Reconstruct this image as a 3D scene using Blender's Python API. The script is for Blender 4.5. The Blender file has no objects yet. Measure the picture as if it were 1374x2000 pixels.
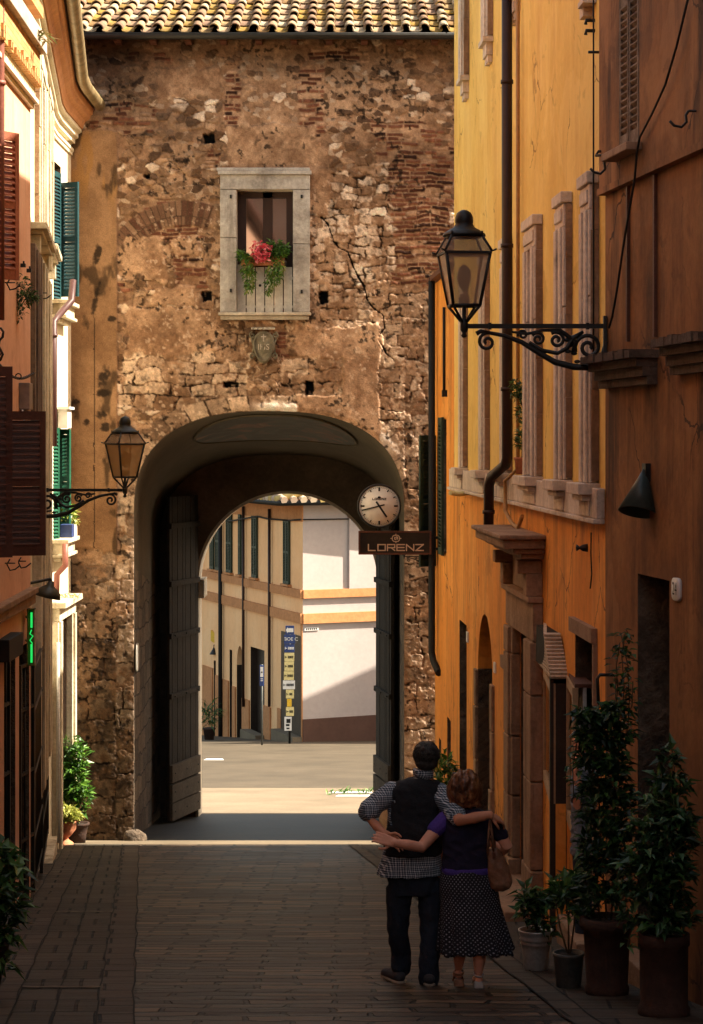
import bpy, bmesh, math, random
import numpy as np
from mathutils import Vector, Matrix
R = math.radians
random.seed(7)
sc = bpy.context.scene
col = sc.collection

# ------------------------------------------------------------------ camera, sky, sun, exposure
F = 4400.0; CX = 687.0; HY = 862.0          # focal length and principal point, in photo pixels
cam = bpy.data.objects.new("camera", bpy.data.cameras.new("camera"))
col.objects.link(cam); sc.camera = cam
cam.rotation_euler = (R(90), 0, 0)
cam.data.sensor_fit = 'VERTICAL'; cam.data.sensor_height = 36; cam.data.lens = F / 2000 * 36
cam.data.shift_y = -(1000 - HY) / 2000
cam.data.clip_start = 0.3; cam.data.clip_end = 3000
SUN_EL = 47.0
SUN = Vector((math.cos(R(SUN_EL)), -0.012, math.sin(R(SUN_EL)))).normalized()
w = bpy.data.worlds.new("World"); sc.world = w; w.use_nodes = True
wn = w.node_tree.nodes; bg = wn["Background"]
sky = wn.new("ShaderNodeTexSky"); sky.sky_type = 'NISHITA'; sky.sun_disc = False
sky.sun_elevation = R(SUN_EL); sky.sun_rotation = R(90.7)
sky.dust_density = 3.0; sky.air_density = 1.0
wt = wn.new("ShaderNodeMixRGB"); wt.blend_type = 'MULTIPLY'; wt.inputs[0].default_value = 1; wt.inputs[2].default_value = (1.0, .84, .62, 1)   # warm white balance of the photograph
w.node_tree.links.new(sky.outputs[0], wt.inputs[1]); w.node_tree.links.new(wt.outputs[0], bg.inputs[0]); bg.inputs[1].default_value = 0.135
sl = bpy.data.lights.new("sun", 'SUN'); sl.energy = 4.8; sl.angle = R(0.5); sl.color = (1.0, .90, .74)
so = bpy.data.objects.new("sun", sl); col.objects.link(so)
so.rotation_euler = SUN.to_track_quat('Z', 'Y').to_euler(); so.location = (30, 0, 40)
vs = sc.view_settings; vs.view_transform = 'Standard'; vs.look = 'None'; vs.exposure = 1.9; vs.gamma = 1
sc.cycles.max_bounces = 8; sc.cycles.diffuse_bounces = 5; sc.cycles.transparent_max_bounces = 12

# ------------------------------------------------------------------ materials
def cap(c): return (c[0], c[1], c[2], 1)
class NT:
    def __init__(s, name):
        s.m = bpy.data.materials.new(name); s.m.use_nodes = True
        s.t = s.m.node_tree; s.b = s.t.nodes["Principled BSDF"]
    def n(s, typ, **kw):
        nd = s.t.nodes.new("ShaderNode" + typ)
        for k, v in kw.items():
            if k in nd.inputs and not hasattr(type(nd), k): nd.inputs[k].default_value = v
            else: setattr(nd, k, v)
        return nd
    def l(s, a, b): s.t.links.new(a, b)
    def noise(s, vec, scale, detail=6, rough=.6, dist=0):
        nd = s.n("TexNoise"); nd.inputs["Scale"].default_value = scale; nd.inputs["Detail"].default_value = detail
        nd.inputs["Roughness"].default_value = rough; nd.inputs["Distortion"].default_value = dist
        if vec is not None: s.l(vec, nd.inputs["Vector"])
        return nd.outputs["Fac"]
    def ramp(s, fac, stops):
        nd = s.n("ValToRGB"); e = nd.color_ramp.elements
        while len(e) < len(stops): e.new(.5)
        for i, (p, c) in enumerate(stops): e[i].position = p; e[i].color = cap(c) if not isinstance(c, (int, float)) else (c, c, c, 1)
        s.l(fac, nd.inputs[0]); return nd.outputs[0]
    def mix(s, fac, a, b, blend='MIX'):
        nd = s.n("MixRGB", blend_type=blend)
        for i, v in ((0, fac), (1, a), (2, b)):
            if hasattr(v, "links"): s.l(v, nd.inputs[i])
            else: nd.inputs[i].default_value = v if i == 0 else cap(v)
        return nd.outputs[0]
    def math(s, op, a, b=0.0, clamp=False):
        nd = s.n("Math", operation=op); nd.use_clamp = clamp
        for i, v in enumerate((a, b)):
            if hasattr(v, "links"): s.l(v, nd.inputs[i])
            else: nd.inputs[i].default_value = v
        return nd.outputs[0]
    def obj(s, scale=(1, 1, 1), world=False):
        if world: o = s.n("NewGeometry").outputs["Position"]
        else: o = s.n("TexCoord").outputs["Object"]
        mp = s.n("Mapping"); mp.inputs["Scale"].default_value = scale; s.l(o, mp.inputs[0]); return mp.outputs[0]
    def bump(s, h, strength=.4, dist=.02):
        nd = s.n("Bump"); nd.inputs["Strength"].default_value = strength; nd.inputs["Distance"].default_value = dist
        s.l(h, nd.inputs["Height"]); s.l(nd.outputs[0], s.b.inputs["Normal"])

def M(name, cols, s1=1.2, s2=18, rough=.85, bump=.35, bd=.02, streak=None, samt=.6, metal=0, spec=.3, var=.22, attr=False, srange=(.52, .68), sscale=2.2, old=False):
    """weathered surface: two noises between the given colours, optional vertical streaks of dirt"""
    k = NT(name)
    v = k.obj()
    n1 = k.noise(v, s1, 7, .65)
    if attr:
        a = k.n("Attribute"); a.attribute_name = "Col"; c = a.outputs["Color"]
    else:
        N = len(cols)
        c = k.ramp(n1, [(.32 + .36 * i / max(1, N - 1), cols[i]) for i in range(N)])
    n2 = k.noise(v, s2, 5, .65)
    c = k.mix(1.0, c, k.ramp(n2, [(.25, 1 - var), (.75, 1 + var)]), 'MULTIPLY')
    if streak:
        sv = k.obj((sscale, sscale, sscale * .13)); n3 = k.noise(sv, 1.3, 9, .68, .5)
        n4 = k.noise(v, .8, 6, .65); n5 = k.noise(v, 2.3, 9, .72, .3)
        f = k.math('MULTIPLY', k.ramp(n3, [(srange[0], 0.0), (srange[1], samt)]), k.ramp(n4, [(.38, .08), (.62, 1.0)]))
        f = k.math('MAXIMUM', f, k.ramp(n5, [(.55, 0.0), (.72, samt * .55)]))
        if old:      # repaired patches with a clear outline, hairline cracks, damp foot
            pn = k.noise(v, .55, 5, .55, .6); c = k.mix(k.math('MULTIPLY', k.ramp(pn, [(.545, 0.0), (.56, 1.0)]), .30), c, tuple(min(.9, q * 1.12 + .03) for q in cols[-1]))
            pn2 = k.noise(v, 1.7, 6, .6, .8); c = k.mix(k.math('MULTIPLY', k.ramp(pn2, [(.61, 0.0), (.625, 1.0)]), .35), c, tuple(q * .55 for q in cols[0]))
        c = k.mix(f, c, streak)
        if old:
            wv = k.n("VectorMath", operation='MULTIPLY_ADD'); tn = k.n("TexNoise"); tn.inputs["Scale"].default_value = 3; tn.inputs["Detail"].default_value = 6; k.l(v, tn.inputs["Vector"])
            k.l(tn.outputs["Color"], wv.inputs[0]); wv.inputs[1].default_value = (.35, .35, .35); k.l(v, wv.inputs[2])
            vo = k.n("TexVoronoi", feature='DISTANCE_TO_EDGE'); vo.inputs["Scale"].default_value = .75; k.l(wv.outputs[0], vo.inputs["Vector"])
            ck = k.math('MULTIPLY', k.math('LESS_THAN', vo.outputs["Distance"], .0065), k.ramp(k.noise(v, .9, 3, .5), [(.50, 0.0), (.58, .8)])); c = k.mix(ck, c, tuple(q * .4 for q in streak))
    k.l(c, k.b.inputs["Base Color"])
    k.b.inputs["Roughness"].default_value = rough; k.b.inputs["Metallic"].default_value = metal
    k.b.inputs["Specular IOR Level"].default_value = spec
    if bump: k.bump(k.math('ADD', n2, k.math('MULTIPLY', n1, 1.5)), bump, bd)
    return k.m
def leafmat(name):
    k = NT(name); a = k.n("Attribute"); a.attribute_name = "Col"
    k.l(a.outputs["Color"], k.b.inputs["Base Color"]); k.b.inputs["Roughness"].default_value = .42
    tr = k.n("BsdfTranslucent"); k.l(a.outputs["Color"], tr.inputs[0])
    mx = k.n("MixShader"); mx.inputs[0].default_value = .28
    k.l(k.b.outputs[0], mx.inputs[1]); k.l(tr.outputs[0], mx.inputs[2])
    k.l(mx.outputs[0], k.t.nodes["Material Output"].inputs[0]); return k.m
def emat(name, c, s):
    k = NT(name); k.b.inputs["Base Color"].default_value = cap(c)
    k.b.inputs["Emission Color"].default_value = cap(c); k.b.inputs["Emission Strength"].default_value = s; return k.m
def glassmat(name, tint, alpha_diff, rough=.05):
    """glass that is partly see-through and partly pale/frosted"""
    k = NT(name); k.b.inputs["Base Color"].default_value = cap(tint); k.b.inputs["Roughness"].default_value = rough
    k.b.inputs["Specular IOR Level"].default_value = .6
    t = k.n("BsdfTransparent"); t.inputs[0].default_value = (.9, .9, .88, 1)
    mx = k.n("MixShader"); mx.inputs[0].default_value = alpha_diff
    k.l(t.outputs[0], mx.inputs[1]); k.l(k.b.outputs[0], mx.inputs[2])
    k.l(mx.outputs[0], k.t.nodes["Material Output"].inputs[0]); return k.m

m = {}
m['iron'] = M('iron', [(.006, .0065, .006), (.016, .015, .013)], rough=.5, bump=.2, spec=.4)
m['black'] = M('black', [(.008, .009, .009), (.016, .015, .014)], rough=.7, bump=.1)
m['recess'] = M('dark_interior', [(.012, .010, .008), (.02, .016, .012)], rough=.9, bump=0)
m['stone'] = M('pale_stone', [(.34, .29, .23), (.46, .40, .32), (.55, .49, .40)], s1=2.5, s2=28, bump=.5, streak=(.07, .05, .035), samt=.75)
m['stonew'] = M('window_stone', [(.52, .41, .32), (.62, .51, .41), (.70, .60, .50)], s1=1.6, s2=22, bump=.5, streak=(.10, .055, .03), samt=.7)
m['brownstone'] = M('brown_stone', [(.20, .115, .065), (.29, .175, .105), (.36, .235, .15)], s1=2, s2=25, bump=.6, streak=(.04, .025, .015), samt=.7)
m['yellow'] = M('yellow_plaster', [(.72, .455, .095), (.78, .515, .125), (.82, .57, .17)], s1=.7, s2=14, bump=.15, var=.08, streak=(.58, .28, .055), samt=.75, srange=(.44, .68), old=True)
m['orange'] = M('orange_plaster', [(.70, .245, .030), (.77, .295, .042), (.82, .355, .066)], s1=.8, s2=14, bump=.15, var=.12, streak=(.24, .075, .02), samt=.85, srange=(.45, .66), sscale=2.6, old=True)
m['umber'] = M('umber_plaster', [(.20, .082, .026), (.28, .118, .036), (.36, .165, .055)], s1=.9, s2=16, bump=.2, var=.16, streak=(.05, .020, .008), samt=.92, srange=(.43, .58), sscale=1.5, old=True)
m['salmon'] = M('salmon_plaster', [(.62, .33, .20), (.68, .38, .24), (.72, .44, .30)], s1=.8, s2=16, bump=.15, var=.1, streak=(.30, .10, .045), samt=.6)
m['cream'] = M('cream_plaster', [(.62, .53, .36), (.70, .62, .45), (.74, .68, .52)], s1=.9, s2=18, bump=.15, var=.1, streak=(.34, .22, .10), samt=.6)
m['ochre'] = M('ochre_cornice', [(.46, .20, .08), (.54, .26, .11)], s1=2, s2=20, bump=.2, streak=(.22, .10, .05))
m['copper'] = M('old_copper_gutter', [(.16, .13, .06), (.30, .22, .11), (.42, .32, .18)], s1=5, s2=30, rough=.45, metal=.5, bump=.2)
m['brickp'] = None
m['pipe'] = M('brown_pipe', [(.025, .011, .008), (.04, .018, .012)], s1=2, rough=.5, bump=.1)
m['pipered'] = M('red_pipe', [(.20, .07, .05), (.26, .10, .07)], s1=2, rough=.5, bump=.1)
m['brownwood'] = M('brown_wood', [(.075, .026, .014), (.12, .045, .025)], s1=3, s2=40, rough=.6, bump=.3)
m['redwood'] = M('red_wood', [(.26, .07, .035), (.34, .11, .06)], s1=3, s2=40, rough=.6, bump=.3)
m['teal'] = M('teal_paint', [(.006, .036, .042), (.011, .052, .06)], s1=3, s2=30, rough=.5, bump=.2)
m['green'] = M('green_paint', [(.006, .06, .032), (.011, .085, .045)], s1=3, s2=30, rough=.5, bump=.2)
m['dkgreen'] = M('dark_green_paint', [(.012, .03, .02), (.022, .045, .03)], s1=3, rough=.55, bump=.2)
m['doorwood'] = M('weathered_door_wood', [(.009, .006, .004), (.016, .011, .0075), (.026, .019, .013)], s1=2, s2=30, bump=.6, streak=(.012, .008, .006), sscale=9)
m['greywood'] = M('grey_wood', [(.30, .26, .21), (.40, .35, .29)], s1=3, s2=40, bump=.4)
m['whitewood'] = M('white_boards', [(.52, .50, .46), (.66, .63, .58)], s1=2, s2=20, bump=.2, streak=(.2, .17, .13))
m['terra'] = M('terracotta', [(.42, .15, .07), (.52, .21, .11)], s1=5, s2=30, bump=.3)
m['terrad'] = M('dark_terracotta', [(.026, .014, .010), (.055, .027, .018)], s1=4, s2=30, bump=.4)
m['zinc'] = M('zinc', [(.42, .42, .40), (.52, .52, .50)], s1=6, s2=40, rough=.45, metal=.6, bump=.15)
m['zincd'] = M('dark_zinc', [(.07, .075, .07), (.11, .115, .105)], s1=6, s2=40, rough=.5, metal=.4, bump=.2)
m['soil'] = M('soil', [(.02, .014, .01), (.04, .03, .02)], s1=20, s2=60, bump=.8)
m['leaf'] = leafmat('leaf')
m['stem'] = M('stem', [(.06, .045, .025), (.10, .075, .04)], s1=9, bump=.3)
m['frost'] = glassmat('frosted_lamp_glass', (.66, .46, .30), .55, .3)
m['frostd'] = glassmat('yellowed_lamp_glass', (.56, .33, .12), .62, .3)
k = NT('window_glass'); k.b.inputs["Base Color"].default_value = (.012, .012, .012, 1); k.b.inputs["Roughness"].default_value = .04; k.b.inputs["Specular IOR Level"].default_value = .75
gl = k.n("BsdfGlossy"); gl.inputs["Roughness"].default_value = .03; gl.inputs["Color"].default_value = (.9, .9, .9, 1); mx = k.n("MixShader"); mx.inputs[0].default_value = .28; k.l(k.b.outputs[0], mx.inputs[1]); k.l(gl.outputs[0], mx.inputs[2]); k.l(mx.outputs[0], k.t.nodes["Material Output"].inputs[0])
m['glass'] = k.m
m['board'] = M('reflection_board', [(.42, .43, .42), (.55, .55, .53)], s1=2, rough=.25, bump=0, spec=.6)  # pale tone stands in for the reflection in the shop glass
m['clockw'] = M('clock_face', [(.86, .82, .74), (.90, .86, .78)], s1=2, rough=.4, bump=0, var=.04)
m['signdark'] = M('sign_board', [(.018, .012, .009), (.028, .02, .014)], s1=3, rough=.4, bump=0)
m['signletter'] = M('sign_letter', [(.50, .36, .25), (.58, .42, .30)], s1=3, rough=.5, bump=0)
m['neon'] = emat('green_neon', (.02, .75, .12), .28)
m['neonbox'] = glassmat('neon_box_glass', (.25, .22, .06), .55, .2)
m['white'] = M('white_enamel', [(.62, .61, .58), (.70, .69, .66)], s1=4, rough=.35, bump=0, var=.06)
m['blue'] = M('blue_sign', [(.025, .045, .14), (.035, .06, .18)], s1=3, rough=.4, bump=0)
m['ysign'] = M('pale_yellow_sign', [(.62, .52, .22), (.68, .58, .28)], s1=3, rough=.4, bump=0)
m['yelsign'] = M('yellow_sign', [(.66, .40, .03), (.70, .44, .04)], s1=3, rough=.4, bump=0)
m['farpink'] = M('peach_plaster', [(.80, .44, .205), (.86, .50, .245), (.88, .55, .29)], s1=.5, s2=10, bump=.1, var=.06, streak=(.56, .30, .16), samt=.5)
m['farorange'] = M('orange_band', [(.44, .19, .07), (.52, .24, .10)], s1=1, s2=10, bump=.1, streak=(.28, .11, .04), samt=.7)
m['farwhite'] = M('white_plaster', [(.37, .325, .305), (.43, .375, .355)], s1=.4, s2=8, bump=.1, var=.06)
m['farmaroon'] = M('maroon_wainscot', [(.075, .038, .026), (.105, .055, .040)], s1=.6, s2=8, bump=.1, var=.1)
m['rubber'] = M('rubber', [(.02, .02, .02), (.03, .03, .03)], bump=0)

# ------------------------------------------------------------------ mesh helpers
class MB:
    def __init__(s): s.v = []; s.f = []; s.sm = []; s.c = []; s.col = (1, 1, 1); s.mi = []; s.cur = 0
    def V(s, p): s.v.append(tuple(p)); s.c.append(s.col); return len(s.v) - 1
    def face(s, ids, smooth=False): s.f.append(tuple(ids)); s.sm.append(smooth); s.mi.append(s.cur)
    def poly(s, pts, smooth=False): s.face([s.V(p) for p in pts], smooth)
    def hexa(s, P):
        """8 points: bottom ring 0-3, top ring 4-7"""
        i = [s.V(p) for p in P]
        for q in ((3, 2, 1, 0), (4, 5, 6, 7), (0, 1, 5, 4), (1, 2, 6, 5), (2, 3, 7, 6), (3, 0, 4, 7)): s.face([i[j] for j in q])
    def box(s, x0, x1, y0, y1, z0, z1):
        s.hexa([(x0, y0, z0), (x1, y0, z0), (x1, y1, z0), (x0, y1, z0), (x0, y0, z1), (x1, y0, z1), (x1, y1, z1), (x0, y1, z1)])
    def wbox(s, W, s0, s1, n0, n1, z0, z1):
        s.hexa([W.p(s0, n0, z0), W.p(s1, n0, z0), W.p(s1, n1, z0), W.p(s0, n1, z0), W.p(s0, n0, z1), W.p(s1, n0, z1), W.p(s1, n1, z1), W.p(s0, n1, z1)])
    def rings(s, R_, closed=True, smooth=True, caps=True):
        ids = [[s.V(p) for p in r] for r in R_]
        n = len(ids[0])
        for a, b in zip(ids, ids[1:]):
            for j in range(n if closed else n - 1):
                k_ = (j + 1) % n
                s.face((a[j], a[k_], b[k_], b[j]), smooth)
        if caps and closed:
            s.face(ids[0][::-1]); s.face(ids[-1])
    def tube(s, pts, r, n=8, caps=True):
        pts = [Vector(p) for p in pts]
        rr = r if isinstance(r, (list, tuple)) else [r] * len(pts)
        rings = []; up = None
        for i, p in enumerate(pts):
            d = (pts[min(i + 1, len(pts) - 1)] - pts[max(i - 1, 0)])
            if d.length < 1e-9: d = Vector((0, 0, 1))
            d.normalize()
            if up is None:
                up = Vector((0, 0, 1)) if abs(d.z) < .9 else Vector((0, 1, 0))
            a = d.cross(up)
            if a.length < 1e-4: a = d.cross(Vector((1, 0, 0)))
            a.normalize(); b = a.cross(d).normalized(); up = b
            rings.append([p + (a * math.cos(t) + b * math.sin(t)) * rr[i] for t in [2 * math.pi * j / n for j in range(n)]])
        s.rings(rings, caps=caps)
    def lathe(s, prof, c=(0, 0, 0), n=20, caps=True, flute=0, nf=0):
        rings = []
        for r, z in prof:
            rings.append([(c[0] + r * (1 + flute * math.cos(nf * t)) * math.cos(t), c[1] + r * (1 + flute * math.cos(nf * t)) * math.sin(t), c[2] + z) for t in [2 * math.pi * j / n for j in range(n)]])
        s.rings(rings, caps=caps)
    def ell(s, c, rx, ry, rz, nu=14, nv=9):
        rings = []
        for i in range(nv):
            a = math.pi * (i + .02) / (nv - 1 + .04)
            rings.append([(c[0] + rx * math.sin(a) * math.cos(t), c[1] + ry * math.sin(a) * math.sin(t), c[2] - rz * math.cos(a)) for t in [2 * math.pi * j / nu for j in range(nu)]])
        s.rings(rings)
    def leaf(s, p, d, up, L, Wd, fold=.25, droop=.2):
        p = Vector(p); d = Vector(d).normalized(); u = Vector(up)
        a = d.cross(u)
        if a.length < 1e-4: a = d.cross(Vector((1, .3, 0)))
        a.normalize(); n_ = a.cross(d).normalized()
        m1 = p + d * L * .45 - n_ * L * .02
        tip = p + d * L - n_ * L * droop
        l_ = m1 + a * Wd * .5 + n_ * Wd * fold; r_ = m1 - a * Wd * .5 + n_ * Wd * fold
        i = [s.V(q) for q in (p, l_, tip, r_, m1)]
        s.face((i[0], i[4], i[1])); s.face((i[4], i[2], i[1])); s.face((i[0], i[3], i[4])); s.face((i[4], i[3], i[2]))
    def split(s, name, mat, parent=None):
        """one object for each loose piece"""
        up = list(range(len(s.v)))
        def fd(i):
            while up[i] != i: up[i] = up[up[i]]; i = up[i]
            return i
        for f in s.f:
            for j in f[1:]: up[fd(j)] = fd(f[0])
        gr = {}
        for n_, f in enumerate(s.f): gr.setdefault(fd(f[0]), []).append(n_)
        out = []
        for fl in gr.values():
            q = MB(); mp = {}
            for n_ in fl:
                ids = []
                for i in s.f[n_]:
                    if i not in mp: q.col = s.c[i]; mp[i] = q.V(s.v[i])
                    ids.append(mp[i])
                q.face(ids, s.sm[n_])
            out.append(q.build(name, mat, parent))
        return out
    def build(s, name, mat, parent=None, local=False, smooth=None):
        me = bpy.data.meshes.new(name)
        vv = s.v
        if parent is not None and not local:
            mw = parent.matrix_basis.copy(); q = parent.parent
            while q is not None: mw = q.matrix_basis @ mw; q = q.parent
            inv = mw.inverted()
            vv = [tuple(inv @ Vector(p)) for p in s.v]
        me.from_pydata(vv, [], s.f)
        if s.sm and (any(s.sm)): me.polygons.foreach_set("use_smooth", s.sm)
        if any(c != (1, 1, 1) for c in s.c):
            at = me.color_attributes.new("Col", 'FLOAT_COLOR', 'POINT')
            at.data.foreach_set("color", [x for c in s.c for x in (c[0], c[1], c[2], 1)])
        ms = mat if isinstance(mat, (list, tuple)) else [mat]
        for q in ms: me.materials.append(q)
        if len(ms) > 1: me.polygons.foreach_set("material_index", s.mi)
        me.update()
        o = bpy.data.objects.new(name, me); col.objects.link(o)
        if parent is not None: o.parent = parent
        return o
def thing(name, label, cat, loc=(0, 0, 0), rz=0, group=None):
    o = bpy.data.objects.new(name, None); col.objects.link(o); o.empty_display_size = .2
    o.location = loc; o.rotation_euler = (0, 0, rz); o.matrix_basis = Matrix.Translation(loc) @ Matrix.Rotation(rz, 4, 'Z')
    return tag(o, label, cat, group)
def tag(o, label, cat, group=None):
    o['label'] = label; o['category'] = cat
    if group: o['group'] = group
    return o
def struct(o): o['kind'] = 'structure'; return o
def centre(o):
    """put a one-mesh thing's origin at the base of its own geometry"""
    me = o.data; n = len(me.vertices); co = np.empty(n * 3); me.vertices.foreach_get("co", co); co = co.reshape(-1, 3)
    c = np.array([(co[:, 0].min() + co[:, 0].max()) / 2, (co[:, 1].min() + co[:, 1].max()) / 2, co[:, 2].min()])
    co -= c; me.vertices.foreach_set("co", co.ravel()); o.location = tuple(c); me.update(); return o
class Wall:
    """vertical plane: origin o, direction d along the wall (for street walls d=(b,1), so s is the depth Y), street-side normal n"""
    def __init__(s, ox, oy, dx, dy, side):
        s.ox, s.oy, s.dx, s.dy = ox, oy, dx, dy
        L = math.hypot(dx, dy); s.nx, s.ny = (-dy / L * side, dx / L * side)
    def p(s, t, n, z): return (s.ox + t * s.dx + n * s.nx, s.oy + t * s.dy + n * s.ny, z)
    def s(self, px, n=0):
        k_ = (px - CX) / F
        return (k_ * (self.oy + n * self.ny) - self.ox - n * self.nx) / (self.dx - k_ * self.dy)
    def z(self, py, t, n=0): return (HY - py) / F * (self.oy + t * self.dy + n * self.ny)
def P(px, py, Y): return ((px - CX) / F * Y, Y, (HY - py) / F * Y)
def gz(y, x=0):
    if y < 35.4: return -1.93 - .1227 * y
    z = -1.93 - .1227 * 35.4
    if y < 72: return z - .091 * (y - 35.4)
    z -= .091 * 36.6
    if y < 95: return z - .112 * (y - 72)
    return z - .112 * 23
def wall_face(mb, W, s0, s1, z0, z1, holes, depth=.3):
    """front sheet of a wall with rectangular openings (s0,s1,z0,z1) and their reveals"""
    S = sorted(set([s0, s1] + [h[0] for h in holes] + [h[1] for h in holes])); Z = sorted(set([z0, z1] + [h[2] for h in holes] + [h[3] for h in holes]))
    for a, b in zip(S, S[1:]):
        for c, d in zip(Z, Z[1:]):
            cs, cz = (a + b) / 2, (c + d) / 2
            if any(h[0] < cs < h[1] and h[2] < cz < h[3] for h in holes): continue
            mb.poly([W.p(a, 0, c), W.p(b, 0, c), W.p(b, 0, d), W.p(a, 0, d)])
    for h in holes:
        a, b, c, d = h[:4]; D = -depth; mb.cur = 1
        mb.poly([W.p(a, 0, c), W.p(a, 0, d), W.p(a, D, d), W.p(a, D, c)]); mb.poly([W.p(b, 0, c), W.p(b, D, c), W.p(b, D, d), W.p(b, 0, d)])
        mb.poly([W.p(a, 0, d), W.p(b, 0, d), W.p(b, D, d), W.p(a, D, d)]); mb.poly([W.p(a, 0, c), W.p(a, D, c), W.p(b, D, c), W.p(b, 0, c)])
    mb.cur = 0
def louvre(mb, o, ax, h, wdt, th=.035, n=None, stile=.06, tilt=.5):
    """a slatted shutter leaf: o bottom corner, ax unit direction of its width (x,y), its normal is turned 90 degrees"""
    ax = Vector((ax[0], ax[1], 0)).normalized(); nn = Vector((-ax.y, ax.x, 0)); o = Vector(o); up = Vector((0, 0, 1))
    def bx(a0, a1, n0, n1, z0, z1):
        q = lambda a, b, c: o + ax * a + nn * b + up * c
        mb.hexa([q(a0, n0, z0), q(a1, n0, z0), q(a1, n1, z0), q(a0, n1, z0), q(a0, n0, z1), q(a1, n0, z1), q(a1, n1, z1), q(a0, n1, z1)])
    st = min(stile, wdt * .25)
    bx(0, st, 0, th, 0, h); bx(wdt - st, wdt, 0, th, 0, h)
    rails = [(0, .1), (h * .48, h * .48 + .07), (h - .08, h)]
    for a, b in rails: bx(st, wdt - st, .002, th - .002, a, b)
    for (a, b) in ((rails[0][1], rails[1][0]), (rails[1][1], rails[2][0])):
        k_ = max(1, int((b - a) / .052)); stp = (b - a) / k_
        for i in range(k_):
            z = a + (i + .5) * stp; dz = stp * .62
            q = lambda s_, b_, c_: o + ax * s_ + nn * b_ + up * c_
            for sg in (0,):
                mb.hexa([q(st, -.004, z - dz), q(wdt - st, -.004, z - dz), q(wdt - st, th, z + dz * .35), q(st, th, z + dz * .35),
                         q(st, -.004, z - dz + .012), q(wdt - st, -.004, z - dz + .012), q(wdt - st, th, z + dz * .35 + .012), q(st, th, z + dz * .35 + .012)])
def spiral(c, r0, r1, a0, a1, n=22):
    return [(c[0] + (r0 + (r1 - r0) * i / n) * math.cos(R(a0 + (a1 - a0) * i / n)), c[1] + (r0 + (r1 - r0) * i / n) * math.sin(R(a0 + (a1 - a0) * i / n))) for i in range(n + 1)]
def text_geo(txt, size):
    cu = bpy.data.curves.new("t", 'FONT'); cu.body = txt; cu.size = size; cu.align_x = 'CENTER'; cu.align_y = 'CENTER'; cu.resolution_u = 3
    o = bpy.data.objects.new("t", cu); col.objects.link(o); dg = bpy.context.evaluated_depsgraph_get()
    me = bpy.data.meshes.new_from_object(o.evaluated_get(dg)); V = [v.co.copy() for v in me.vertices]; Fc = [tuple(p.vertices) for p in me.polygons]
    bpy.data.objects.remove(o); bpy.data.meshes.remove(me); return V, Fc
def put_text(mb, txt, size, fn):
    V, Fc = text_geo(txt, size); b = [mb.V(fn(v.x, v.y)) for v in V]
    for f in Fc: mb.face([b[i] for i in f])
# ------------------------------------------------------------------ walls of the place
WR = Wall(2.818, 0, -.0468, 1, 1)                     # yellow house, right
WD = Wall(1.99 + .132 * 17.66, 0, -.132, 1, 1)        # near umber house, right
WP = Wall(-3.42 + .0198 * 24, 0, -.0198, 1, -1)       # near salmon house, left
WA = Wall(-3.5 + .1 * 24, 0, -.1, 1, -1)              # cream house, left
WB = Wall(-4.4, 0, 0.0, 1, -1)                        # cream house, last stretch before the gate
GY = 35.4

# ------------------------------------------------------------------ ground
def strip(name, mat, xl, xr, ys, dz, nx=1, label=None):
    mb = MB(); rows = []
    for y in ys:
        a, b = xl(y), xr(y); rows.append([mb.V((a + (b - a) * i / nx, y, gz(y) + dz)) for i in range(nx + 1)])
    for a, b in zip(rows, rows[1:]):
        for i in range(nx): mb.face((a[i], a[i + 1], b[i + 1], b[i]))
    return struct(mb.build(name, mat))
def paving(name, bw, bh, cols, mortar, rot=0, sx=1, wet=.5, mt=.012, warp=.05):
    k = NT(name); v = k.obj(world=True)
    nz = k.n("TexNoise"); nz.inputs["Scale"].default_value = 1.7; nz.inputs["Detail"].default_value = 7; k.l(v, nz.inputs["Vector"])
    sub = k.n("VectorMath", operation='MULTIPLY_ADD'); k.l(nz.outputs["Color"], sub.inputs[0]); sub.inputs[1].default_value = (warp * 2, warp * 2, 0); k.l(v, sub.inputs[2])
    mp = k.n("Mapping"); mp.inputs["Rotation"].default_value = (0, 0, rot); k.l(sub.outputs[0], mp.inputs[0])
    br = k.n("TexBrick"); br.offset = .5; k.l(mp.outputs[0], br.inputs["Vector"])
    br.inputs["Scale"].default_value = 1; br.inputs["Brick Width"].default_value = bw; br.inputs["Row Height"].default_value = bh
    br.inputs["Mortar Size"].default_value = mt; br.inputs["Mortar Smooth"].default_value = .4; br.inputs["Bias"].default_value = 0
    br.inputs["Color1"].default_value = (0, 0, 0, 1); br.inputs["Color2"].default_value = (1, 1, 1, 1); br.inputs["Mortar"].default_value = (.5, .5, .5, 1)
    sv = k.obj((.55, 3.6, 1), world=True); n1 = k.noise(sv, 2.2, 6, .65); n2 = k.noise(v, .7, 5, .6); n3 = k.noise(k.obj((1, 2.5, 1), world=True), 30, 4, .6)
    f = k.math('ADD', k.math('MULTIPLY', br.outputs["Color"], .30), k.math('MULTIPLY', n1, .92))
    c = k.ramp(f, [(.26 + .56 * i / (len(cols) - 1), cols[i]) for i in range(len(cols))])
    c = k.mix(1, c, k.ramp(n2, [(.3, .72), (.7, 1.28)]), 'MULTIPLY'); c = k.mix(1, c, k.ramp(n3, [(.25, .75), (.75, 1.25)]), 'MULTIPLY')
    c = k.mix(br.outputs["Fac"], c, mortar); k.l(c, k.b.inputs["Base Color"])
    k.l(k.ramp(n1, [(.3, wet + .15), (.7, min(1, wet + .4))]), k.b.inputs["Roughness"]); k.b.inputs["Specular IOR Level"].default_value = .34
    h = k.math('SUBTRACT', k.math('ADD', k.math('MULTIPLY', n1, .9), k.math('MULTIPLY', br.outputs["Color"], .5)), br.outputs["Fac"])
    k.bump(h, 1.0, .04); return k.m
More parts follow.
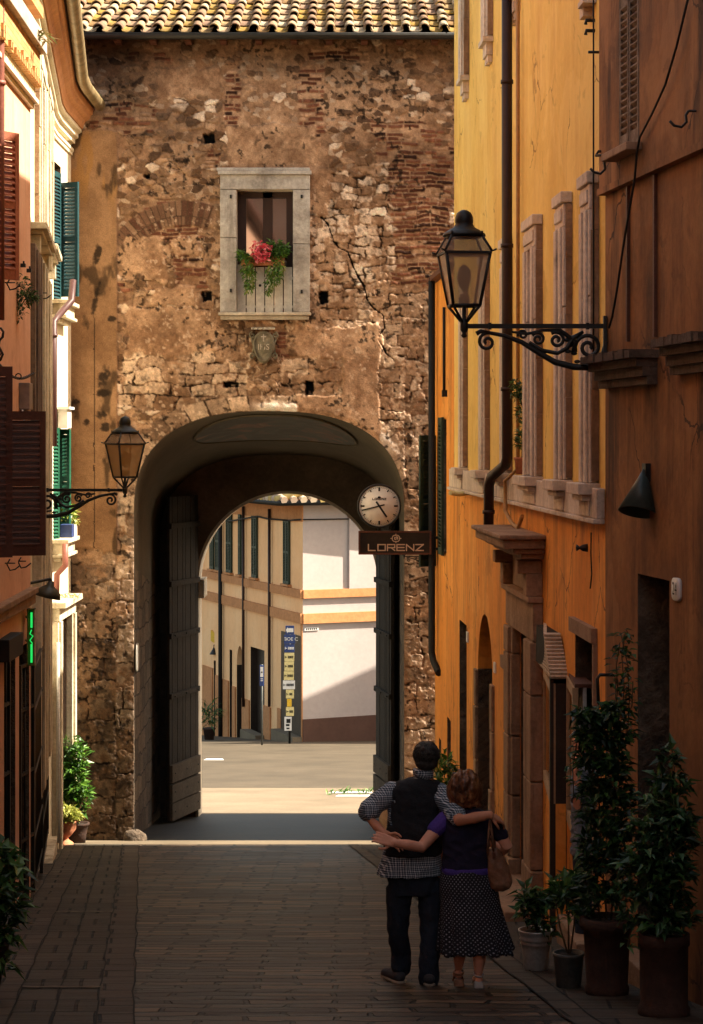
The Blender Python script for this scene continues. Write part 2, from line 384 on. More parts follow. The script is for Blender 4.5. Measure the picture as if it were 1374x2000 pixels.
m['street'] = paving('street_bricks', .55, .21, [(.004, .0032, .0026), (.015, .011, .008), (.046, .031, .020), (.135, .09, .056)], (.003, .003, .0025), wet=.3, mt=.024, warp=.14)
m['slabs'] = paving('drain_slabs', .28, .62, [(.020, .017, .011), (.036, .029, .019), (.056, .045, .031)], (.007, .006, .005), rot=R(-5.3), mt=.014, warp=.02)
m['border'] = paving('border_slabs', .5, .42, [(.030, .023, .016), (.048, .036, .025), (.072, .055, .039)], (.007, .006, .005), rot=R(-5.3), mt=.014, warp=.02)
m['flags'] = paving('side_flags', .55, .5, [(.018, .013, .009), (.032, .024, .016), (.052, .038, .027)], (.008, .006, .005), rot=R(3.5), warp=.02)
m['asphalt'] = M('asphalt', [(.046, .035, .021), (.064, .049, .030), (.082, .063, .040)], s1=.6, s2=30, rough=.8, bump=.3, bd=.008, var=.25)
m['apron'] = M('concrete_apron', [(.12, .092, .058), (.16, .123, .08), (.195, .152, .10)], s1=.5, s2=20, rough=.85, bump=.2, var=.15)
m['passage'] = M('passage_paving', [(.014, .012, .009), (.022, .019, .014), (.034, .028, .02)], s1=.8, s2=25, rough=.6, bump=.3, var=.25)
m['earth'] = M('earth', [(.10, .08, .06), (.14, .115, .085)], s1=.3, s2=4, bump=.2)
ys = [-40 + i * 5 for i in range(15)] + [34, GY - .05]
ysf = [y for y in ys if y < 34.05]
strip('street', m['street'], lambda y: -8, lambda y: 8, [-40, 0, 10, 20, 30, 34.3], 0)
strip('threshold', m['apron'], lambda y: -8, lambda y: 14, [34.3, 35.35], .004)
strip('passage_floor', m['passage'], lambda y: -8, lambda y: 14, [35.35, 41.0], .002)
strip('piazza_apron', m['apron'], lambda y: -30, lambda y: 30, [41.0, 48.6], 0)
strip('piazza_road', m['asphalt'], lambda y: -40, lambda y: 40, [48.6, 60, 72, 84, 95, 140], .003)
chl = lambda y: -2.26 - .0925 * (y - 15.1)
strip('drain_channel', m['slabs'], lambda y: chl(y), lambda y: chl(y) + .56, [-10, 10, 20, 34.3], .006)
strip('channel_border', m['border'], lambda y: chl(y) - .30, lambda y: chl(y), [-10, 10, 20, 34.3], .010)
strip('channel_border', m['border'], lambda y: chl(y) + .56, lambda y: chl(y) + .80, [-10, 10, 20, 34.3], .010)
edge = lambda y: .0 + .072 * (33.5 - y)
strip('side_border', m['border'], lambda y: edge(y), lambda y: edge(y) + .18, [-10, 10, 20, 34.3], .010)
strip('side_paving', m['flags'], lambda y: edge(y) + .18, lambda y: edge(y) + 6, [-10, 10, 20, 34.3], .006)
mb = MB()
yy = [-900, -40, 0, 35.4, 72, 95, 300, 1500]
for a, b in zip(yy, yy[1:]):
    mb.poly([(-900, a, gz(max(a, -40)) - .25), (900, a, gz(max(a, -40)) - .25), (900, b, gz(max(b, -40)) - .25), (-900, b, gz(max(b, -40)) - .25)])
struct(mb.build('ground', m['earth']))
# joints along the channel and the side border, pale drain bars across the channel
m['joint'] = M('dark_joint', [(.003, .003, .0025), (.007, .006, .005)], s1=6, bump=0)
for nm, fx in (('channel_joint', lambda y: chl(y) - .30), ('channel_joint', lambda y: chl(y)), ('channel_joint', lambda y: chl(y) + .28), ('channel_joint', lambda y: chl(y) + .56), ('channel_joint', lambda y: chl(y) + .80), ('side_joint', lambda y: edge(y)), ('side_joint', lambda y: edge(y) + .18)):
    yj = [-10 + .6 * i for i in range(74)]; wob = {y: .006 * math.sin(y * 5.1) + .008 * math.sin(y * 2.3 + fx(0)) for y in yj}; strip(nm, m['joint'], lambda y: fx(y) - .006 + wob[y], lambda y: fx(y) + .006 + wob[y], yj, .0145)
for py in (1697.5, 1783, 1931):
    yb = 1.93 / ((py - HY) / F - .1227); mb = MB(); n = 8
    a = [mb.V((chl(yb) + .56 * i / n, yb + .03 + .012 * math.sin(i * 1.7 + py), gz(yb + .03) + .016)) for i in range(n + 1)]; b = [mb.V((chl(yb) + .56 * i / n, yb - .03 + .012 * math.sin(i * 2.1 + py), gz(yb - .03) + .016)) for i in range(n + 1)]
    for i in range(n): mb.face((b[i], b[i + 1], a[i + 1], a[i]))
    struct(mb.build('drain_bar', M('drain_bar_stone', [(.10, .08, .055), (.15, .12, .085)], s1=9, bump=.2)))

# ------------------------------------------------------------------ gatehouse
gate = thing('gatehouse', 'old rubble and brick gate tower with arched passage and tiled roof at the street end', 'gatehouse', (-1.3, GY, gz(GY)))
PPM = F / GY
def gx(px): return (px - CX) / PPM
def gzz(py): return (HY - py) / PPM
rng = np.random.default_rng(11)
def vnoise(x, y, s, seed):
    r = np.random.default_rng(seed); T = r.random((256, 256)); u = x / s; v = y / s
    i = np.floor(u).astype(int); j = np.floor(v).astype(int); a = u - i; b = v - j; a = a * a * (3 - 2 * a); b = b * b * (3 - 2 * b)
    i %= 256; j %= 256; i1 = (i + 1) % 256; j1 = (j + 1) % 256
    return (T[i, j] * (1 - a) + T[i1, j] * a) * (1 - b) + (T[i, j1] * (1 - a) + T[i1, j1] * a) * b
def fbm(x, y, s, seed, o=4):
    t = 0; a = .5; n = 0
    for k_ in range(o): t = t + a * vnoise(x, y, s, seed + k_); n += a; a *= .55; s *= .5
    return t / n
def voro(x, y, cw, ch, jit, seed, stag=True):
    r = np.random.default_rng(seed); J = r.random((128, 128, 5))
    v = y / ch; u0 = x / cw
    jv = np.floor(v).astype(int); f1 = np.full(x.shape, 9.); f2 = np.full(x.shape, 9.); cid = np.zeros(x.shape + (3,))
    for dj in (-1, 0, 1):
        j = jv + dj; u = u0 - (.5 * (j % 2) if stag else 0); iu = np.floor(u).astype(int)
        for di in (-1, 0, 1):
            i = iu + di; q = J[i % 128, j % 128]
            dx = np.abs(u - (i + .5 + (q[..., 0] - .5) * jit)); dy = np.abs(v - (j + .5 + (q[..., 1] - .5) * jit))
            d = (dx ** 2.6 + dy ** 2.6) ** (1 / 2.6)
            n1 = d < f1; f2 = np.where(n1, f1, np.minimum(f2, d)); f1 = np.where(n1, d, f1); cid = np.where(n1[..., None], q[..., 2:5], cid)
    return f1, f2 - f1, cid
def courses(x, y, bw, bh, seed, jit=.0):
    r = np.random.default_rng(seed); O = r.random(512); J = r.random((512, 256, 3))
    j = np.floor(y / bh).astype(int); fy = y / bh - j
    wv = bw * (.75 + .5 * O[(j * 7) % 512]); u = x / wv + O[j % 512] * 5; i = np.floor(u).astype(int); fx = u - i
    e = np.minimum(np.minimum(fx, 1 - fx) * wv, np.minimum(fy, 1 - fy) * bh)
    return e, J[j % 512, i % 256]
def sm(a, b, x): t = np.clip((x - a) / (b - a), 0, 1); return t * t * (3 - 2 * t)
def lerp(a, b, t): return a * (1 - t[..., None]) + b * t[..., None]
C3 = lambda *c: np.array(c)
ACX, AHW, ASP, ARI = 526.0, 264.0, 1000.0, 197.0      # front arch: centre, half width, spring line, rise (photo pixels)
def arch_y(x, cx=ACX, hw=AHW, sp=ASP, ri=ARI, e=2.5):
    t = np.clip(np.abs(x - cx) / hw, 0, 1); return sp - ri * (1 - t ** e) ** (1 / e)
def arch_sd(x, y):
    """>0 outside the opening, photo pixels"""
    t = ((np.abs(x - ACX) / AHW) ** 2.5 + (np.maximum(ASP - y, 0) / ARI) ** 2.5) ** (1 / 2.5)
    return np.where(y > ASP, np.abs(x - ACX) - AHW, (t - 1) * 215)
WO = (463.0, 573.0, 372.0, 610.0)                    # window opening
def rect_sd(x, y, r): return np.maximum(np.maximum(r[0] - x, x - r[1]), np.maximum(r[2] - y, y - r[3]))
def build_gate_wall():
    st = 1.75
    X = np.arange(128, 905, st); Y = np.arange(74, 1665, st)
    x, y = np.meshgrid(X, Y, indexing='ij')
    # snap to the arch and window outlines
    d = arch_sd(x, y); e = .5
    gxx = (arch_sd(x + e, y) - arch_sd(x - e, y)); gyy = (arch_sd(x, y + e) - arch_sd(x, y - e)); L = np.hypot(gxx, gyy) + 1e-6
    near = (np.abs(d) < st * .75)
    sx = np.where(near, x - d * gxx / L, x); sy = np.where(near, y - d * gyy / L, y)
    x, y = sx, sy
    inside = (arch_sd(x, y) < -.4) | (rect_sd(x, y, WO) < -.4)
    wx = x + 16 * (fbm(x, y, 40, 1) - .5) + 6 * (fbm(x, y, 11, 71) - .5); wy = y + 14 * (fbm(x, y, 40, 5) - .5) + 5 * (fbm(x, y, 11, 75) - .5)
    n1 = fbm(x, y, 60, 9); n2 = fbm(x, y, 14, 13); n3 = fbm(x, y, 160, 17); n4 = fbm(x, y, 6, 23, 3); n5 = fbm(x, y, 3.6, 27, 2)
    ww = lambda s: s * (n1 - .5) * 2 + .5 * s * (n2 - .5) * 2
    # plaster ground
    cp = lerp(C3(.30, .165, .085), C3(.47, .30, .175), sm(.3, .7, n1 * .6 + n2 * .4)) * (.75 + .5 * n4)[..., None]
    c = cp.copy(); h = .012 * n1 + .012 * n2 + .006 * n4
    def put(mask, cc, hh):
        nonlocal c, h
        c = lerp(c, cc, mask); h = h * (1 - mask) + hh * mask
    # rubble
    f1, f21, cid = voro(wx, wy, 23, 14, .9, 31)
    zone = np.clip(.40 + .55 * sm(470, 400, x) * sm(130, 200, y) + .5 * sm(560, 600, y) + .25 * sm(640, 700, x) - .45 * sm(430, 470, x) * sm(640, 590, x) * sm(330, 300, y), .12, 1)
    vis = sm(.04, .12, f21) * (cid[..., 0] < zone * .80)
    tone = cid[..., 1]
    rc = lerp(C3(.20, .105, .05), C3(.44, .28, .16), tone) ; rc = lerp(rc, C3(.54, .43, .32), (cid[..., 2] > .82) * 1.0 * sm(.42, .55, fbm(x, y, 90, 61))); rc = lerp(rc, C3(.17, .10, .06), (cid[..., 2] < .14) * .8)
    rc = rc * (.68 + .64 * n4)[..., None]
    put(vis, rc, .010 + .022 * cid[..., 0] + .010 * sm(0, .25, f21) + .022 * (n4 - .4) + .014 * n5)
    gap = (1 - sm(.0, .07, f21)) * (cid[..., 0] < zone * .7) * .8 * sm(.5, .66, fbm(x, y, 30, 51)); put(gap, cp * .25, -.02 + 0 * x)
    # small pebbles in the plaster
    g1, g21, gid = voro(wx + 300, wy, 13, 9, .9, 37)
    pv = sm(.05, .12, g21) * (gid[..., 0] < .22) * (1 - vis) * .9
    put(pv, lerp(C3(.22, .12, .065), C3(.52, .40, .28), gid[..., 1]), .022 + .01 * n4)
    # brick
    def brick(mask, bw=29, bh=8.4, seed=41, lost=.22):
        bx_, by_ = x + 5 * (n1 - .5) * 2, y + 7 * (n1 - .5) * 2 + 2.2 * (n2 - .5)
        e_, id_ = courses(bx_, by_, bw, bh, seed)
        on = sm(.5, 1.9, e_) * (id_[..., 0] > lost)
        bc = lerp(C3(.17, .055, .028), C3(.34, .135, .07), id_[..., 1]); bc = lerp(bc, C3(.44, .27, .16), (id_[..., 2] > .84) * 1.); bc = lerp(bc, C3(.10, .04, .025), (id_[..., 2] < .14) * 1.)
        bc = bc * (.7 + .6 * n4)[..., None]
        mc = cp * 1.02
        put(mask, lerp(mc, bc, on), .004 + on * (.006 + .016 * id_[..., 1]) - (1 - sm(0, 1.2, e_)) * .008 + .014 * (n5 - .5) + .012 * (n4 - .5))
    mk = lambda x0, x1, y0, y1, s=14, w_=10: sm(-w_ * .3, w_ * .3, -rect_sd(x + ww(s), y + ww(s * .8), (x0, x1, y0, y1)))
    diag = np.minimum.reduce([890 - x, (x - 640) - .0 * y, 560 - y, (y - 285) + 0 * x, (x - 660) * .74 + (y - 400) * .95]) + ww(26)
    brick(sm(-3, 3, diag), lost=.14)
    for q in ((438, 468, 128, 250), (582, 636, 132, 285), (236, 300, 205, 262), (280, 400, 395, 475), (338, 402, 455, 590), (700, 850, 500, 585), (236, 262, 555, 580), (175, 250, 205, 250), (250, 330, 95, 118),
              (500, 560, 640, 700), (600, 720, 95, 122), (730, 860, 240, 300), (330, 430, 575, 600), (395, 425, 285, 330)):
        brick(mk(*q, s=16), lost=.3)
    # little blind brick arch on the left
    rr = np.hypot(x - 360, (y - 560)); an = np.degrees(np.arctan2(560 - y, x - 360))
    e_, id_ = courses(an * 2.6, rr, 9, 46, 61); am = sm(118, 122, rr) * sm(170, 166, rr) * sm(66, 70, an) * sm(150, 144, an)
    put(am, lerp(cp * .5, lerp(C3(.19, .08, .045), C3(.36, .22, .13), id_[..., 0]), sm(.4, 1.6, np.minimum(e_, 9))), .02 + .02 * id_[..., 1])
    # stone blocks, rough courses
    def blocks(mask, bw, bh, seed, ca, cb, amp, lost=.05, dk=.5):
        bx_, by_ = x + 14 * (fbm(x, y, 42, seed) - .5) * 2 + 4 * (n2 - .5), y + 17 * (fbm(x, y, 60, seed + 3) - .5) * 2 + 3.5 * (n2 - .5)
        e_, id_ = courses(bx_, by_, bw, bh, seed)
        e2 = e_ + 4.6 * (n2 - .45) + 3.2 * (n4 - .5)
        on = sm(.5, 1.9, e2)
        bc = lerp(ca, cb, id_[..., 1]) * (.6 + .55 * n4 + .25 * n2)[..., None]
        bc = lerp(bc, bc * .45, sm(.56, .72, fbm(x, y, 18, seed + 5)) * .75); bc = lerp(bc, cp * .95, sm(.52, .60, fbm(x, y, 34, seed + 9)) * .9); fill = sm(.42, .56, fbm(x, y, 28, seed + 13))
        lostm = (id_[..., 0] < lost) * 1.0
        bc = lerp(bc, cp * .9, lostm)
        jc = lerp(cp * dk * .8, cp * .85, fill); put(mask, lerp(jc, bc, on), amp * .55 * (.15 + .85 * id_[..., 2]) * on - .020 * (1 - on) * (1 - .8 * fill) + .018 * (n4 - .4) + .016 * (n5 - .5) + .016 * (n2 - .5) * on)
    tan_a, tan_b = C3(.33, .205, .12), C3(.56, .42, .29)
    for q in ((590, 885, 560, 640), (735, 860, 630, 880), (236, 470, 575, 610), (240, 480, 650, 800), (540, 665, 695, 775)):
        blocks(mk(*q, s=22, w_=8), 46, 25, int(q[0] + q[2]), tan_a, tan_b, .045, lost=.10, dk=.38)
    blocks(mk(610, 760, 330, 570, s=30), 30, 17, 91, C3(.42, .29, .19), C3(.64, .53, .41), .04, lost=.2, dk=.45)
    # arch ring and lime streak
    ad = arch_sd(x, y)
    ang = np.degrees(np.arctan2(1060 - y, x - ACX))
    e_, id_ = courses(ang * 4.2 + 3 * n2, ad + 6 * (n1 - .5), 30, 34, 77); rm = sm(36, 28, ad + ww(9)) * sm(1000, 960, y)
    put(rm, lerp(cp * .42, lerp(C3(.26, .155, .09), C3(.54, .40, .27), id_[..., 1]) * (.65 + .7 * n4)[..., None], sm(.4, 1.8, e_ + 4 * (n2 - .5))), .008 + .022 * id_[..., 0] + .02 * n4)
    lm = sm(24, 12, ad + ww(12)) * sm(480, 520, x) * sm(905, 850, y); put(lm * .92, lerp(C3(.50, .42, .34), C3(.70, .64, .56), n2), .03 + .03 * n2)
    # smooth plaster patches
    for pts in (((585, 860), (690, 748), 0), ):
        pass
    p1 = np.minimum.reduce([x - 580, 742 - x, y - 638, 870 - y, (x - 560) * .9 + (760 - y) * .25 + 20, (752 - x) + (y - 640) * .35]) + ww(13)
    holes_ = mk(548, 668, 698, 772, s=8)
    put(sm(-2, 2, p1) * (1 - holes_), cp * 1.05, .034 + .008 * n1)
    for q in ((245, 430, 604, 690), (440, 620, 245, 332), (300, 425, 130, 190), (300, 385, 560, 600), (250, 320, 465, 540), (343, 395, 468, 500), (600, 640, 325, 420)):
        put(mk(*q, s=18), cp * 1.03, .032 + .01 * n1)
    # piers of squared stone
    grey_a, grey_b = C3(.21, .135, .085), C3(.41, .29, .19)
    pm = sm(0, 10, y - 1060 + ww(26)) * sm(268, 262, x); blocks(pm, 62, 38, 201, grey_a, grey_b, .032, lost=.0, dk=.35)
    qm = sm(224, 230, x) * sm(268, 262, x) * sm(930, 970, y + ww(30)); blocks(qm, 34, 42, 211, C3(.27, .18, .12), C3(.45, .34, .24), .03, lost=.0, dk=.4)
    rm2 = sm(786, 792, x) * sm(955, 1010, y + ww(30)); blocks(rm2, 44, 29, 221, C3(.30, .20, .125), C3(.52, .39, .27), .035, lost=.0, dk=.35)
    rm3 = sm(788, 794, x) * sm(660, 672, y) * (1 - sm(955, 1010, y)); blocks(rm3 * .9, 22, 27, 231, C3(.32, .22, .14), C3(.52, .40, .29), .03, lost=.12, dk=.5)
    # plaster pilaster at the left end
    t = sm(231, 229, x + 1.2 * (n2 - .5)) * sm(252, 258, y + ww(9)) * (1 - sm(-4, 4, y - 1062 + ww(20) - .25 * (x - 140)))
    pc = lerp(C3(.27, .145, .065), C3(.40, .235, .115), sm(.25, .7, n3 * .5 + n1 * .5)) * (.88 + .24 * n4)[..., None]
    pc = lerp(pc, C3(.10, .06, .03), sm(.60, .72, fbm(x * 1.0, y * .45, 30, 301)) * .75)
    pc = lerp(pc, C3(.42, .22, .06), sm(.56, .7, fbm(x, y * .3, 24, 305)) * sm(430, 350, y) * .8)
    for (sx_, sy_, a_, b_) in ((205, 738, 13, 16), (205, 770, 13, 9), (200, 812, 12, 8), (206, 835, 9, 8), (191, 500, 7, 20), (189, 580, 6, 26), (172, 826, 6, 7), (218, 622, 8, 5), (148, 786, 9, 6)):
        q = ((x - sx_ + .4 * (y - sy_) * .5 + ww(5)) / a_) ** 2 + ((y - sy_ + ww(4)) / b_) ** 2; pc = lerp(pc, C3(.05, .034, .023), sm(1.5, .3, q + 2.2 * (n2 - .5) + 1.6 * (n4 - .5)) * .8)
    pc = lerp(pc, C3(.05, .03, .02), (np.abs(x - 185 - 1.5 * (n2 - .5)) < .9) * sm(600, 640, y) * .8)
    put(t, pc, .065 + .004 * n1)
    # darker zone under the eaves (uneven outline), darker upper and lower left, general dirt
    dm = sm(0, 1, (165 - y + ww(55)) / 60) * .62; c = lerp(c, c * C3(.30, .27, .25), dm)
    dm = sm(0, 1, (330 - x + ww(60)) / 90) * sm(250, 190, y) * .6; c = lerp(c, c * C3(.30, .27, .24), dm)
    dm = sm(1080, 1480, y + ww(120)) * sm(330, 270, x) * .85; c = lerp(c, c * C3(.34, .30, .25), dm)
    dm = sm(.55, .75, n3) * .35; c = lerp(c, c * C3(.45, .40, .36), dm)
    # crack
    cr = [(628, 425), (641, 438), (652, 470), (662, 484), (680, 492), (690, 520), (700, 540), (712, 560), (718, 585), (728, 600), (748, 615), (752, 640), (738, 660), (755, 690), (772, 705)]
    cd = np.full(x.shape, 99.)
    for a_, b_ in zip(cr, cr[1:]):
        vx, vy = b_[0] - a_[0], b_[1] - a_[1]; q = np.clip(((x - a_[0]) * vx + (y - a_[1]) * vy) / (vx * vx + vy * vy), 0, 1)
        cd = np.minimum(cd, np.hypot(x - a_[0] - q * vx, y - a_[1] - q * vy))
    cm = sm(1.9, .8, cd + 3.4 * (n2 - .5) + 2.6 * (n4 - .5)) * sm(.30, .42, n1); c = lerp(c, C3(.02, .014, .01), cm * .9); h = h - .07 * cm
    # putlog holes
    for q in ((398, 418, 261, 279), (396, 414, 569, 588), (624, 641, 570, 592), (597, 612, 745, 770), (436, 466, 746, 756), (283, 293, 340, 348)):
        hm = sm(1.6, -1.2, rect_sd(x + 7 * (n2 - .5) + 3 * (n4 - .5), y + 7 * (n4 - .5) + 3 * (n2 - .5), q)); c = lerp(c, C3(.012, .009, .007), hm); h = h - .16 * hm
    # window rim and arch rim stay flush
    rim = sm(0, 9, arch_sd(x, y)); h = h * (.4 + .6 * rim)
    h = h * .8 * sm(-1, 6, np.minimum(rect_sd(x, y, WO), 50) + 2)
    nx_, ny_ = x.shape
    co = np.stack([(x - CX) / PPM, GY - h, (HY - y) / PPM], -1).reshape(-1, 3) - np.array(gate.location)
    idx = np.arange(nx_ * ny_).reshape(nx_, ny_)
    cin = (inside[:-1, :-1] | inside[1:, :-1] | inside[:-1, 1:] | inside[1:, 1:])
    f = np.stack([idx[:-1, :-1], idx[:-1, 1:], idx[1:, 1:], idx[1:, :-1]], -1)[~cin]
    me = bpy.data.meshes.new('wall'); nf = len(f)
    me.vertices.add(len(co)); me.vertices.foreach_set("co", co.ravel()); me.loops.add(nf * 4); me.loops.foreach_set("vertex_index", f.ravel().astype(np.int32))
    me.polygons.add(nf); me.polygons.foreach_set("loop_start", (np.arange(nf) * 4).astype(np.int32)); me.polygons.foreach_set("loop_total", np.full(nf, 4, np.int32))
    me.update(calc_edges=True)
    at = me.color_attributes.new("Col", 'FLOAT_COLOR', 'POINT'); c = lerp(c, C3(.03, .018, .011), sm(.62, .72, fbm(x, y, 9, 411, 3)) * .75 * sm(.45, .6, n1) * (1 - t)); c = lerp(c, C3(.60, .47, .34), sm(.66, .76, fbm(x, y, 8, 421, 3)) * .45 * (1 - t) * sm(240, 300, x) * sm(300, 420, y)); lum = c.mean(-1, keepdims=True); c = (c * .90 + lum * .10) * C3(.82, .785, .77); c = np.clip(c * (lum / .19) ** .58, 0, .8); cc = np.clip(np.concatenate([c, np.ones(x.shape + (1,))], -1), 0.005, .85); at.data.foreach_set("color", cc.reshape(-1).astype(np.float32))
    bm = bmesh.new(); bm.from_mesh(me); bmesh.ops.delete(bm, geom=[v for v in bm.verts if not v.link_faces], context='VERTS'); bm.to_mesh(me); bm.free()
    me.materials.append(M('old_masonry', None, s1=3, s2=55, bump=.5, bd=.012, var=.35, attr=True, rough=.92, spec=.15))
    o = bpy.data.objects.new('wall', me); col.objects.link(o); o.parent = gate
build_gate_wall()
m['masonry'] = M('plain_masonry', [(.22, .14, .085), (.30, .19, .115), (.36, .24, .15)], s1=2, s2=16, bump=.8, bd=.03, var=.3)
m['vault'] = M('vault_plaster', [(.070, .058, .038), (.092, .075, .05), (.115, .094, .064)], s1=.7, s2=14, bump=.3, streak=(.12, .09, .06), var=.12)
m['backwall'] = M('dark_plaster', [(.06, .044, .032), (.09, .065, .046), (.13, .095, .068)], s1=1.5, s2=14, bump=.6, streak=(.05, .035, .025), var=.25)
# solid body of the tower round the passage
BY = 40.3; BT = .85
mb = MB()
GL, GR = gx(ACX - AHW), gx(ACX + AHW)
mb.box(-6.2, GL - .05, GY + .32, 41.1, -8.2, 6.2); mb.box(GR + .05, 3.9, GY + .32, 41.1, -8.2, 6.2); mb.box(GL - .05, GR + .05, GY + 1.2, 41.1, .75, 6.2)
mb.poly([(gx(903), GY + .05, -8.2), (3.9, GY + .05, -8.2), (3.9, GY + .05, 6.3), (gx(903), GY + .05, 6.3)])
mb.poly([(-6.2, GY + .05, -8.2), (gx(129), GY + .05, -8.2), (gx(129), GY + .05, 6.3), (-6.2, GY + .05, 6.3)])
mb.build('tower_body', m['masonry'], gate)
# vault: the front arch narrowing and sinking towards the inner wall
def vring(t, off=0.0):
    y = GY + (BY - GY) * t; sp = gzz(ASP) * (1 - t) + (-1.82) * t; ri = ARI / PPM * (1 - t) + 1.58 * t; pts = []
    a, b = GL, GR
    zb = gz(y) - .1
    for i in range(6): pts.append((a, y, zb + (sp - zb) * i / 6))
    for i in range(41):
        q = math.pi - math.pi * i / 40; cx_ = (a + b) / 2; hw = (b - a) / 2 - off
        cs, sn = math.cos(q), math.sin(q); x = cx_ + hw * math.copysign(abs(cs) ** .8, cs); z = sp + (ri - off) * abs(sn) ** .8; pts.append((x, y, z))
    for i in range(6): pts.append((b, y, sp + (zb - sp) * (i + 1) / 6))
    return pts
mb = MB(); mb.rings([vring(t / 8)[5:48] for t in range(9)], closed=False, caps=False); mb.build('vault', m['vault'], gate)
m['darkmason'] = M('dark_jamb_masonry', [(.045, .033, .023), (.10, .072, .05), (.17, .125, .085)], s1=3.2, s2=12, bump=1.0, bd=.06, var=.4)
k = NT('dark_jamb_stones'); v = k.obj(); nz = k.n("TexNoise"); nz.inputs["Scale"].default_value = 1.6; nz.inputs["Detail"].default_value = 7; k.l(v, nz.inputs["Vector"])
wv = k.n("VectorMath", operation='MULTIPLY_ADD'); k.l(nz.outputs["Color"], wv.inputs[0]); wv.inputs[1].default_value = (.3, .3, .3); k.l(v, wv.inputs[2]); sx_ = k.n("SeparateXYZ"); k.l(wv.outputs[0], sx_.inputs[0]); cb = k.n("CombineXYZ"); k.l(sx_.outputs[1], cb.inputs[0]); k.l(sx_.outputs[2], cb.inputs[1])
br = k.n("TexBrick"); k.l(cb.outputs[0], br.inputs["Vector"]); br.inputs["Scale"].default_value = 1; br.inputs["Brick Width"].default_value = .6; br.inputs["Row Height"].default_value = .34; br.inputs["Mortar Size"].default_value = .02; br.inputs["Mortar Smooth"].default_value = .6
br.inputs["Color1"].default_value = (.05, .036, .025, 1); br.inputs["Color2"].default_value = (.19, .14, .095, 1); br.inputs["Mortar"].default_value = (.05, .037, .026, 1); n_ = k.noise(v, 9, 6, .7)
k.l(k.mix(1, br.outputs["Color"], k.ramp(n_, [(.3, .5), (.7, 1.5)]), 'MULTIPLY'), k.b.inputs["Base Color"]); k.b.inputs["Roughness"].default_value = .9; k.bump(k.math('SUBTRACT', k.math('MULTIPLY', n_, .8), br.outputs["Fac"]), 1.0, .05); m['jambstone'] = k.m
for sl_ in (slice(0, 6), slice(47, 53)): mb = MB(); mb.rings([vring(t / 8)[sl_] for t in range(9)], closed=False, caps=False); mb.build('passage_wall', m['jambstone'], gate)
# left jamb facing of squared stones
k = NT('fresco_paint'); v = k.obj(); c = k.ramp(k.noise(v, 1.9, 5, .6, 1.2), [(.3, (.006, .0045, .003)), (.43, (.022, .013, .007)), (.53, (.028, .034, .026)), (.60, (.10, .028, .014)), (.75, (.16, .115, .06))]); k.l(c, k.b.inputs["Base Color"]); k.b.inputs["Roughness"].default_value = .7
mb = MB(); rows = []
def vpt(u, t, off):
    """point on the vault: u angle from left spring (0..pi), t depth"""
    y = GY + (BY - GY) * t; sp = gzz(ASP) * (1 - t) - 1.82 * t; ri = ARI / PPM * (1 - t) + 1.58 * t; q = math.pi - u; hw = (GR - GL) / 2 - off
    cs, sn = math.cos(q), math.sin(q); return ((GL + GR) / 2 + hw * math.copysign(abs(cs) ** .8, cs), y, sp + (ri - off) * abs(sn) ** .8)
N = 40
def oval(sc_, off): return [vpt(math.pi / 2 + .03 + .62 * sc_ * math.cos(2 * math.pi * i / N), .335 + .285 * sc_ * math.sin(2 * math.pi * i / N), off) for i in range(N)]
rg = [oval(s_, .02) for s_ in (.02, .25, .5, .75, .95)]
mb.rings(rg, caps=False); fr = mb.build('fresco', k.m, gate)
mb = MB(); mb.rings([oval(.95, .012), oval(.95, .035), oval(.985, .035), oval(.985, .012)], caps=False); mb.build('fresco_frame', m['vault'], fr)
# inner wall with the stone arch of the gateway
IX0, IX1 = (385 - CX) / F * BY, (741 - CX) / F * BY; IC = (IX0 + IX1) / 2; IR = (IX1 - IX0) / 2; ISP = (HY - 1139) / F * BY
def iring(y, r, zb): return [(IC - r, y, zb)] + [(IC - r * math.cos(math.pi * i / 36), y, ISP + r * math.sin(math.pi * i / 36)) for i in range(37)] + [(IC + r, y, zb)]
mb = MB()
inner = iring(BY, IR, gz(BY) - .1); outer = []
for q in inner: outer.append((IC + (q[0] - IC) * 1.0, BY, q[2]))
N_ = len(inner)
top = []
for i, q in enumerate(inner):
    t = i / (N_ - 1); xx = GL - .1 + (GR - GL + .2) * t; top.append((xx, BY, 0.4) if 0 < i < N_ - 1 else (xx, BY, q[2]))
ii = [mb.V(q) for q in inner]; tt = [mb.V(q) for q in top]
for a in range(N_ - 1): mb.face((ii[a], ii[a + 1], tt[a + 1], tt[a]))
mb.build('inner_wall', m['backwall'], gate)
m['jamb'] = M('pale_jamb_stone', [(.34, .30, .24), (.44, .39, .31), (.50, .45, .37)], s1=3, s2=20, bump=.5, streak=(.12, .09, .06))
mb = MB(); mb.rings([iring(BY - .02, IR - .03, gz(BY) - .1), iring(BY + BT, IR - .03, gz(BY + BT) - .1), iring(BY + BT, IR + .22, gz(BY + BT) - .1)], closed=False, caps=False)
mb.rings([iring(BY - .02, IR - .03, gz(BY) - .1), iring(BY - .02, IR + .02, gz(BY) - .1)], closed=False, caps=False)
for zz in (1133,): mb.box(IX0 - .03, IX0 + .13, BY - .03, BY + BT, (HY - 1168) / F * BY, (HY - 1132) / F * BY)
mb.build('inner_arch', m['jamb'], gate)
mb = MB()   # far face of the tower
mb.poly([(-6.2, BY + BT + .02, -8.3), (IX0 - .2, BY + BT + .02, -8.3), (IX0 - .2, BY + BT + .02, 6), (-6.2, BY + BT + .02, 6)]); mb.poly([(IX1 + .2, BY + BT + .02, -8.3), (3.9, BY + BT + .02, -8.3), (3.9, BY + BT + .02, 6), (IX1 + .2, BY + BT + .02, 6)])
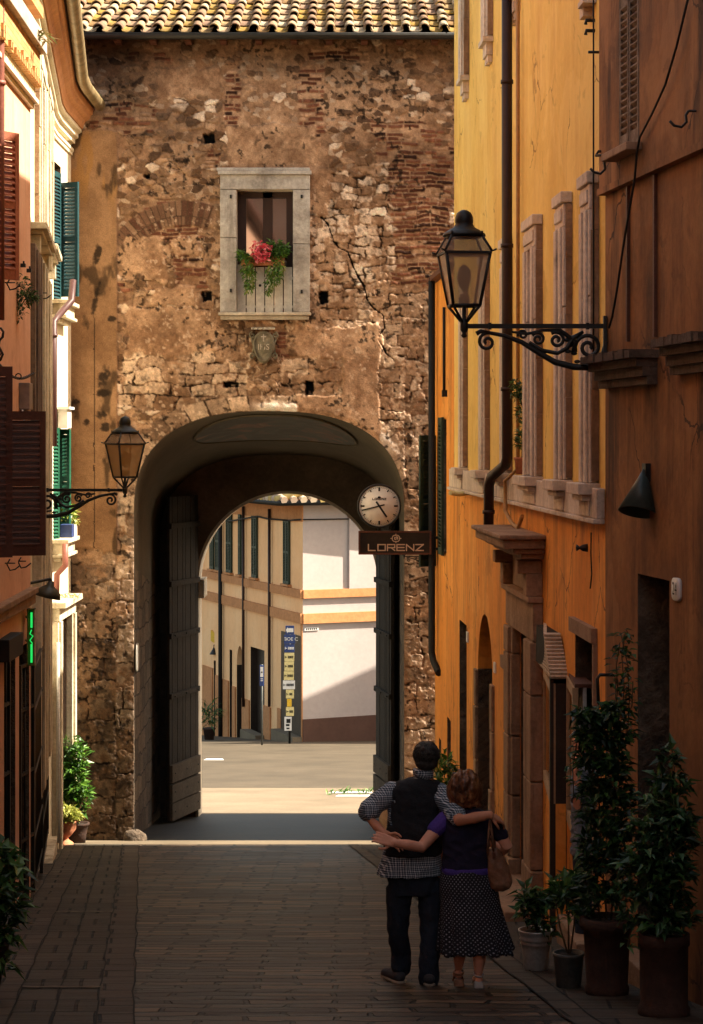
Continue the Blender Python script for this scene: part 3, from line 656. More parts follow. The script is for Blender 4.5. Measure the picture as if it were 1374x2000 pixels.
mb.poly([(IX0 - .2, BY + BT + .02, ISP + IR), (IX1 + .2, BY + BT + .02, ISP + IR), (IX1 + .2, BY + BT + .02, 6), (IX0 - .2, BY + BT + .02, 6)])
mb.build('rear_wall', m['masonry'], gate)
# door leaves
def door_leaf(h0, h1, lab):
    """h0 hinge point (x,y), h1 free edge"""
    a = Vector((h0[0], h0[1], 0)); b = Vector((h1[0], h1[1], 0)); ax = (b - a); Wd = ax.length; ax.normalize(); nn = Vector((-ax.y, ax.x, 0))
    if nn.y > 0: nn = -nn
    zb = gz((h0[1] + h1[1]) / 2) + .09; H = 5.6
    mbp = MB(); up = Vector((0, 0, 1))
    def bx(MBx, s0, s1, n0, n1, z0, z1):
        q = lambda s_, n_, z_: a + ax * s_ + nn * n_ + up * z_
        MBx.hexa([q(s0, n0, z0), q(s1, n0, z0), q(s1, n1, z0), q(s0, n1, z0), q(s0, n0, z1), q(s1, n0, z1), q(s1, n1, z1), q(s0, n1, z1)])
    n = 11
    for i in range(n):
        s0 = Wd * i / n; bx(mbp, s0 + .003, s0 + Wd / n - .006, 0, .06 + .008 * random.random(), zb, zb + H)
    mbp.poly([a + up * zb + nn * .01, b + up * zb + nn * .01, b + up * (zb + H) + nn * .01, a + up * (zb + H) + nn * .01])
    o = mbp.build('gate_door', m['doorwood'], gate)
    mbb = MB()
    for z in (1.25 + .86, 1.25 + 1.9, 1.25 + 2.8, 1.25 + 3.8): bx(mbb, -.0, Wd, .062, .10, zb + z, zb + z + .09)
    mbb.split('cross_rail', m['doorwood'], o)
    mbb = MB()
    for z in (0, .32, .66): bx(mbb, .02, Wd - .01, .062, .115, zb + z + .01, zb + z + .31)
    mbb.split('kick_board', M('grey_boards', [(.07, .053, .038), (.11, .085, .06)], s1=3, s2=24, bump=.5), o)
    mbb = MB()
    for z in (.16, .5, .82, 2.15, 3.2):
        for s_ in (.1, .5, .9): mbb.ell(a + ax * Wd * s_ + nn * .115 + up * (zb + z), .016, .016, .016, 6, 5)
    mbb.split('nail_head', m['iron'], o)
door_leaf((IX0 - .03, BY - .06), ((325 - CX) / F * 38.86, 38.86), 'l')
door_leaf((IX1 + .0, BY - .06), (.74, 38.8), 'r')
# window in the tower
win = thing  # (kept as parts of the tower)
def gbox(mb_, x0, x1, y0, y1, d0, d1): mb_.box(gx(x0), gx(x1), GY - d1, GY - d0, gzz(y1), gzz(y0))
def bevel(o, w_=.008, seg=2):
    b = o.modifiers.new("b", 'BEVEL'); b.width = w_; b.segments = seg; b.limit_method = 'ANGLE'; return o
m['marble'] = M('weathered_marble', [(.25, .225, .20), (.40, .37, .335), (.54, .51, .47)], s1=3.2, s2=26, bump=.45, streak=(.09, .07, .055), samt=.7)
mb = MB()
gbox(mb, 431, 463, 372, 465, .0, .10); gbox(mb, 431, 463, 466, 610, .0, .098); gbox(mb, 573, 606, 372, 477, .0, .10); gbox(mb, 573, 606, 478, 610, .0, .098)
gbox(mb, 431, 606, 343, 371, .0, .105); gbox(mb, 427, 609, 335, 342.5, .0, .15); gbox(mb, 424, 606, 329, 334.6, 0, .12)
wf = bevel(mb.build('window_surround', m['marble'], gate))
mb = MB(); gbox(mb, 428, 608, 611, 617, .0, .19); gbox(mb, 432, 604, 617.4, 625, 0, .14); bevel(mb.build('sill', m['stone'], wf))
mb = MB()
for q in ((452, 385), (452, 568), (590, 385), (590, 570)): gbox(mb, q[0] - 2, q[0] + 2, q[1] - 3, q[1] + 4, .099, .13)
mb.split('hinge_pin', m['iron'], wf)
mb = MB(); gbox(mb, 463, 573, 610, 611.5, -.3, 0)
for a, b, c_, d_ in ((463, 480, 372, 611), (559, 573, 372, 611), (513, 532, 372, 611), (480, 559, 372, 384)): gbox(mb, a, b, c_, d_, -.28, -.20)
mb.build('window_frame', M('dark_window_wood', [(.028, .011, .007), (.04, .016, .010)], s1=4, s2=40, rough=.5, bump=.2), wf)
mb = MB(); gbox(mb, 480, 513, 384, 611, -.26, -.25); gbox(mb, 532, 559, 384, 611, -.26, -.25); mb.build('pane', m['glass'], wf)
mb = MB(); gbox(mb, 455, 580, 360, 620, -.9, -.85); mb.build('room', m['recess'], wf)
mb = MB()   # reveal
for (a, b, c_, d_) in ((462, 463.3, 372, 611), (572.7, 574, 372, 611), (463, 573, 371, 372.4)): gbox(mb, a, b, c_, d_, -.3, .02)
mb.build('reveal', m['stone'], wf)
mb = MB()
for i in range(6): gbox(mb, 463.5 + i * 18.2, 463.5 + i * 18.2 + 16.2, 521 if i else 516, 610.5, -.10, -.075)
gbox(mb, 463, 573, 540, 545, -.12, -.10); gbox(mb, 463, 573, 596, 601, -.12, -.10)
o = mb.build('board_guard', m['whitewood'], wf); mb = MB(); mb.lathe([(.0, 0), (.022, 0), (.022, .01), (0, .01)], (0, 0, 0), 10)
mb.v = [(gx(508) + a, GY + .07 - c_, gzz(557) + b) for a, b, c_ in mb.v]; mb.build('board_hole', m['black'], o)
# coat of arms
def shield():
    mb = MB(); n = 24; S = gx(543) - gx(487)
    def out(t, s_):   # outline in unit box
        a = 2 * math.pi * t; x = .165 * math.sin(a) * (1 + .22 * math.cos(a)); y = .36 * math.cos(a) - .03; return x * s_, y * s_
    rg = []
    for s_, d in ((1.0, .0), (1.0, .07), (.86, .12), (.8, .10), (.4, .14), (.02, .15)):
        rg.append([(gx(516) + out(i / n, s_)[0] * 1.0, GY - d - .02, gzz(676) + out(i / n, s_)[1] * .72) for i in range(n)])
    mb.rings(rg)
    for sg in (-1, 1):
        for (c_, r0, r1, a0, a1) in (((gx(516 + sg * 22), gzz(655)), .05, .012, 90, 90 - sg * 430), ((gx(516 + sg * 21), gzz(695)), .045, .012, 270, 270 + sg * 400)):
            mb.tube([(p[0], GY - .08, p[1]) for p in spiral(c_, r0, r1, a0, a1, 26)], .016, 6)
        mb.tube([(gx(516 + sg * 24), GY - .06, gzz(660)), (gx(516 + sg * 19), GY - .08, gzz(677)), (gx(516 + sg * 22), GY - .06, gzz(692))], .018, 6)
    o = mb.build('stone_shield', M('shield_stone', [(.09, .08, .055), (.16, .14, .095), (.25, .215, .15)], s1=5, s2=30, bump=.6, streak=(.06, .05, .035)), gate)
    mb = MB()
    put_text(mb, "IHS", .13, lambda x, y: (gx(516) + x, GY - .167, gzz(679) + y))
    mb.box(gx(516) - .008, gx(516) + .008, GY - .172, GY - .155, gzz(668), gzz(653)); mb.box(gx(511), gx(521), GY - .171, GY - .156, gzz(659.5), gzz(657.5))
    mb.build('monogram', m['stone'], o)
    mb = MB(); n = 22; pts0, pts1 = [], []
    for i in range(n + 1):
        x = 492 + 46 * i / n; d = .05 + .028 * math.cos(i / n * math.pi * 10); pts0.append((gx(x), GY - .01, gzz(641))); pts1.append((gx(x), GY - .10 - d, gzz(644.5)))
    a = [mb.V(p) for p in pts0]; b = [mb.V(p) for p in pts1]; a2 = [mb.V((p[0], p[1], p[2] + .02)) for p in pts0]; b2 = [mb.V((p[0], p[1], p[2] + .022)) for p in pts1]
    for i in range(n): mb.face((a[i], b[i], b[i + 1], a[i + 1])); mb.face((a2[i], a2[i + 1], b2[i + 1], b2[i])); mb.face((b[i], b2[i], b2[i + 1], b[i + 1]))
    mb.build('scalloped_canopy', m['jamb'], o)
shield()
# white plaque on the left jamb
mb = MB(); q = [(gx(262) + .03 + .0 * t, 35.52 + .30 * u, gzz(1284) + .22 * v_) for t, u, v_ in ()]
n = 24; rg = []
for d, s_ in ((0, 1), (.05, 1), (.06, .9), (.06, .02)):
    rg.append([(GL + .0 + d * .5 + .02, 35.62 - d * 1.2 + .24 * s_ * math.copysign(abs(math.cos(2 * math.pi * i / n)) ** .45, math.cos(2 * math.pi * i / n)) * .8, gzz(1286) + .22 * s_ * math.copysign(abs(math.sin(2 * math.pi * i / n)) ** .45, math.sin(2 * math.pi * i / n))) for i in range(n)])
mb.rings(rg)
gpl = mb.build('wall_plaque', M('pale_plaque', [(.42, .40, .36), (.50, .48, .44)], s1=4, bump=.2)); centre(gpl); tag(gpl, 'pale rounded plaque on the corner of the left gate jamb', 'plaque')
# roof tiles
def roof():
    rp = R(19.5); e0 = Vector((0, GY - .42, gzz(75) - .02)); up = Vector((0, math.cos(rp), math.sin(rp))); nn = Vector((0, -math.sin(rp), math.cos(rp)))
    mb = MB(); pitch = .298; expo = .60; rows = 8
    X0 = -6.0; ncol = 33
    pal = [(.60, .47, .33), (.50, .35, .25), (.66, .55, .42), (.42, .28, .21), (.56, .41, .25), (.70, .62, .50), (.34, .22, .16)]
    lich = [(.50, .32, .045), (.42, .28, .06), (.36, .22, .08), (.44, .31, .15)]
    for c_ in range(ncol):
        xc = X0 + c_ * pitch
        for r in range(rows):
            s0 = r * expo + random.uniform(-.05, .05); L = .70
            # cover tile
            mb.col = tuple(q * w_ for q, w_ in zip(random.choice(pal), (1, .88, .70))); tw = random.uniform(-.022, .022); lift = random.uniform(0, .012)
            A = []
            for t, rad, hh in ((0, .088, .085 + lift), (1, .066, .055)):
                for rr in (rad, rad - .014):
                    A.append([e0 + Vector((xc + tw * (1 - t) + rr * math.cos(math.pi * j / 8), 0, 0)) + up * (s0 + L * t) + nn * (hh + rr * math.sin(math.pi * j / 8)) for j in range(9)])
            o0, i0, o1, i1 = [[mb.V(p) for p in a] for a in A]
            for j in range(8):
                mb.face((o0[j], o0[j + 1], o1[j + 1], o1[j]), True); mb.face((o0[j + 1], o0[j], i0[j], i0[j + 1])); mb.face((i0[j], i1[j], i1[j + 1], i0[j + 1]), True)
            # channel tile
            mb.col = random.choice(lich if random.random() < .5 else pal); mb.col = tuple(q * w_ for q, w_ in zip(mb.col, (1, .9, .75))); xm = xc + pitch / 2 + random.uniform(-.012, .012)
            B = []
            for t, rad, hh in ((0, .10, .085), (1, .115, .055)):
                B.append([e0 + Vector((xm - rad * math.cos(math.pi * j / 6), 0, 0)) + up * (s0 - .05 + L * t) + nn * (hh + lift - .34 * rad * math.sin(math.pi * j / 6)) for j in range(7)])
            b0, b1 = [[mb.V(p) for p in a] for a in B]
            b0b = [mb.V(p - nn * .014) for p in B[0]]
            for j in range(6): mb.face((b0[j], b0[j + 1], b1[j + 1], b1[j]), True); mb.face((b0[j + 1], b0[j], b0b[j], b0b[j + 1]))
    k = NT('roof_tiles'); a = k.n("Attribute"); a.attribute_name = "Col"; v = k.obj()
    n1 = k.noise(v, 9, 6, .7); n2 = k.noise(v, 26, 4, .6); n3 = k.noise(v, 5, 5, .7)
    c = k.mix(1, a.outputs["Color"], k.ramp(n2, [(.25, .26), (.75, .80)]), 'MULTIPLY')
    c = k.mix(k.ramp(n1, [(.52, 0), (.62, .85)]), c, (.05, .04, .03)); c = k.mix(k.ramp(n3, [(.62, 0), (.70, .7)]), c, (.56, .36, .05))
    k.l(c, k.b.inputs["Base Color"]); k.b.inputs["Roughness"].default_value = .9; k.bump(n2, .5, .012)
    ro = mb.build('roof', k.m, gate)
    mb = MB(); T = rows * expo
    a = e0 + nn * .0; mb.hexa([(-6.2, a.y, a.z - .06), (3.9, a.y, a.z - .06)] + [tuple(Vector((x_, a.y, a.z - .06)) + up * T) for x_ in (3.9, -6.2)] + [(-6.2, a.y, a.z + .02), (3.9, a.y, a.z + .02)] + [tuple(Vector((x_, a.y, a.z + .02)) + up * T) for x_ in (3.9, -6.2)])
    rd = a + up * T; mb.poly([(-6.2, rd.y, rd.z), (3.9, rd.y, rd.z), (3.9, rd.y + 1.4, rd.z - .5), (-6.2, rd.y + 1.4, rd.z - .5)])
    mb.build('roof_deck', m['recess'], ro)
    mb = MB(); n = 8; rg = []
    for x_ in (-6.2, 3.9):
        rg.append([(x_, e0.y - .05 + .075 * math.cos(math.pi + math.pi * j / n), e0.z + .005 + .085 * math.sin(math.pi + math.pi * j / n)) for j in range(n + 1)] + [(x_, e0.y - .05 + .066 * math.cos(2 * math.pi - math.pi * j / n), e0.z + .01 + .075 * math.sin(2 * math.pi - math.pi * j / n)) for j in range(n + 1)])
    mb.rings(rg); mb.tube([(-6.2, e0.y - .125, e0.z + .005), (3.9, e0.y - .125, e0.z + .005)], .009, 6)
    for i in range(10): mb.box(-5.4 + i * .98, -5.38 + i * .98, e0.y - .14, e0.y + .05, e0.z - .0, e0.z + .012)
    mb.build('gutter', m['iron'], ro)
    mb = MB()
    for i in range(18): mb.box(-5.9 + i * .55, -5.8 + i * .55, GY - .36, GY + .2, gzz(86) - .02, gzz(80))
    mb.build('rafter_ends', m['brownwood'], ro)
roof()
# worn guard stone by the left pier
mb = MB(); c0 = P(268, 1618, 35.35)
rg = []
for i, (z, r) in enumerate(((-.12, .17), (.04, .17), (.10, .15), (.145, .10), (.16, .03))):
    rg.append([(c0[0] - .05 + r * (1.0 + .15 * math.sin(3 * t + i)) * math.cos(t) * 1.1, c0[1] + r * .7 * math.sin(t), gz(35.3) + z + .02 * math.sin(2 * t)) for t in [2 * math.pi * j / 14 for j in range(14)]])
mb.rings(rg); gs = mb.build('guard_stone', m['darkmason']); centre(gs); tag(gs, 'worn rounded guard stone at the foot of the left gate pier', 'stone')
mb = MB(); rg = []
for i, (z, r) in enumerate(((-.12, .19), (.15, .20), (.42, .19), (.55, .14), (.6, .03))):
    rg.append([(.62 + r * (1.0 + .12 * math.sin(3 * t + i)) * math.cos(t), 36.0 + r * .8 * math.sin(t), gz(36) + z) for t in [2 * math.pi * j / 14 for j in range(14)]])
mb.rings(rg); gs = mb.build('guard_stone', m['brownstone']); centre(gs); tag(gs, 'taller guard stone inside the right gate pier behind the man', 'stone')
# ------------------------------------------------------------------ right side: yellow house, its lower end, umber house
ROOF_R = 7.6
yel = thing('yellow_house', 'tall yellow and orange plastered house with stone window surrounds on the right', 'house', WR.p(24, 0, gz(24)))
YB = -.46      # sill band level, between the yellow and the orange paint
Y0, Y1 = 17.66, 30.5
def sr(px, n=0): return WR.s(px, n)
def zr(py, s, n=0): return WR.z(py, s, n)
wins = [(894, 914), (933, 957), (974, 1001), (1019, 1060), (1079, 1118), (1128, 1170)]
win_s = []
for a, b in wins:
    s_far = WR.s(a, .10); s_near = WR.s(b, 0.0); win_s.append((s_near, s_far))
holes_up = [(a + .27, b - .27, -.34, 1.72) for a, b in win_s]
upw = [(WR.s(898, .08), 29.7 - 1.25), (WR.s(942, .08), 26.9 - 1.2), (WR.s(991, .08), 24.3 - 1.2)]
holes_up += [(b + .25, a - .25, 4.66, 6.5) for a, b in upw]
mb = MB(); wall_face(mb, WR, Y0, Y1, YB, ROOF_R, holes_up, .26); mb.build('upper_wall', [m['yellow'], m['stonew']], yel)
# ground floor openings: (near s, far s, top z)
g = lambda y: gz(y) - .3
dr1 = (WR.s(912), WR.s(898), zr(1214, 29.4)); arc = (WR.s(962), WR.s(934), zr(1196, 26.9)); dr3 = (WR.s(1006), WR.s(988), zr(1308, 24.2))
por = (WR.s(1044), WR.s(1018), zr(1232, 22.6)); op5 = (WR.s(1165), WR.s(1124), zr(1232, 19.3))
holes_lo = [(q[0], q[1], g(q[1]) - .3, q[2]) for q in (dr1, arc, dr3, por, op5)]
mb = MB(); wall_face(mb, WR, Y0, Y1, -8.0, YB - .002, holes_lo, .55)
# arch infill
def arch_infill(mb, W, a, b, ztop, zsp, D):
    n = 16; c_ = (a + b) / 2; hw = (b - a) / 2
    pts = [(c_ - hw * math.cos(math.pi * i / n), zsp + (ztop - zsp) * math.sin(math.pi * i / n)) for i in range(n + 1)]
    for (s_, z_), (s2, z2) in zip(pts, pts[1:]):
        mb.poly([W.p(s_, -.0015, z_), W.p(s2, -.0015, z2), W.p(s2, -.0015, ztop + .002), W.p(s_, -.0015, ztop + .002)])
        mb.poly([W.p(s_, -.0015, z_), W.p(s_, D, z_), W.p(s2, D, z2), W.p(s2, -.0015, z2)])
arch_infill(mb, WR, arc[0], arc[1], arc[2], arc[2] - .72, -.54)
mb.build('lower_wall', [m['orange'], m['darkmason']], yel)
mb = MB(); mb.wbox(WR, Y0 + .02, Y1 - .02, -9, -.8, -8.2, ROOF_R - .05); mb.wbox(WR, Y1 - .05, Y1, -9, -.01, -8.2, ROOF_R - .02); mb.wbox(WR, Y0, Y0 + .05, -9, -.01, -8.2, ROOF_R - .02); mb.build('house_body', m['yellow'], yel)
mb = MB(); mb.wbox(WR, Y0 - .1, Y1 + .1, -9, .45, ROOF_R, ROOF_R + .18); mb.build('roof', m['brownwood'], yel)
def surround(W, a, b, z0, z1, pr, jw, parent, head=.30, mat_=None, drip=True):
    """stone frame round an opening: outer edges a..b, returns the surround part"""
    mb = MB(); mm = mat_ or m['stonew']
    zj = z1 - head
    for x0, x1 in ((a, a + jw), (b - jw, b)):
        mb.wbox(W, x0, x1, 0.002, pr, z0, zj - .7); mb.wbox(W, x0, x1, 0.002, pr + .004, zj - .695, zj - .004)
        mb.wbox(W, x0 + jw * .25, x1 - jw * .25, pr, pr + .025, z0, zj - .004)
    mb.wbox(W, a, b, 0.002, pr + .002, zj, z1 - .1)
    mb.wbox(W, a + .06, b - .06, pr, pr + .02, zj + .05, z1 - .14)
    mb.wbox(W, a - .03, b + .03, 0.002, pr + .03, z1 - .098, z1)
    o = mb.build('window_surround', mm, parent); bevel(o, .01)
    mb = MB(); z = z0 + .02
    while z < z1 - .12:
        z2 = min(z + random.uniform(.35, .75), z1 - .1); mb.wbox(W, a - .02 - random.uniform(0, .012), a - .001, 0.002, pr - .008 - random.uniform(0, .012), z, z2 - .004); z = z2
    mb.build('jamb_edge', m['brownstone'], o); return o
def sash(W, a, b, z0, z1, D, parent, mat_=None):
    mb = MB(); mm = mat_ or m['brownwood']; c_ = (a + b) / 2
    for x0, x1, y0_, y1_ in ((a, a + .07, z0, z1), (b - .07, b, z0, z1), (c_ - .05, c_ + .05, z0, z1), (a, b, z1 - .07, z1), (a, b, z0, z0 + .09), (a, b, z0 + (z1 - z0) * .62, z0 + (z1 - z0) * .62 + .04)):
        mb.wbox(W, x0, x1, D, D + .06, y0_, y1_)
    o = mb.build('sash', mm, parent)
    mb = MB(); mb.wbox(W, a, b, D - .01, D + .02, z0, z1); mb.build('pane', m['glass'], o)
def consoled_sill(W, a, b, z, pr, parent, h=.09):
    mb = MB(); mb.wbox(W, a - .06, b + .06, .0, pr, z - h, z); mb.wbox(W, a, b, .0, pr - .04, z - h - .05, z - h - .002); mb.wbox(W, a + .05, b - .05, .0, pr - .09, z - h - .10, z - h - .052)
    bevel(mb.build('sill', m['stonew'], parent), .008)
for i, (a, b) in enumerate(win_s):
    o = surround(WR, a, b, -.335, 2.16, .075, .25, yel)
    sash(WR, a + .25, b - .25, -.33, 1.86, -.16, o)
    # stone panel above the light, as in the photograph
    consoled_sill(WR, a - .02, b + .02, -.336, .18, o)
    mb = MB(); mb.wbox(WR, a + .25, b - .25, .0, .03, 1.42, 1.858); bevel(mb.build('transom_panel', m['stonew'], o), .008)
for a, b in upw:
    o = surround(WR, b, a, 4.62, 6.9, .08, .22, yel); sash(WR, b + .22, a - .22, 4.62, 6.6, -.16, o)
    mb = MB()
    for s_ in (b + .03, a - .21): mb.wbox(WR, s_, s_ + .18, .002, .075, 4.42, 4.615); mb.wbox(WR, s_ + .03, s_ + .15, .002, .055, 4.34, 4.418)
    mb.wbox(WR, b - .04, a + .04, .002, .12, 4.56, 4.618); mb.build('sill', m['stonew'], o)
mb = MB(); mb.wbox(WR, Y0 + .01, Y1, .003, .07, YB - .15, YB + .09); mb.wbox(WR, Y0 + .01, Y1, .003, .10, YB - .19, YB - .152)
n = 0
for a, b in win_s: mb.wbox(WR, a - .0, b + .0, .07, .085, YB - .14, YB + .08)
bevel(mb.build('sill_band', m['stonew'], yel), .01)
# door panels in the ground floor
def back(W, q, D, mat_, name='door', ztop=None):
    mb = MB(); a, b, t = q; n = 5
    for i in range(n):
        s0 = a + (b - a) * i / n; mb.wbox(W, s0, s0 + (b - a) / n - .012, D - .05, D, g(b) - .2, t)
    mb.wbox(W, a, b, D - .06, D - .01, g(b) - .2, t); return mb.build(name, mat_, yel)
m['darkdoor'] = M('dark_door', [(.025, .016, .011), (.045, .03, .02)], s1=3, s2=30, rough=.5, bump=.3)
back(WR, dr1, -.42, m['darkdoor']); back(WR, arc, -.45, m['darkdoor']); back(WR, dr3, -.3, m['darkdoor']); back(WR, por, -.45, m['darkdoor']); back(WR, op5, -.5, m['darkdoor'])
for a, b in ((arc[0] - .24, arc[0]), (arc[1], arc[1] + .22)):   # arch jambs of stone
    mb = MB(); z = g(28)
    while z < arc[2] - .75:
        h_ = random.uniform(.5, .8); z2 = min(z + h_, arc[2] - .72); e_ = random.uniform(0, .03)
        mb.wbox(WR, a, b, -.2, .03 + e_, z, z2 - .012); z = z2
    bevel(mb.build('arch_jamb', m['brownstone'], yel), .012)
mb = MB(); mb.wbox(WR, dr3[0] - .06, dr3[1] + .1, 0, .05, dr3[2], dr3[2] + .13); mb.build('lintel', m['brownstone'], yel)
mb = MB(); mb.wbox(WR, op5[0] - .06, op5[1] + .06, 0, .05, op5[2], op5[2] + .12); mb.wbox(WR, op5[0] - .07, op5[0], 0, .035, -8, op5[2] - .002); mb.build('lintel', m['brownstone'], yel)
# portal
mb = MB()
PA, PB = WR.s(1062), WR.s(1006)
for a, b in ((PA, por[0]), (por[1], PB)):
    mb.wbox(WR, a, b, 0, .13, -8, gz(b) + .55)
    z = gz(b) + .56
    while z < por[2] - .01:
        z2 = min(z + random.uniform(.55, .85), por[2]); mb.wbox(WR, a + .03, b - .03, 0, .09 + random.uniform(0, .01), z, z2 - .012); mb.wbox(WR, a + (.03 if a == PA else .12), b - (.12 if a == PA else .03), .08, .125, z, z2 - .012); z = z2
zl = zr(1165, 22.3)
mb.wbox(WR, PA + .02, PB - .02, 0, .10, por[2], zl); mb.wbox(WR, PA, PB, 0, .15, zl, zl + .06)
for s_ in (PA + .05, PB - .29):      # consoles
    mb.wbox(WR, s_, s_ + .24, 0, .16, zl + .06, zl + .28); mb.wbox(WR, s_ + .02, s_ + .22, 0, .24, zl + .28, zr(1085, 22.3))
mb.wbox(WR, PA + .3, PB - .3, 0, .06, zl + .06, zr(1085, 22.3))
zc = zr(1082, 22.3)
for i, (p_, h0, h1) in enumerate(((.22, 0, .05), (.30, .05, .10), (.40, .10, .19), (.44, .19, .235))): mb.wbox(WR, PA - .05 - .05 * i, PB + .05 + .05 * i, 0, p_, zc + h0 + .001, zc + h1)
bevel(mb.build('portal', m['brownstone'], yel), .012)
mb = MB(); mb.wbox(WR, PA - .08, PB + .05, 0, .38, -8, gz(21.6) + .14); mb.wbox(WR, arc[0] - .1, arc[1] + .1, 0, .2, -8, gz(26) + .1); mb.wbox(WR, op5[0], op5[1], 0, .16, -8, gz(18.2) + .12); mb.wbox(WR, dr3[0], dr3[1], 0, .2, -8, gz(23.8) + .12); [bevel(q, .012) for q in mb.split('doorstep', m['brownstone'], yel)]
# small house plates
mb = MB()
for px_, py_ in ((970, 1305), (916, 1245)): s_ = WR.s(px_); mb.wbox(WR, s_, s_ + .14, 0.001, .02, zr(py_ + 10, s_), zr(py_ - 10, s_))
mb.split('number_plate', m['white'], yel)
# downpipe with its offset over the portal
dp = MB(); s_ = 23.3
zt = lambda py: zr(py, s_, .15)
dp.tube([WR.p(s_, .12, 7.4), WR.p(s_, .12, zt(895)), WR.p(s_ + .06, .13, zt(908)), WR.p(s_ + .55, .22, zt(932)), WR.p(s_ + .62, .24, zt(950)), WR.p(s_ + .66, .24, zt(1048))], .055, 10)
dpo = dp.build('downpipe', m['pipe']); centre(dpo); tag(dpo, 'long dark brown downpipe kinking over the sill band of the yellow house', 'downpipe')
mb = MB()
for py in (160, 480, 760, 1000):
    s2 = s_ + (.65 if py > 950 else 0); n_ = .24 if py > 950 else .12; p0 = WR.p(s2, n_, zr(py, s2, .12)); mb.lathe([(.054, -.02), (.066, -.02), (.066, .02), (.054, .02)], p0, 12)
mb.split('pipe_clamp', m['pipe'], dpo)
mb = MB(); s_ = 22.95
mb.tube([WR.p(s_, .05, 7.4), WR.p(s_, .05, zr(915, s_)), WR.p(s_ + .2, .10, zr(930, s_)), WR.p(s_ + .35, .14, zr(940, s_)), WR.p(s_ + .32, .14, zr(1000, s_)), WR.p(s_ + .1, .10, zr(1022, s_)), WR.p(s_ - .25, .08, zr(1030, s_)), WR.p(s_ - .45, .06, zr(1005, s_))], .020, 8)
o = mb.build('gas_pipe', M('ochre_pipe', [(.34, .17, .05), (.40, .21, .07)], s1=3, rough=.5, bump=.1)); centre(o); tag(o, 'thin ochre pipe beside the brown downpipe, curling above the portal', 'pipe')

# lower end of the yellow house, to the side street
ann = thing('yellow_annex', 'lower yellow house end with a green shutter, beside the gate', 'house', WR.p(32, 0, gz(32)))
AZ = 2.35; A0, A1 = 30.52, 33.6
mb = MB(); da = (WR.s(872), WR.s(863), zr(1235, 32)); 
wall_face(mb, WR, A0, A1, -8, AZ, [(WR.s(872.5), WR.s(860), zr(1075, 32.5), zr(820, 32.5)), (WR.s(881), WR.s(874), -8, zr(1400, 31.5)), (WR.s(862), WR.s(858), -8, zr(1440, 32.9))], .2)
mb.wbox(WR, A0, A1, -7, -.25, -8.2, AZ - .02); mb.wbox(WR, A1 - .03, A1, -7, -.01, -8.2, AZ - .02); mb.build('wall', [m['orange'], m['darkmason']], ann)
mb = MB(); mb.wbox(WR, A0, A1 + .1, -7, .12, AZ, AZ + .07); mb.build('roof', m['brownwood'], ann)
mb = MB(); mb.wbox(WR, WR.s(872.5), WR.s(860), -.22, -.18, zr(1075, 32.5), zr(820, 32.5)); mb.build('pane', m['glass'], ann)
mb = MB(); p0 = WR.p(33.3, .03, zr(1108, 33.0)); dr = Vector((-.62, -.5, 0)); louvre(mb, p0, (-.80, -.6), zr(850, 33.0) - zr(1108, 33.0), .30); mb.build('shutter', m['dkgreen'], ann)
mb = MB(); p0 = WR.p(31.75, .03, zr(1085, 31.8)); louvre(mb, p0, (-.05, 1), zr(815, 31.8) - zr(1085, 31.8), .55); mb.build('shutter', m['dkgreen'], ann)
mb = MB(); s_ = 33.1
mb.tube([WR.p(s_, .09, zr(548, s_)), WR.p(s_, .09, zr(1275, s_)), WR.p(s_ - .05, .07, zr(1290, s_)), WR.p(s_ - .5, .03, zr(1308, s_))], .05, 10); mb.tube([WR.p(s_, .09, zr(560, s_)), WR.p(s_, .09, zr(545, s_)), WR.p(s_ - .2, -.1, zr(538, s_))], .05, 8)
o = mb.build('downpipe', m['black']); centre(o); tag(o, 'dark downpipe at the far corner of the lower house end, behind the clock', 'downpipe')
mb = MB(); s_ = 31.6; mb.tube([WR.p(s_, .04, zr(600, s_)), WR.p(s_, .04, zr(764, s_))], .022, 8); mb.wbox(WR, s_ - .05, s_ + .05, 0, .07, zr(775, s_), zr(762, s_)); o = mb.build('cable_duct', m['black']); centre(o); tag(o, 'short dark cable duct on the lower house end above the green shutters', 'pipe')

# umber house, near right
umb = thing('umber_house', 'dark orange brown plastered house with shuttered window and doorway, nearest on the right', 'house', WD.p(15.5, 0, gz(15.5)))
zd = lambda py, s_, n=0: WD.z(py, s_, n)
sd = lambda px, n=0: WD.s(px, n)
U0, U1 = -12.0, 17.66
ua, ub = sd(1308), sd(1246)     # doorway
va, vb = sd(1262), sd(1222)     # window
wz0, wz1 = zd(288, 16.7), 4.4
LED = 1.945
mb = MB(); wall_face(mb, WD, U0, U1, -8, LED, [(ua, ub, -8, zd(1123, 16.5))], .6)
wall_face(mb, WD, U0, U1, LED, 11.5, [], .1)  # height above the view raised to shade the near street
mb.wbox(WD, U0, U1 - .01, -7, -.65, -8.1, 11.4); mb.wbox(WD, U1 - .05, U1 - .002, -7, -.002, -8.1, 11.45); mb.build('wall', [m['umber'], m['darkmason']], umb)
mb = MB(); wall_face(mb, WD, U0, U1 + .001, LED, 11.5, [(va, vb, wz0, wz1)], .05); mb.v = [tuple(Vector(p) + Vector((WD.nx, WD.ny, 0)) * .05) for p in mb.v]
mb.wbox(WD, U0, U1 + .001, -.02, .05, LED - .012, LED); mb.wbox(WD, U0, U1 + .01, .0, .065, LED - .02, LED + .03); mb.build('upper_wall', [m['umber'], m['darkmason']], umb)
mb = MB(); mb.wbox(WD, U0, U1 + .1, -7, .5, 11.5, 11.7); mb.build('roof', m['brownwood'], umb)
ax = Vector((WD.dx, WD.dy, 0)).normalized()
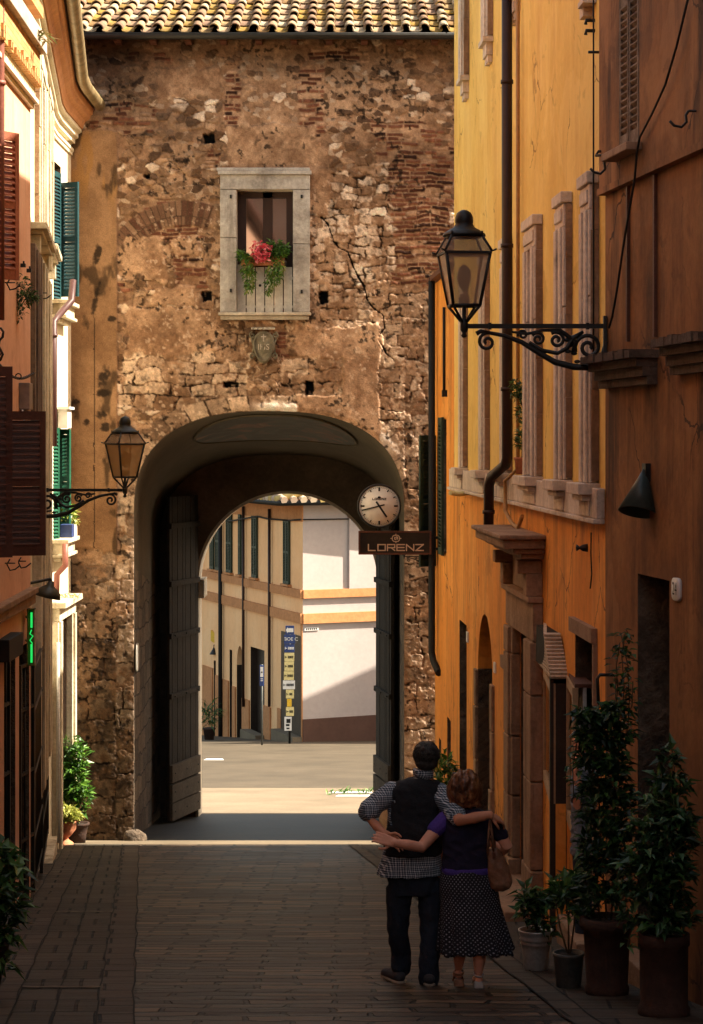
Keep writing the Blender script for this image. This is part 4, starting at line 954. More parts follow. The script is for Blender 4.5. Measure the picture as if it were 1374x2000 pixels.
m['palewood'] = M('peeling_wood', [(.34, .26, .18), (.52, .42, .31), (.64, .54, .42)], s1=6, s2=30, bump=.4, streak=(.05, .035, .025))
for s_, w_ in ((va + .02, (vb - va) / 2 - .03), ((va + vb) / 2 + .01, (vb - va) / 2 - .03)):
    mb = MB(); louvre(mb, WD.p(s_, .012, wz0 + .02), (ax.x, ax.y), wz1 - wz0, w_ * math.hypot(WD.dx, 1), th=.04, stile=.035); mb.build('shutter', M('worn_shutter_wood', [(.09, .055, .035), (.18, .125, .085), (.30, .23, .17)], s1=6, s2=30, bump=.4, streak=(.02, .013, .009)), umb)
mb = MB(); mb.wbox(WD, va - .08, vb + .08, .05, .17, wz0 - .06, wz0); bevel(mb.build('sill', m['brownstone'], umb))
mb = MB(); D = -.5; mb.wbox(WD, ua, ub, D - .04, D, -8, zd(1123, 16.5)); o = mb.build('door', m['darkdoor'], umb)
mb = MB(); mb.wbox(WD, ua + .1, ub - .1, D, D + .02, gz(16) + 1.0, gz(16) + 1.9); mb.build('door_panel', m['darkdoor'], o)
mb = MB(); mb.wbox(WD, ua - .02, ub + .02, .0, .16, -8, gz(16) + .14); bevel(mb.build('doorstep', m['brownstone'], umb))
def ledge(px0, px1, py, pr, deep=.28):
    mb = MB(); a, b = sd(px1), sd(px0); z = zd(py, (a + b) / 2)
    n = 10
    for i in range(n):
        s0, s1 = a + (b - a) * i / n, a + (b - a) * (i + 1) / n; j = random.uniform(-.008, .008); mb.wbox(WD, s0, s1, 0, pr + j, z - .06, z + j)
    for q, h0, h1 in ((.72, .062, .12), (.5, .122, .19), (.35, .192, .25)): mb.wbox(WD, a + .03, b - .03, 0, pr * q, z - h1, z - h0)
    mb.build('ledge', M('dark_ledge_stone', [(.045, .03, .022), (.085, .055, .038), (.12, .08, .055)], s1=4, s2=25, bump=.8), umb)
ledge(1186, 1287, 690, .22); ledge(1325, 1420, 655, .2)
mb = MB()
for px_ in (1230, 1283):     # old timber or cable strips running down the front
    s_ = sd(px_); mb.wbox(WD, s_ - .02, s_ + .02, .0, .025, .75, LED - .03)
mb.split('cable_cover', m['brownwood'], umb)
pl = MB(); s_ = sd(1325); n = 20
pl.rings([[WD.p(s_ + .095 * math.copysign(abs(math.cos(t)) ** .5, math.cos(t)) * q, d, zd(1151, s_) + .08 * math.copysign(abs(math.sin(t)) ** .5, math.sin(t)) * q) for t in [2 * math.pi * j / n for j in range(n)]] for d, q in ((.0, 1), (.02, 1), (.024, .93), (.024, .02))])
np_ = pl.build('number_plate', m['white'], umb)
mb = MB(); put_text(mb, "24", .115, lambda x, y: WD.p(s_ - x, .027, zd(1151, s_) + y * 1.1)); mb.build('numerals', m['black'], np_)
# metal cone lamp
mb = MB(); s_ = sd(1268); A_ = Vector(WD.p(s_, .03, zd(915, s_))); ctr = Vector(P(1246, 1001, WD.p(s_, 0, 0)[1] - .10)); axd = (ctr - A_).normalized(); e1 = axd.cross(Vector((0, 0, 1))).normalized(); e2 = axd.cross(e1)
n = 24; rgs = []
for t, r in ((0, .012), (.25, .042), (1, .145), (1, .135), (.1, .01)): rgs.append([A_ + axd * (ctr - A_).length * t + (e1 * math.cos(q) + e2 * math.sin(q)) * r for q in [2 * math.pi * j / n for j in range(n)]])
mb.rings(rgs); o = mb.build('cone_lamp', M('dark_enamel', [(.03, .045, .04), (.045, .06, .055)], s1=4, rough=.35, bump=.05)); centre(o); tag(o, 'dark metal cone wall lamp above the doorway of the umber house', 'lamp')
mb = MB(); mb.wbox(WD, s_ - .05, s_ + .05, 0, .04, zd(940, s_), zd(905, s_)); mb.build('wall_plate', m['iron'], o)
# cable
mb = MB(); pts = []
for px_, py_ in ((1345, -6), (1322, 90), (1300, 165), (1275, 220), (1250, 268), (1244, 300), (1240, 350), (1228, 420), (1218, 480), (1205, 570), (1196, 620), (1190, 640)):
    s_ = sd(px_, .09); pts.append(WD.p(s_, .09, zd(py_, s_, .09)))
mb.tube(pts, .009, 6); o = mb.build('cable', m['black']); centre(o); tag(o, 'loose black cable hanging down the umber house wall to the lamp bracket', 'cable')
mb = MB(); pts = [(WR.p(17.95, .05, zr(py_, 17.95))) for py_ in (-8, 120, 260, 420, 560, 690)]; mb.tube(pts, .007, 6); o = mb.build('cable', m['black']); centre(o); tag(o, 'thin straight cable down the near corner of the yellow house', 'cable')
mb = MB(); pts = [(WR.p(18.2 + dx, .03, zr(py_, 18.2))) for py_, dx in ((1040, 0), (1080, .02), (1120, -.03), (1150, .05))]; mb.tube(pts, .006, 6); o = mb.build('cable', m['black']); centre(o); tag(o, 'short loose cable end on the orange wall above the doorway', 'cable')
# iron shutter hooks and brackets on the walls
def hook(W, px, py, L, label, flip=1, pl=0.0):
    s_ = W.s(px, .0); z = W.z(py, s_, 0); mb = MB()
    mb.tube([W.p(s_, -.02, z), W.p(s_, L, z)], .009, 6)
    cpt = W.p(s_, L, z)
    mb.tube([W.p(s_, L - .0, z), W.p(s_, L + .02, z - .03), W.p(s_, L + .015, z - .075), W.p(s_, L + .05, z - .11), W.p(s_, L + .10, z - .10), W.p(s_, L + .13, z - .07)], .010, 6)
    o = mb.build('wall_hook', m['iron']); centre(o); tag(o, label, 'hook', 'iron hooks on the house walls'); return o
hook(WD, 1374, 217, .10, 'iron hook on the umber wall at the right edge, above the ledge line'); hook(WD, 1216, 312, .12, 'iron hook on the umber wall just below the shuttered window')
mb = MB(); s_ = WR.s(1190); 
mb.tube([WD.p(17.6, .0, zd(296, 17.6)), WD.p(17.6, .07, zd(296, 17.6)), WD.p(17.6, .09, zd(304, 17.6)), WD.p(17.5, .02, zd(306, 17.6))], .012, 6); o = mb.build('pulley_bracket', m['iron']); centre(o); tag(o, 'small iron loop bracket at the corner above a wall hook', 'bracket')
mb = MB(); s_ = 17.9; mb.tube([WR.p(s_, 0, zr(102, s_)), WR.p(s_, .1, zr(102, s_))], .012, 6); o = mb.build('wall_pin', m['iron']); centre(o); tag(o, 'short iron pin high on the yellow wall near the corner', 'pin')
mb = MB(); s_ = 18.4; mb.wbox(WR, s_ - .1, s_ + .1, 0, .08, zr(35, s_), zr(-20, s_)); mb.wbox(WR, s_ - .28, s_ + .0, .0, .11, zr(18, s_), zr(8, s_)); o = mb.build('wall_bracket', m['stonew']); centre(o); tag(o, 'pale stone bracket at the top edge of the yellow wall', 'bracket')
mb = MB(); s_ = 18.2; 
for py in (40, 60): mb.tube([WR.p(s_, 0, zr(py, s_)), WR.p(s_ , .07, zr(py, s_)), WR.p(s_, .075, zr(py + 8, s_))], .016, 6)
o = mb.build('cable_insulator', m['iron']); centre(o); tag(o, 'pair of black cable insulators high on the yellow wall', 'insulator')
for px_, py_, lab in ((1085, 1405, 'dark iron ring pin'),): pass
mb = MB(); s_ = WR.s(1148); mb.lathe([(.0, 0), (.035, 0), (.028, .03), (.012, .05), (.03, .07), (.0, .075)], (0, 0, 0), 12); q0 = WR.p(s_, .0, zr(1070, s_)); mb.v = [(q0[0] - c_ * 1.3, q0[1] + a, q0[2] + b) for a, b, c_ in mb.v]; o = mb.build('wall_knob', m['iron'], yel)
mb = MB(); s_ = WR.s(922); mb.tube([WR.p(s_, 0, zr(962, s_)), WR.p(s_, .16, zr(965, s_)), WR.p(s_ - .1, .28, zr(962, s_))], .03, 8); o = mb.build('tube_lamp', m['ysign']); centre(o); tag(o, 'small pale tube lamp under the sill band of the yellow house', 'lamp')
mb = MB(); s_ = WR.s(1172, .1); zt_ = zr(1318, s_)
mb.tube([WR.p(s_, 0, zt_), WR.p(s_, .10, zt_), WR.p(s_, .12, zt_ - .03), WR.p(s_, .11, zt_ - .22)], .014, 6); mb.tube([WR.p(s_, .11, zt_ - .22), WR.p(s_ + .2, .12, zt_ - .55)], .007, 5); mb.tube([WR.p(s_, .11, zt_ - .22), WR.p(s_ - .1, .12, zt_ - .55)], .007, 5)
o = mb.build('hanger_hook', m['iron']); centre(o); tag(o, 'large dark hook with hanging cords right of the doorway on the orange wall', 'hook')

# ---- projecting display cases of the shop
def pt(px, Y): return Vector(((px - CX) / F * Y, Y, 0))
def case(px0, Yf, px1, Yn, pyt, pyb, label, side=None):
    t = thing('display_case', label, 'display case', (pt(px0, Yf).x, Yf, HY * 0 + (HY - pyb) / F * Yf), 0, 'glazed display cases of the shop')
    a, b = pt(px1, Yn), pt(px0, Yf); ax_ = (b - a); Wd_ = ax_.length; ax_.normalize(); nn = Vector((-ax_.y, ax_.x, 0))
    z0, z1 = (HY - pyb) / F * (Yf + Yn) / 2, (HY - pyt) / F * (Yf + Yn) / 2
    def bx(MBx, s0, s1, n0, n1, c0, c1):
        q = lambda s_, n_, z_: a + ax_ * s_ + nn * n_ + Vector((0, 0, z_))
        MBx.hexa([q(s0, n0, c0), q(s1, n0, c0), q(s1, n1, c0), q(s0, n1, c0), q(s0, n0, c1), q(s1, n0, c1), q(s1, n1, c1), q(s0, n1, c1)])
    mb = MB()
    for s0, s1, c0, c1 in ((0, .09, z0, z1), (Wd_ - .09, Wd_, z0, z1), (.09, Wd_ - .09, z0, z0 + .10), (.09, Wd_ - .09, z1 - .08, z1)): bx(mb, s0, s1, -.03, .02, c0, c1)
    mb.build('frame', M('pale_frame_wood', [(.36, .22, .11), (.44, .28, .15)], s1=4, s2=30, rough=.5, bump=.2), t)
    mb = MB(); bx(mb, .09, Wd_ - .09, -.012, -.002, z0 + .1, z1 - .08); mb.build('pane', glassmat('shop_glass', (.02, .02, .02), .2, .02), t)
    mb = MB(); bx(mb, .02, Wd_ - .02, -.10, -.07, z0, z1); mb.build('reflection_board', m['board'], t)  # pale board painted in place of the street reflected in the pane
    mb = MB(); bx(mb, .3, Wd_ - .4, -.068, -.06, z0 + (z1 - z0) * .55, z0 + (z1 - z0) * .70); bx(mb, .45, Wd_ - .6, -.068, -.062, z0 + (z1 - z0) * .70, z0 + (z1 - z0) * .78); mb.build('reflection_shape', M('reflection_blue', [(.10, .13, .17), (.2, .23, .27)], s1=3, rough=.4, bump=0), t)  # car-like blue-grey shape, part of the painted reflection
    if side:
        sa, sb = pt(side[0], Yn), pt(side[1], Yn); zb, zt_ = gz(Yn) - .1, (HY - side[2]) / F * Yn
        mb = MB(); mb.box(sa.x + .012, sb.x + .02, Yn + .0, Yn + .04, zb, zt_); mb.box(sa.x - .02, sa.x + .012, Yn - .01, Yn + .05, zb, zt_); mb.build('side_panel', m['darkdoor'], t)
    mb = MB(); q0, q1 = a + Vector((0, 0, z1)), b + Vector((0, 0, z1)); mb.hexa([q0, q0 + Vector((.16, .0, 0)), q1 + Vector((.1, .0, 0)), q1, q0 + Vector((0, 0, .03)), q0 + Vector((.16, 0, .03)), q1 + Vector((.1, 0, .03)), q1 + Vector((0, 0, .03))]); mb.build('case_top', m['brownwood'], t)
    mb = MB(); bx(mb, .0, Wd_, -.12, -.03, gz(Yf) - .2, z0); mb.build('base_panel', m['orange'], t)
    return t
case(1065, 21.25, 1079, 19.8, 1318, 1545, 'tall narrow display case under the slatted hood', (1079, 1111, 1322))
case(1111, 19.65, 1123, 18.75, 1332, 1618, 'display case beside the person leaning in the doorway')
# slatted wooden hood
t = thing('slatted_hood', 'pale slatted wooden hood over the shop display case', 'awning', P(1085, 1322, 19.7), 0)
n = 12
mbs = MB(); mbl = MB(); mbd = MB()
for i in range(n):
    f_ = i / (n - 1); py = 1240 + f_ * 82; x0, x1 = 1063 + 13 * f_, 1095 + 17 * f_; y_ = 20.05 - .32 * f_
    a, b = P(x0, py, y_), P(x1, py, y_); mbs.hexa([(a[0], y_, a[2] - .016), (b[0], y_, a[2] - .016), (b[0], y_ + .05, a[2] - .012), (a[0], y_ + .05, a[2] - .012), (a[0], y_ - .012, a[2] + .005), (b[0], y_ - .012, a[2] + .005), (b[0], y_ + .045, a[2] + .016), (a[0], y_ + .045, a[2] + .016)])
    c_ = P(1062 - 14 * f_, py - 3, 21.3)
    mbl.hexa([(a[0] - .0, y_ + .06, a[2] - .014), (a[0] + .03, y_ + .06, a[2] - .014), (c_[0] + .03, 21.3, a[2] - .014), (c_[0], 21.3, a[2] - .014), (a[0] - .0, y_ + .06, a[2] + .008), (a[0] + .03, y_ + .06, a[2] + .012), (c_[0] + .03, 21.3, a[2] + .012), (c_[0], 21.3, a[2] + .008)])
mbs.build('end_slats', m['palewood'], t); mbl.build('front_slats', m['palewood'], t)
a0, a1, b0, b1 = P(1064, 1240, 20.08), P(1094, 1240, 20.08), P(1078, 1322, 19.76), P(1110, 1322, 19.76)
mbd.hexa([(b0[0] + .02, 19.82, b0[2]), (b1[0], 19.82, b0[2]), (b1[0] + .1, 21.2, b0[2]), (b0[0] - .02, 21.2, b0[2]), (a0[0] + .02, 20.13, a0[2]), (a1[0], 20.13, a0[2]), (a1[0] + .1, 21.2, a0[2]), (a0[0] + .02, 21.2, a0[2])]); mbd.build('hood_core', m['recess'], t)
# ------------------------------------------------------------------ left side: salmon house and cream house
sal = thing('salmon_house', 'salmon plastered house with brown shutters and a brick parapet, nearest on the left', 'house', WP.p(22, 0, gz(22)))
L0, L1 = -12.0, 24.0
zp = lambda py, s_, n=0: WP.z(py, s_, n)
sp_ = lambda px, n=0: WP.s(px, n)
mb = MB()
wall_face(mb, WP, L0, L1, -8, 6.6, [(19.2, 20.4, -1.1, .42), (21.9, 22.75, -8, zp(1262, 22.3)), (23.05, 23.9, -8, zp(1262, 23.3)), (19.6, 20.9, 1.55, 3.2)], .3)
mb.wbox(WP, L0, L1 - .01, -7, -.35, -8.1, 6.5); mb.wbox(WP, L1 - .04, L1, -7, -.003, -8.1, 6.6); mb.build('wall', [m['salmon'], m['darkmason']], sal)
mb = MB(); mb.wbox(WP, L0, L1 + .1, -7, .3, 6.6, 6.8); mb.build('roof', m['brownwood'], sal)
mb = MB()
for q in ((19.2, 20.4, -1.1, .42), (19.6, 20.9, 1.55, 3.2)): mb.wbox(WP, q[0], q[1], -.25, -.2, q[2], q[3])
mb.split('pane', m['glass'], sal)
for q in ((21.9, 22.75), (23.05, 23.9)):
    mb = MB(); mb.wbox(WP, q[0], q[1], -.29, -.24, -8, zp(1262, q[0])); o = mb.build('door', m['darkdoor'], sal)
# brick parapet with coping
k = NT('thin_bricks'); v = k.obj(); sepn = k.n("SeparateXYZ"); k.l(v, sepn.inputs[0]); cmb = k.n("CombineXYZ"); k.l(sepn.outputs[1], cmb.inputs[0]); k.l(sepn.outputs[2], cmb.inputs[1])
br = k.n("TexBrick"); k.l(cmb.outputs[0], br.inputs["Vector"]); br.inputs["Scale"].default_value = 1; br.inputs["Brick Width"].default_value = .27; br.inputs["Row Height"].default_value = .066; br.inputs["Mortar Size"].default_value = .004
br.inputs["Color1"].default_value = (.46, .22, .07, 1); br.inputs["Color2"].default_value = (.58, .32, .12, 1); br.inputs["Mortar"].default_value = (.25, .13, .05, 1)
k.l(br.outputs["Color"], k.b.inputs["Base Color"]); k.b.inputs["Roughness"].default_value = .9; k.bump(k.math('SUBTRACT', 1.0, br.outputs["Fac"]), .6, .01); m['brickp'] = k.m
pz = lambda py: zp(py, 24, .12)
mb = MB(); mb.wbox(WP, 18, 24.02, 0.002, .10, pz(172), pz(106)); o = mb.build('brick_parapet', m['brickp'], sal)
mb = MB(); mb.wbox(WP, 18, 24.06, 0, .17, pz(105.5), pz(72)); bevel(mb.build('coping', m['stone'], o))
mb = MB(); 
for i in range(44):
    if random.random() < .75: s_ = 18.1 + i * .134; mb.wbox(WP, s_, s_ + .07, .002, .13, pz(173) - .0, pz(173) + random.choice((.066, .13)))
mb.split('dogtooth_brick', m['brickp'], o)
mb = MB(); mb.wbox(WP, 18, 24.0, .002, .05, pz(196), pz(173.5)); mb.wbox(WP, 18, 24.01, .002, .09, pz(204), pz(196.4)); mb.wbox(WP, 18, 24.0, .002, .04, pz(214), pz(204.4)); mb.build('moulding', m['cream'], sal)
mb = MB(); mb.wbox(WP, 18, 23.98, .002, .14, 4.5, 4.62); mb.wbox(WP, 18, 23.3, .002, .05, 4.33, 4.5); mb.build('cornice', m['brickp'], sal)
def weeds(name, c, n, L, parent, cols, spread=.1, hang=.0):
    mb = MB()
    for i in range(n):
        a = random.uniform(0, 6.28); mb.col = random.choice(cols); q = Vector(c) + Vector((random.uniform(-spread, spread), random.uniform(-spread, spread), random.uniform(-.02, .03)))
        mb.leaf(q, (math.cos(a), math.sin(a), random.uniform(.1, 1.4) - hang), (0, 0, 1), L * random.uniform(.6, 1.2), L * .25)
    o = mb.build(name, m['leaf'], parent); return o
LG = [(.045, .13, .012), (.08, .19, .02), (.13, .27, .03), (.025, .08, .01)]
DG = [(.014, .042, .012), (.024, .070, .018), (.038, .10, .024), (.062, .15, .035), (.10, .20, .05)]
YG = [(.30, .32, .05), (.38, .38, .08), (.22, .26, .04), (.45, .44, .12)]
w_ = weeds('weed_tuft', WP.p(23.3, .17, pz(104) + .05), 30, .16, None, [(.12, .12, .03), (.2, .14, .06), (.08, .1, .02)], .09, .6); centre(w_); tag(w_, 'dry weed tuft growing from the brick parapet coping', 'weed')
# lower string course
mb = MB(); s0 = 23.9; zc = zp(1152, 23.9); mb.wbox(WP, 18, 23.9, 0, .07, zc - .14, zc); mb.wbox(WP, 18, 23.9, 0, .10, zc - .03, zc + .03); bevel(mb.build('string_course', m['brownstone'], sal))
# shutters that stand out from the wall
def leaf_sh(x0, y0, x1, y1, z0, z1, mat_, parent):
    mb = MB(); louvre(mb, (x0, y0, z0), (x1 - x0, y1 - y0), z1 - z0, math.hypot(x1 - x0, y1 - y0), th=.04, stile=.055); return mb.build('shutter', mat_, parent)
X_ = lambda px, Y: (px - CX) / F * Y
Z_ = lambda py, Y: (HY - py) / F * Y
leaf_sh(-3.33, 21.0, X_(38, 21.3), 21.3, Z_(546, 21.2), Z_(258, 21.2), m['redwood'], sal)
leaf_sh(-3.30, 18.0, X_(25, 18.1), 18.1, Z_(1090, 18), Z_(715, 18), m['brownwood'], sal)
leaf_sh(-3.33, 20.45, X_(90, 20.6), 20.6, Z_(1086, 20.5), Z_(803, 20.5), m['brownwood'], sal)
# plain things on the salmon wall
mb = MB(); s_ = sp_(3, .08); mb.tube([WP.p(s_, .06, 6.4), WP.p(s_, .06, zp(625, s_))], .05, 10); mb.lathe([(.05, -.02), (.062, -.02), (.062, .02), (.05, .02)], WP.p(s_, .06, zp(162, s_)), 12); o = mb.build('downpipe', m['pipered']); centre(o); tag(o, 'dull red downpipe at the left edge beside the red shutter', 'downpipe')
mb = MB(); s_ = sp_(46, .03); mb.wbox(WP, s_ - .12, s_ + .14, 0, .11, zp(800, s_), zp(748, s_)); mb.wbox(WP, s_ - .06, s_ + .06, 0, .09, zp(806, s_), zp(800.4, s_)); o = bevel(mb.build('junction_box', M('grey_plastic', [(.22, .17, .14), (.28, .22, .18)], s1=4, rough=.5, bump=.05))); centre(o); tag(o, 'grey junction box on the salmon wall above the brown shutters', 'junction box')
mb = MB(); s_ = sp_(44, .12); mb.tube([WP.p(s_, .12, zp(800, s_)), WP.p(s_, .16, zp(850, s_)), WP.p(s_, .17, zp(890, s_))], .008, 6); o = mb.build('cable', m['white']); centre(o); tag(o, 'pale cable hanging from the grey junction box', 'cable')
for px_, py_ in ((41, 518), (53, 528)):
    mb = MB(); s_ = sp_(px_); mb.wbox(WP, s_ - .03, s_ + .03, 0, .05, zp(py_ + 4, s_), zp(py_ - 3, s_)); mb.tube([WP.p(s_, .03, zp(py_ - 3, s_)), WP.p(s_, .03, zp(py_ - 8, s_))], .01, 6); o = mb.build('shutter_catch', m['iron']); centre(o); tag(o, 'small iron shutter catch right of the red shutter, %s of the two' % ('nearer the shutter' if px_ == 41 else 'farther from the shutter'), 'catch')
def hookL(W, px, py, L, label):
    s_ = W.s(px, 0); z = W.z(py, s_, 0); mb = MB()
    mb.tube([W.p(s_, -.02, z), W.p(s_, L, z)], .007, 6); mb.tube([W.p(s_, L - .05, z + .04), W.p(s_, L - .08, z - .01), W.p(s_, L - .05, z - .07), W.p(s_, L + .0, z - .06), W.p(s_, L + .05, z - .02)], .008, 6)
    o = mb.build('wall_hook', m['iron']); centre(o); tag(o, label, 'hook', 'iron hooks on the house walls')
hookL(WP, 10, 552, .10, 'thin iron hook on the salmon wall under the red shutter'); hookL(WP, 10, 1100, .10, 'iron hook under the brown shutters, nearer the left edge'); hookL(WP, 36, 1096, .08, 'iron hook under the brown shutters, by the cream house')
hookL(WA, 66, 572, .16, 'thin iron hook right of the hanging wall plant')
# hanging wall plant
def tufts(mb, c, n, L, Wd, cols, sx, sy, sz, up=.3, droop=.25):
    for i in range(n):
        while True:
            q = Vector((random.uniform(-1, 1), random.uniform(-1, 1), random.uniform(-1, 1)))
            if q.length < 1: break
        mb.col = random.choice(cols); p_ = Vector(c) + Vector((q.x * sx, q.y * sy, q.z * sz)); d = Vector((q.x + random.uniform(-.6, .6), q.y + random.uniform(-.6, .6), up + random.uniform(-.6, .6)))
        q_ = random.uniform(.45, 1.4); mb.leaf(p_, d, (random.uniform(-.6, .6), random.uniform(-.6, .6), 1), L * q_, Wd * q_ * random.uniform(.75, 1.35), droop=droop * random.uniform(.3, 2.2))
mb = MB(); yv = 22.9
for (px_, py_, n_, a_, b_) in ((44, 548, 60, .05, .08), (48, 572, 120, .07, .09), (58, 580, 100, .08, .07), (44, 600, 50, .05, .08), (40, 618, 18, .02, .06), (66, 583, 40, .05, .04)):
    c_ = P(px_, py_, yv); tufts(mb, c_, n_, .055, .02, DG, a_, .07, b_, .1)
o = mb.build('wall_plant', m['leaf']); centre(o); tag(o, 'dark spiky plant hanging on the salmon wall under the red shutter', 'plant')
# wrought iron scroll sign and chain at the left edge
mb = MB(); yv = 20.2; cpt = lambda px, py: P(px, py, yv)
mb.tube([P(*q, yv) for q in ((-4, 645), (2, 641), (7, 648), (6, 658), (0, 664), (-3, 675), (2, 684), (6, 692), (2, 702), (-4, 707))], .012, 6); mb.tube([P(*q, yv) for q in ((-6, 668), (0, 680), (3, 690), (-4, 698))], .009, 6); mb.tube([P(-40, 655, yv), P(-3, 655, yv)], .012, 6)
o = mb.build('iron_scroll', m['iron']); centre(o); tag(o, 'wrought iron scroll bracket at the left edge over the brown shutters', 'bracket')
mb = MB(); A_, B_ = Vector(P(-6, 706, 20.4)), Vector(P(66, 729, 23.9)); pts = [A_.lerp(B_, i / 40) + Vector((0, 0, -.10 * math.sin(math.pi * i / 40))) for i in range(41)]
for i, p_ in enumerate(pts):
    mb.tube([p_ + Vector((0, -.03, .006 * (-1) ** i)), p_ + Vector((.0, .03, -.004))], .009, 5); mb.ell(p_, .013, .04, .013, 6, 5)
c_ = pts[22]; mb.tube([(c_.x + a, c_.y, c_.z + .02 + b) for a, b in spiral((0, 0), .028, .028, 0, 360, 14)], .007, 5)
o = mb.build('hanging_chain', m['iron']); centre(o); tag(o, 'twisted dark chain sagging across the salmon wall above the brown shutters', 'chain')
# cream house
m['darkstone'] = M('dark_stained_stone', [(.10, .065, .045), (.17, .115, .08), (.22, .16, .11)], s1=2, s2=24, bump=.4, streak=(.03, .02, .015), samt=.8, srange=(.45, .65), sscale=5)
cre = thing('cream_house', 'cream plastered house with curved cornice, teal and green shutters, next to the gate', 'house', WB.p(34, 0, gz(34)))
za = lambda py, s_, n=0: WA.z(py, s_, n); zb_ = lambda py, s_, n=0: WB.z(py, s_, n)
CT = 5.0
SB = 33.0
wA = [(27.3, 28.6, za(470, 28), za(160, 28)), (30.2, 31.2, za(470, 31), za(215, 31))]
wB = [(33.25, 34.1, zb_(590, 33.8), zb_(322, 33.8)), (33.25, 34.15, zb_(1050, 33.8), zb_(838, 33.8)), (33.35, 34.75, -8, zb_(1205, 34))]
mb = MB(); wall_face(mb, WA, 24.0, SB, -8, CT, wA + [(25.9, 28.0, -8, gz(27) + 2.9), (29.2, 31.2, -8, gz(30) + 2.9)], .25)
wall_face(mb, WB, SB, 35.36, -8, CT, wB, .28)
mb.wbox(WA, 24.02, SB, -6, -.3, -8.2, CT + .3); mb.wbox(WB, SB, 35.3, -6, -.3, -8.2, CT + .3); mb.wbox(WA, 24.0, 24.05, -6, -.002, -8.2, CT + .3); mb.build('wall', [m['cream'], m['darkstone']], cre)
for W, qs in ((WA, wA), (WB, wB[:2])):
    for q in qs:
        mb = MB(); mb.wbox(W, q[0], q[1], -.2, -.17, q[2], q[3]); mb.build('pane', m['glass'], cre)
mb = MB(); mb.wbox(WB, wB[2][0], wB[2][1], -.27, -.24, -8, wB[2][3]); mb.build('door', m['darkdoor'], cre)
m['oldstone'] = M('stained_cream_stone', [(.50, .42, .28), (.60, .52, .37), (.66, .59, .44)], s1=2, s2=24, bump=.4, streak=(.13, .085, .045), samt=.8, srange=(.42, .62))
# pilasters on the near stretch
def pil(W, s0, s1, n1, z0, z1, mat_, parts=3, name='pilaster'):
    mb = MB(); mb.wbox(W, s0, s1, .0, n1, z0, z1)
    for i in range(parts): q = (s1 - s0) / (parts * 2 + 1); mb.wbox(W, s0 + q * (2 * i + 1), s0 + q * (2 * i + 2), n1, n1 + .025, z0 + .05, z1 - .05)
    bevel(mb.build(name, mat_, cre), .006)
pil(WA, 24.3, 26.0, .12, za(885, 26), za(500, 26), m['darkstone'], 3)
pil(WA, 26.4, 28.4, .11, -4.2, za(520, 28), m['oldstone'], 2)
pil(WA, 29.4, 30.6, .08, -4.2, za(545, 30), m['oldstone'], 2)
for q in wA: surround(WA, q[0] - .3, q[1] + .3, q[2], q[3] + .4, .07, .3, cre, .4, m['oldstone'])
for (s0, s1, py) in ((25.6, 28.9, 482), (29.6, 31.6, 500)):
    mb = MB(); z = za(py, s1); mb.wbox(WA, s0, s1, 0, .20, z - .08, z); mb.wbox(WA, s0 + .1, s1 - .1, 0, .15, z - .13, z - .082)
    for a in (s0 + .15, s1 - .35): mb.wbox(WA, a, a + .2, 0, .12, z - .34, z - .132)
    bevel(mb.build('balcony_sill', m['oldstone'], cre), .01)
# cornice and gutter, bent where the house turns
path = [(WA, 24.0), (WA, 26.5), (WA, 29), (WA, 31), (WA, 32.6), (WB, 33.4), (WB, 34.4), (WB, 35.3)]
def sweep(prof, name, mat_, parent, smooth=False):
    mb = MB(); mb.rings([[W.p(s_, n, CT + z) for n, z in prof] for W, s_ in path], closed=True, smooth=smooth); return mb.build(name, mat_, parent)
sweep([(0, -.34), (.07, -.34), (.07, -.27), (.12, -.25), (.12, -.19), (.17, -.16), (.17, -.11), (0, -.11)], 'cornice_moulding', m['cream'], cre)
sweep([(0, -.11), (.19, -.108), (.21, -.04), (.235, .01), (.30, .05), (.315, .10), (.345, .12), (.36, .20), (0, .20)], 'cornice', m['ochre'], cre)
sweep([(0, -.52), (.03, -.52), (.03, -.48), (.05, -.46), (.05, -.42), (0, -.42)], 'frieze_moulding', m['cream'], cre)
gp = [(.37 + .085 * math.cos(math.pi + math.pi * j / 8) + .09, .27 + .10 * math.sin(math.pi + math.pi * j / 8)) for j in range(9)] + [(.545, .30)] + [(.37 + .075 * math.cos(2 * math.pi - math.pi * j / 8) + .09, .275 + .09 * math.sin(2 * math.pi - math.pi * j / 8)) for j in range(9)]
sweep(gp, 'gutter', m['copper'], cre, True)
sweep([(-.4, .2), (.36, .2), (.38, .27), (-5.5, 1.6), (-5.5, .2)], 'roof', m['brownwood'], cre)
# stone sills and frames on the stretch by the gate
for q, py in ((wB[0], 592), (wB[1], 1052)):
    mb = MB(); z = q[2]; mb.wbox(WB, q[0] - .15, q[1] + .35, 0, .24, z - .06, z); mb.wbox(WB, q[0] - .1, q[1] + .3, 0, .17, z - .22, z - .062); mb.wbox(WB, q[0] - .14, q[1] + .33, 0, .21, z - .27, z - .222); mb.wbox(WB, q[0] - .1, q[1] + .28, 0, .12, z - .33, z - .272); bevel(mb.build('sill', m['oldstone'], cre), .008)
mb = MB()
for a, b in ((wB[2][0] - .28, wB[2][0]), (wB[2][1], wB[2][1] + .26)):
    z1 = wB[2][3]; mb.wbox(WB, a, b, 0, .10, -8, z1); mb.wbox(WB, a + .06, b - .06, .1, .14, -8, z1)
mb.wbox(WB, wB[2][0] - .28, wB[2][1] + .26, 0, .12, z1 + .001, z1 + .2); mb.wbox(WB, wB[2][0] - .36, wB[2][1] + .32, 0, .22, z1 + .2, z1 + .29); bevel(mb.build('door_surround', m['oldstone'], cre), .01)
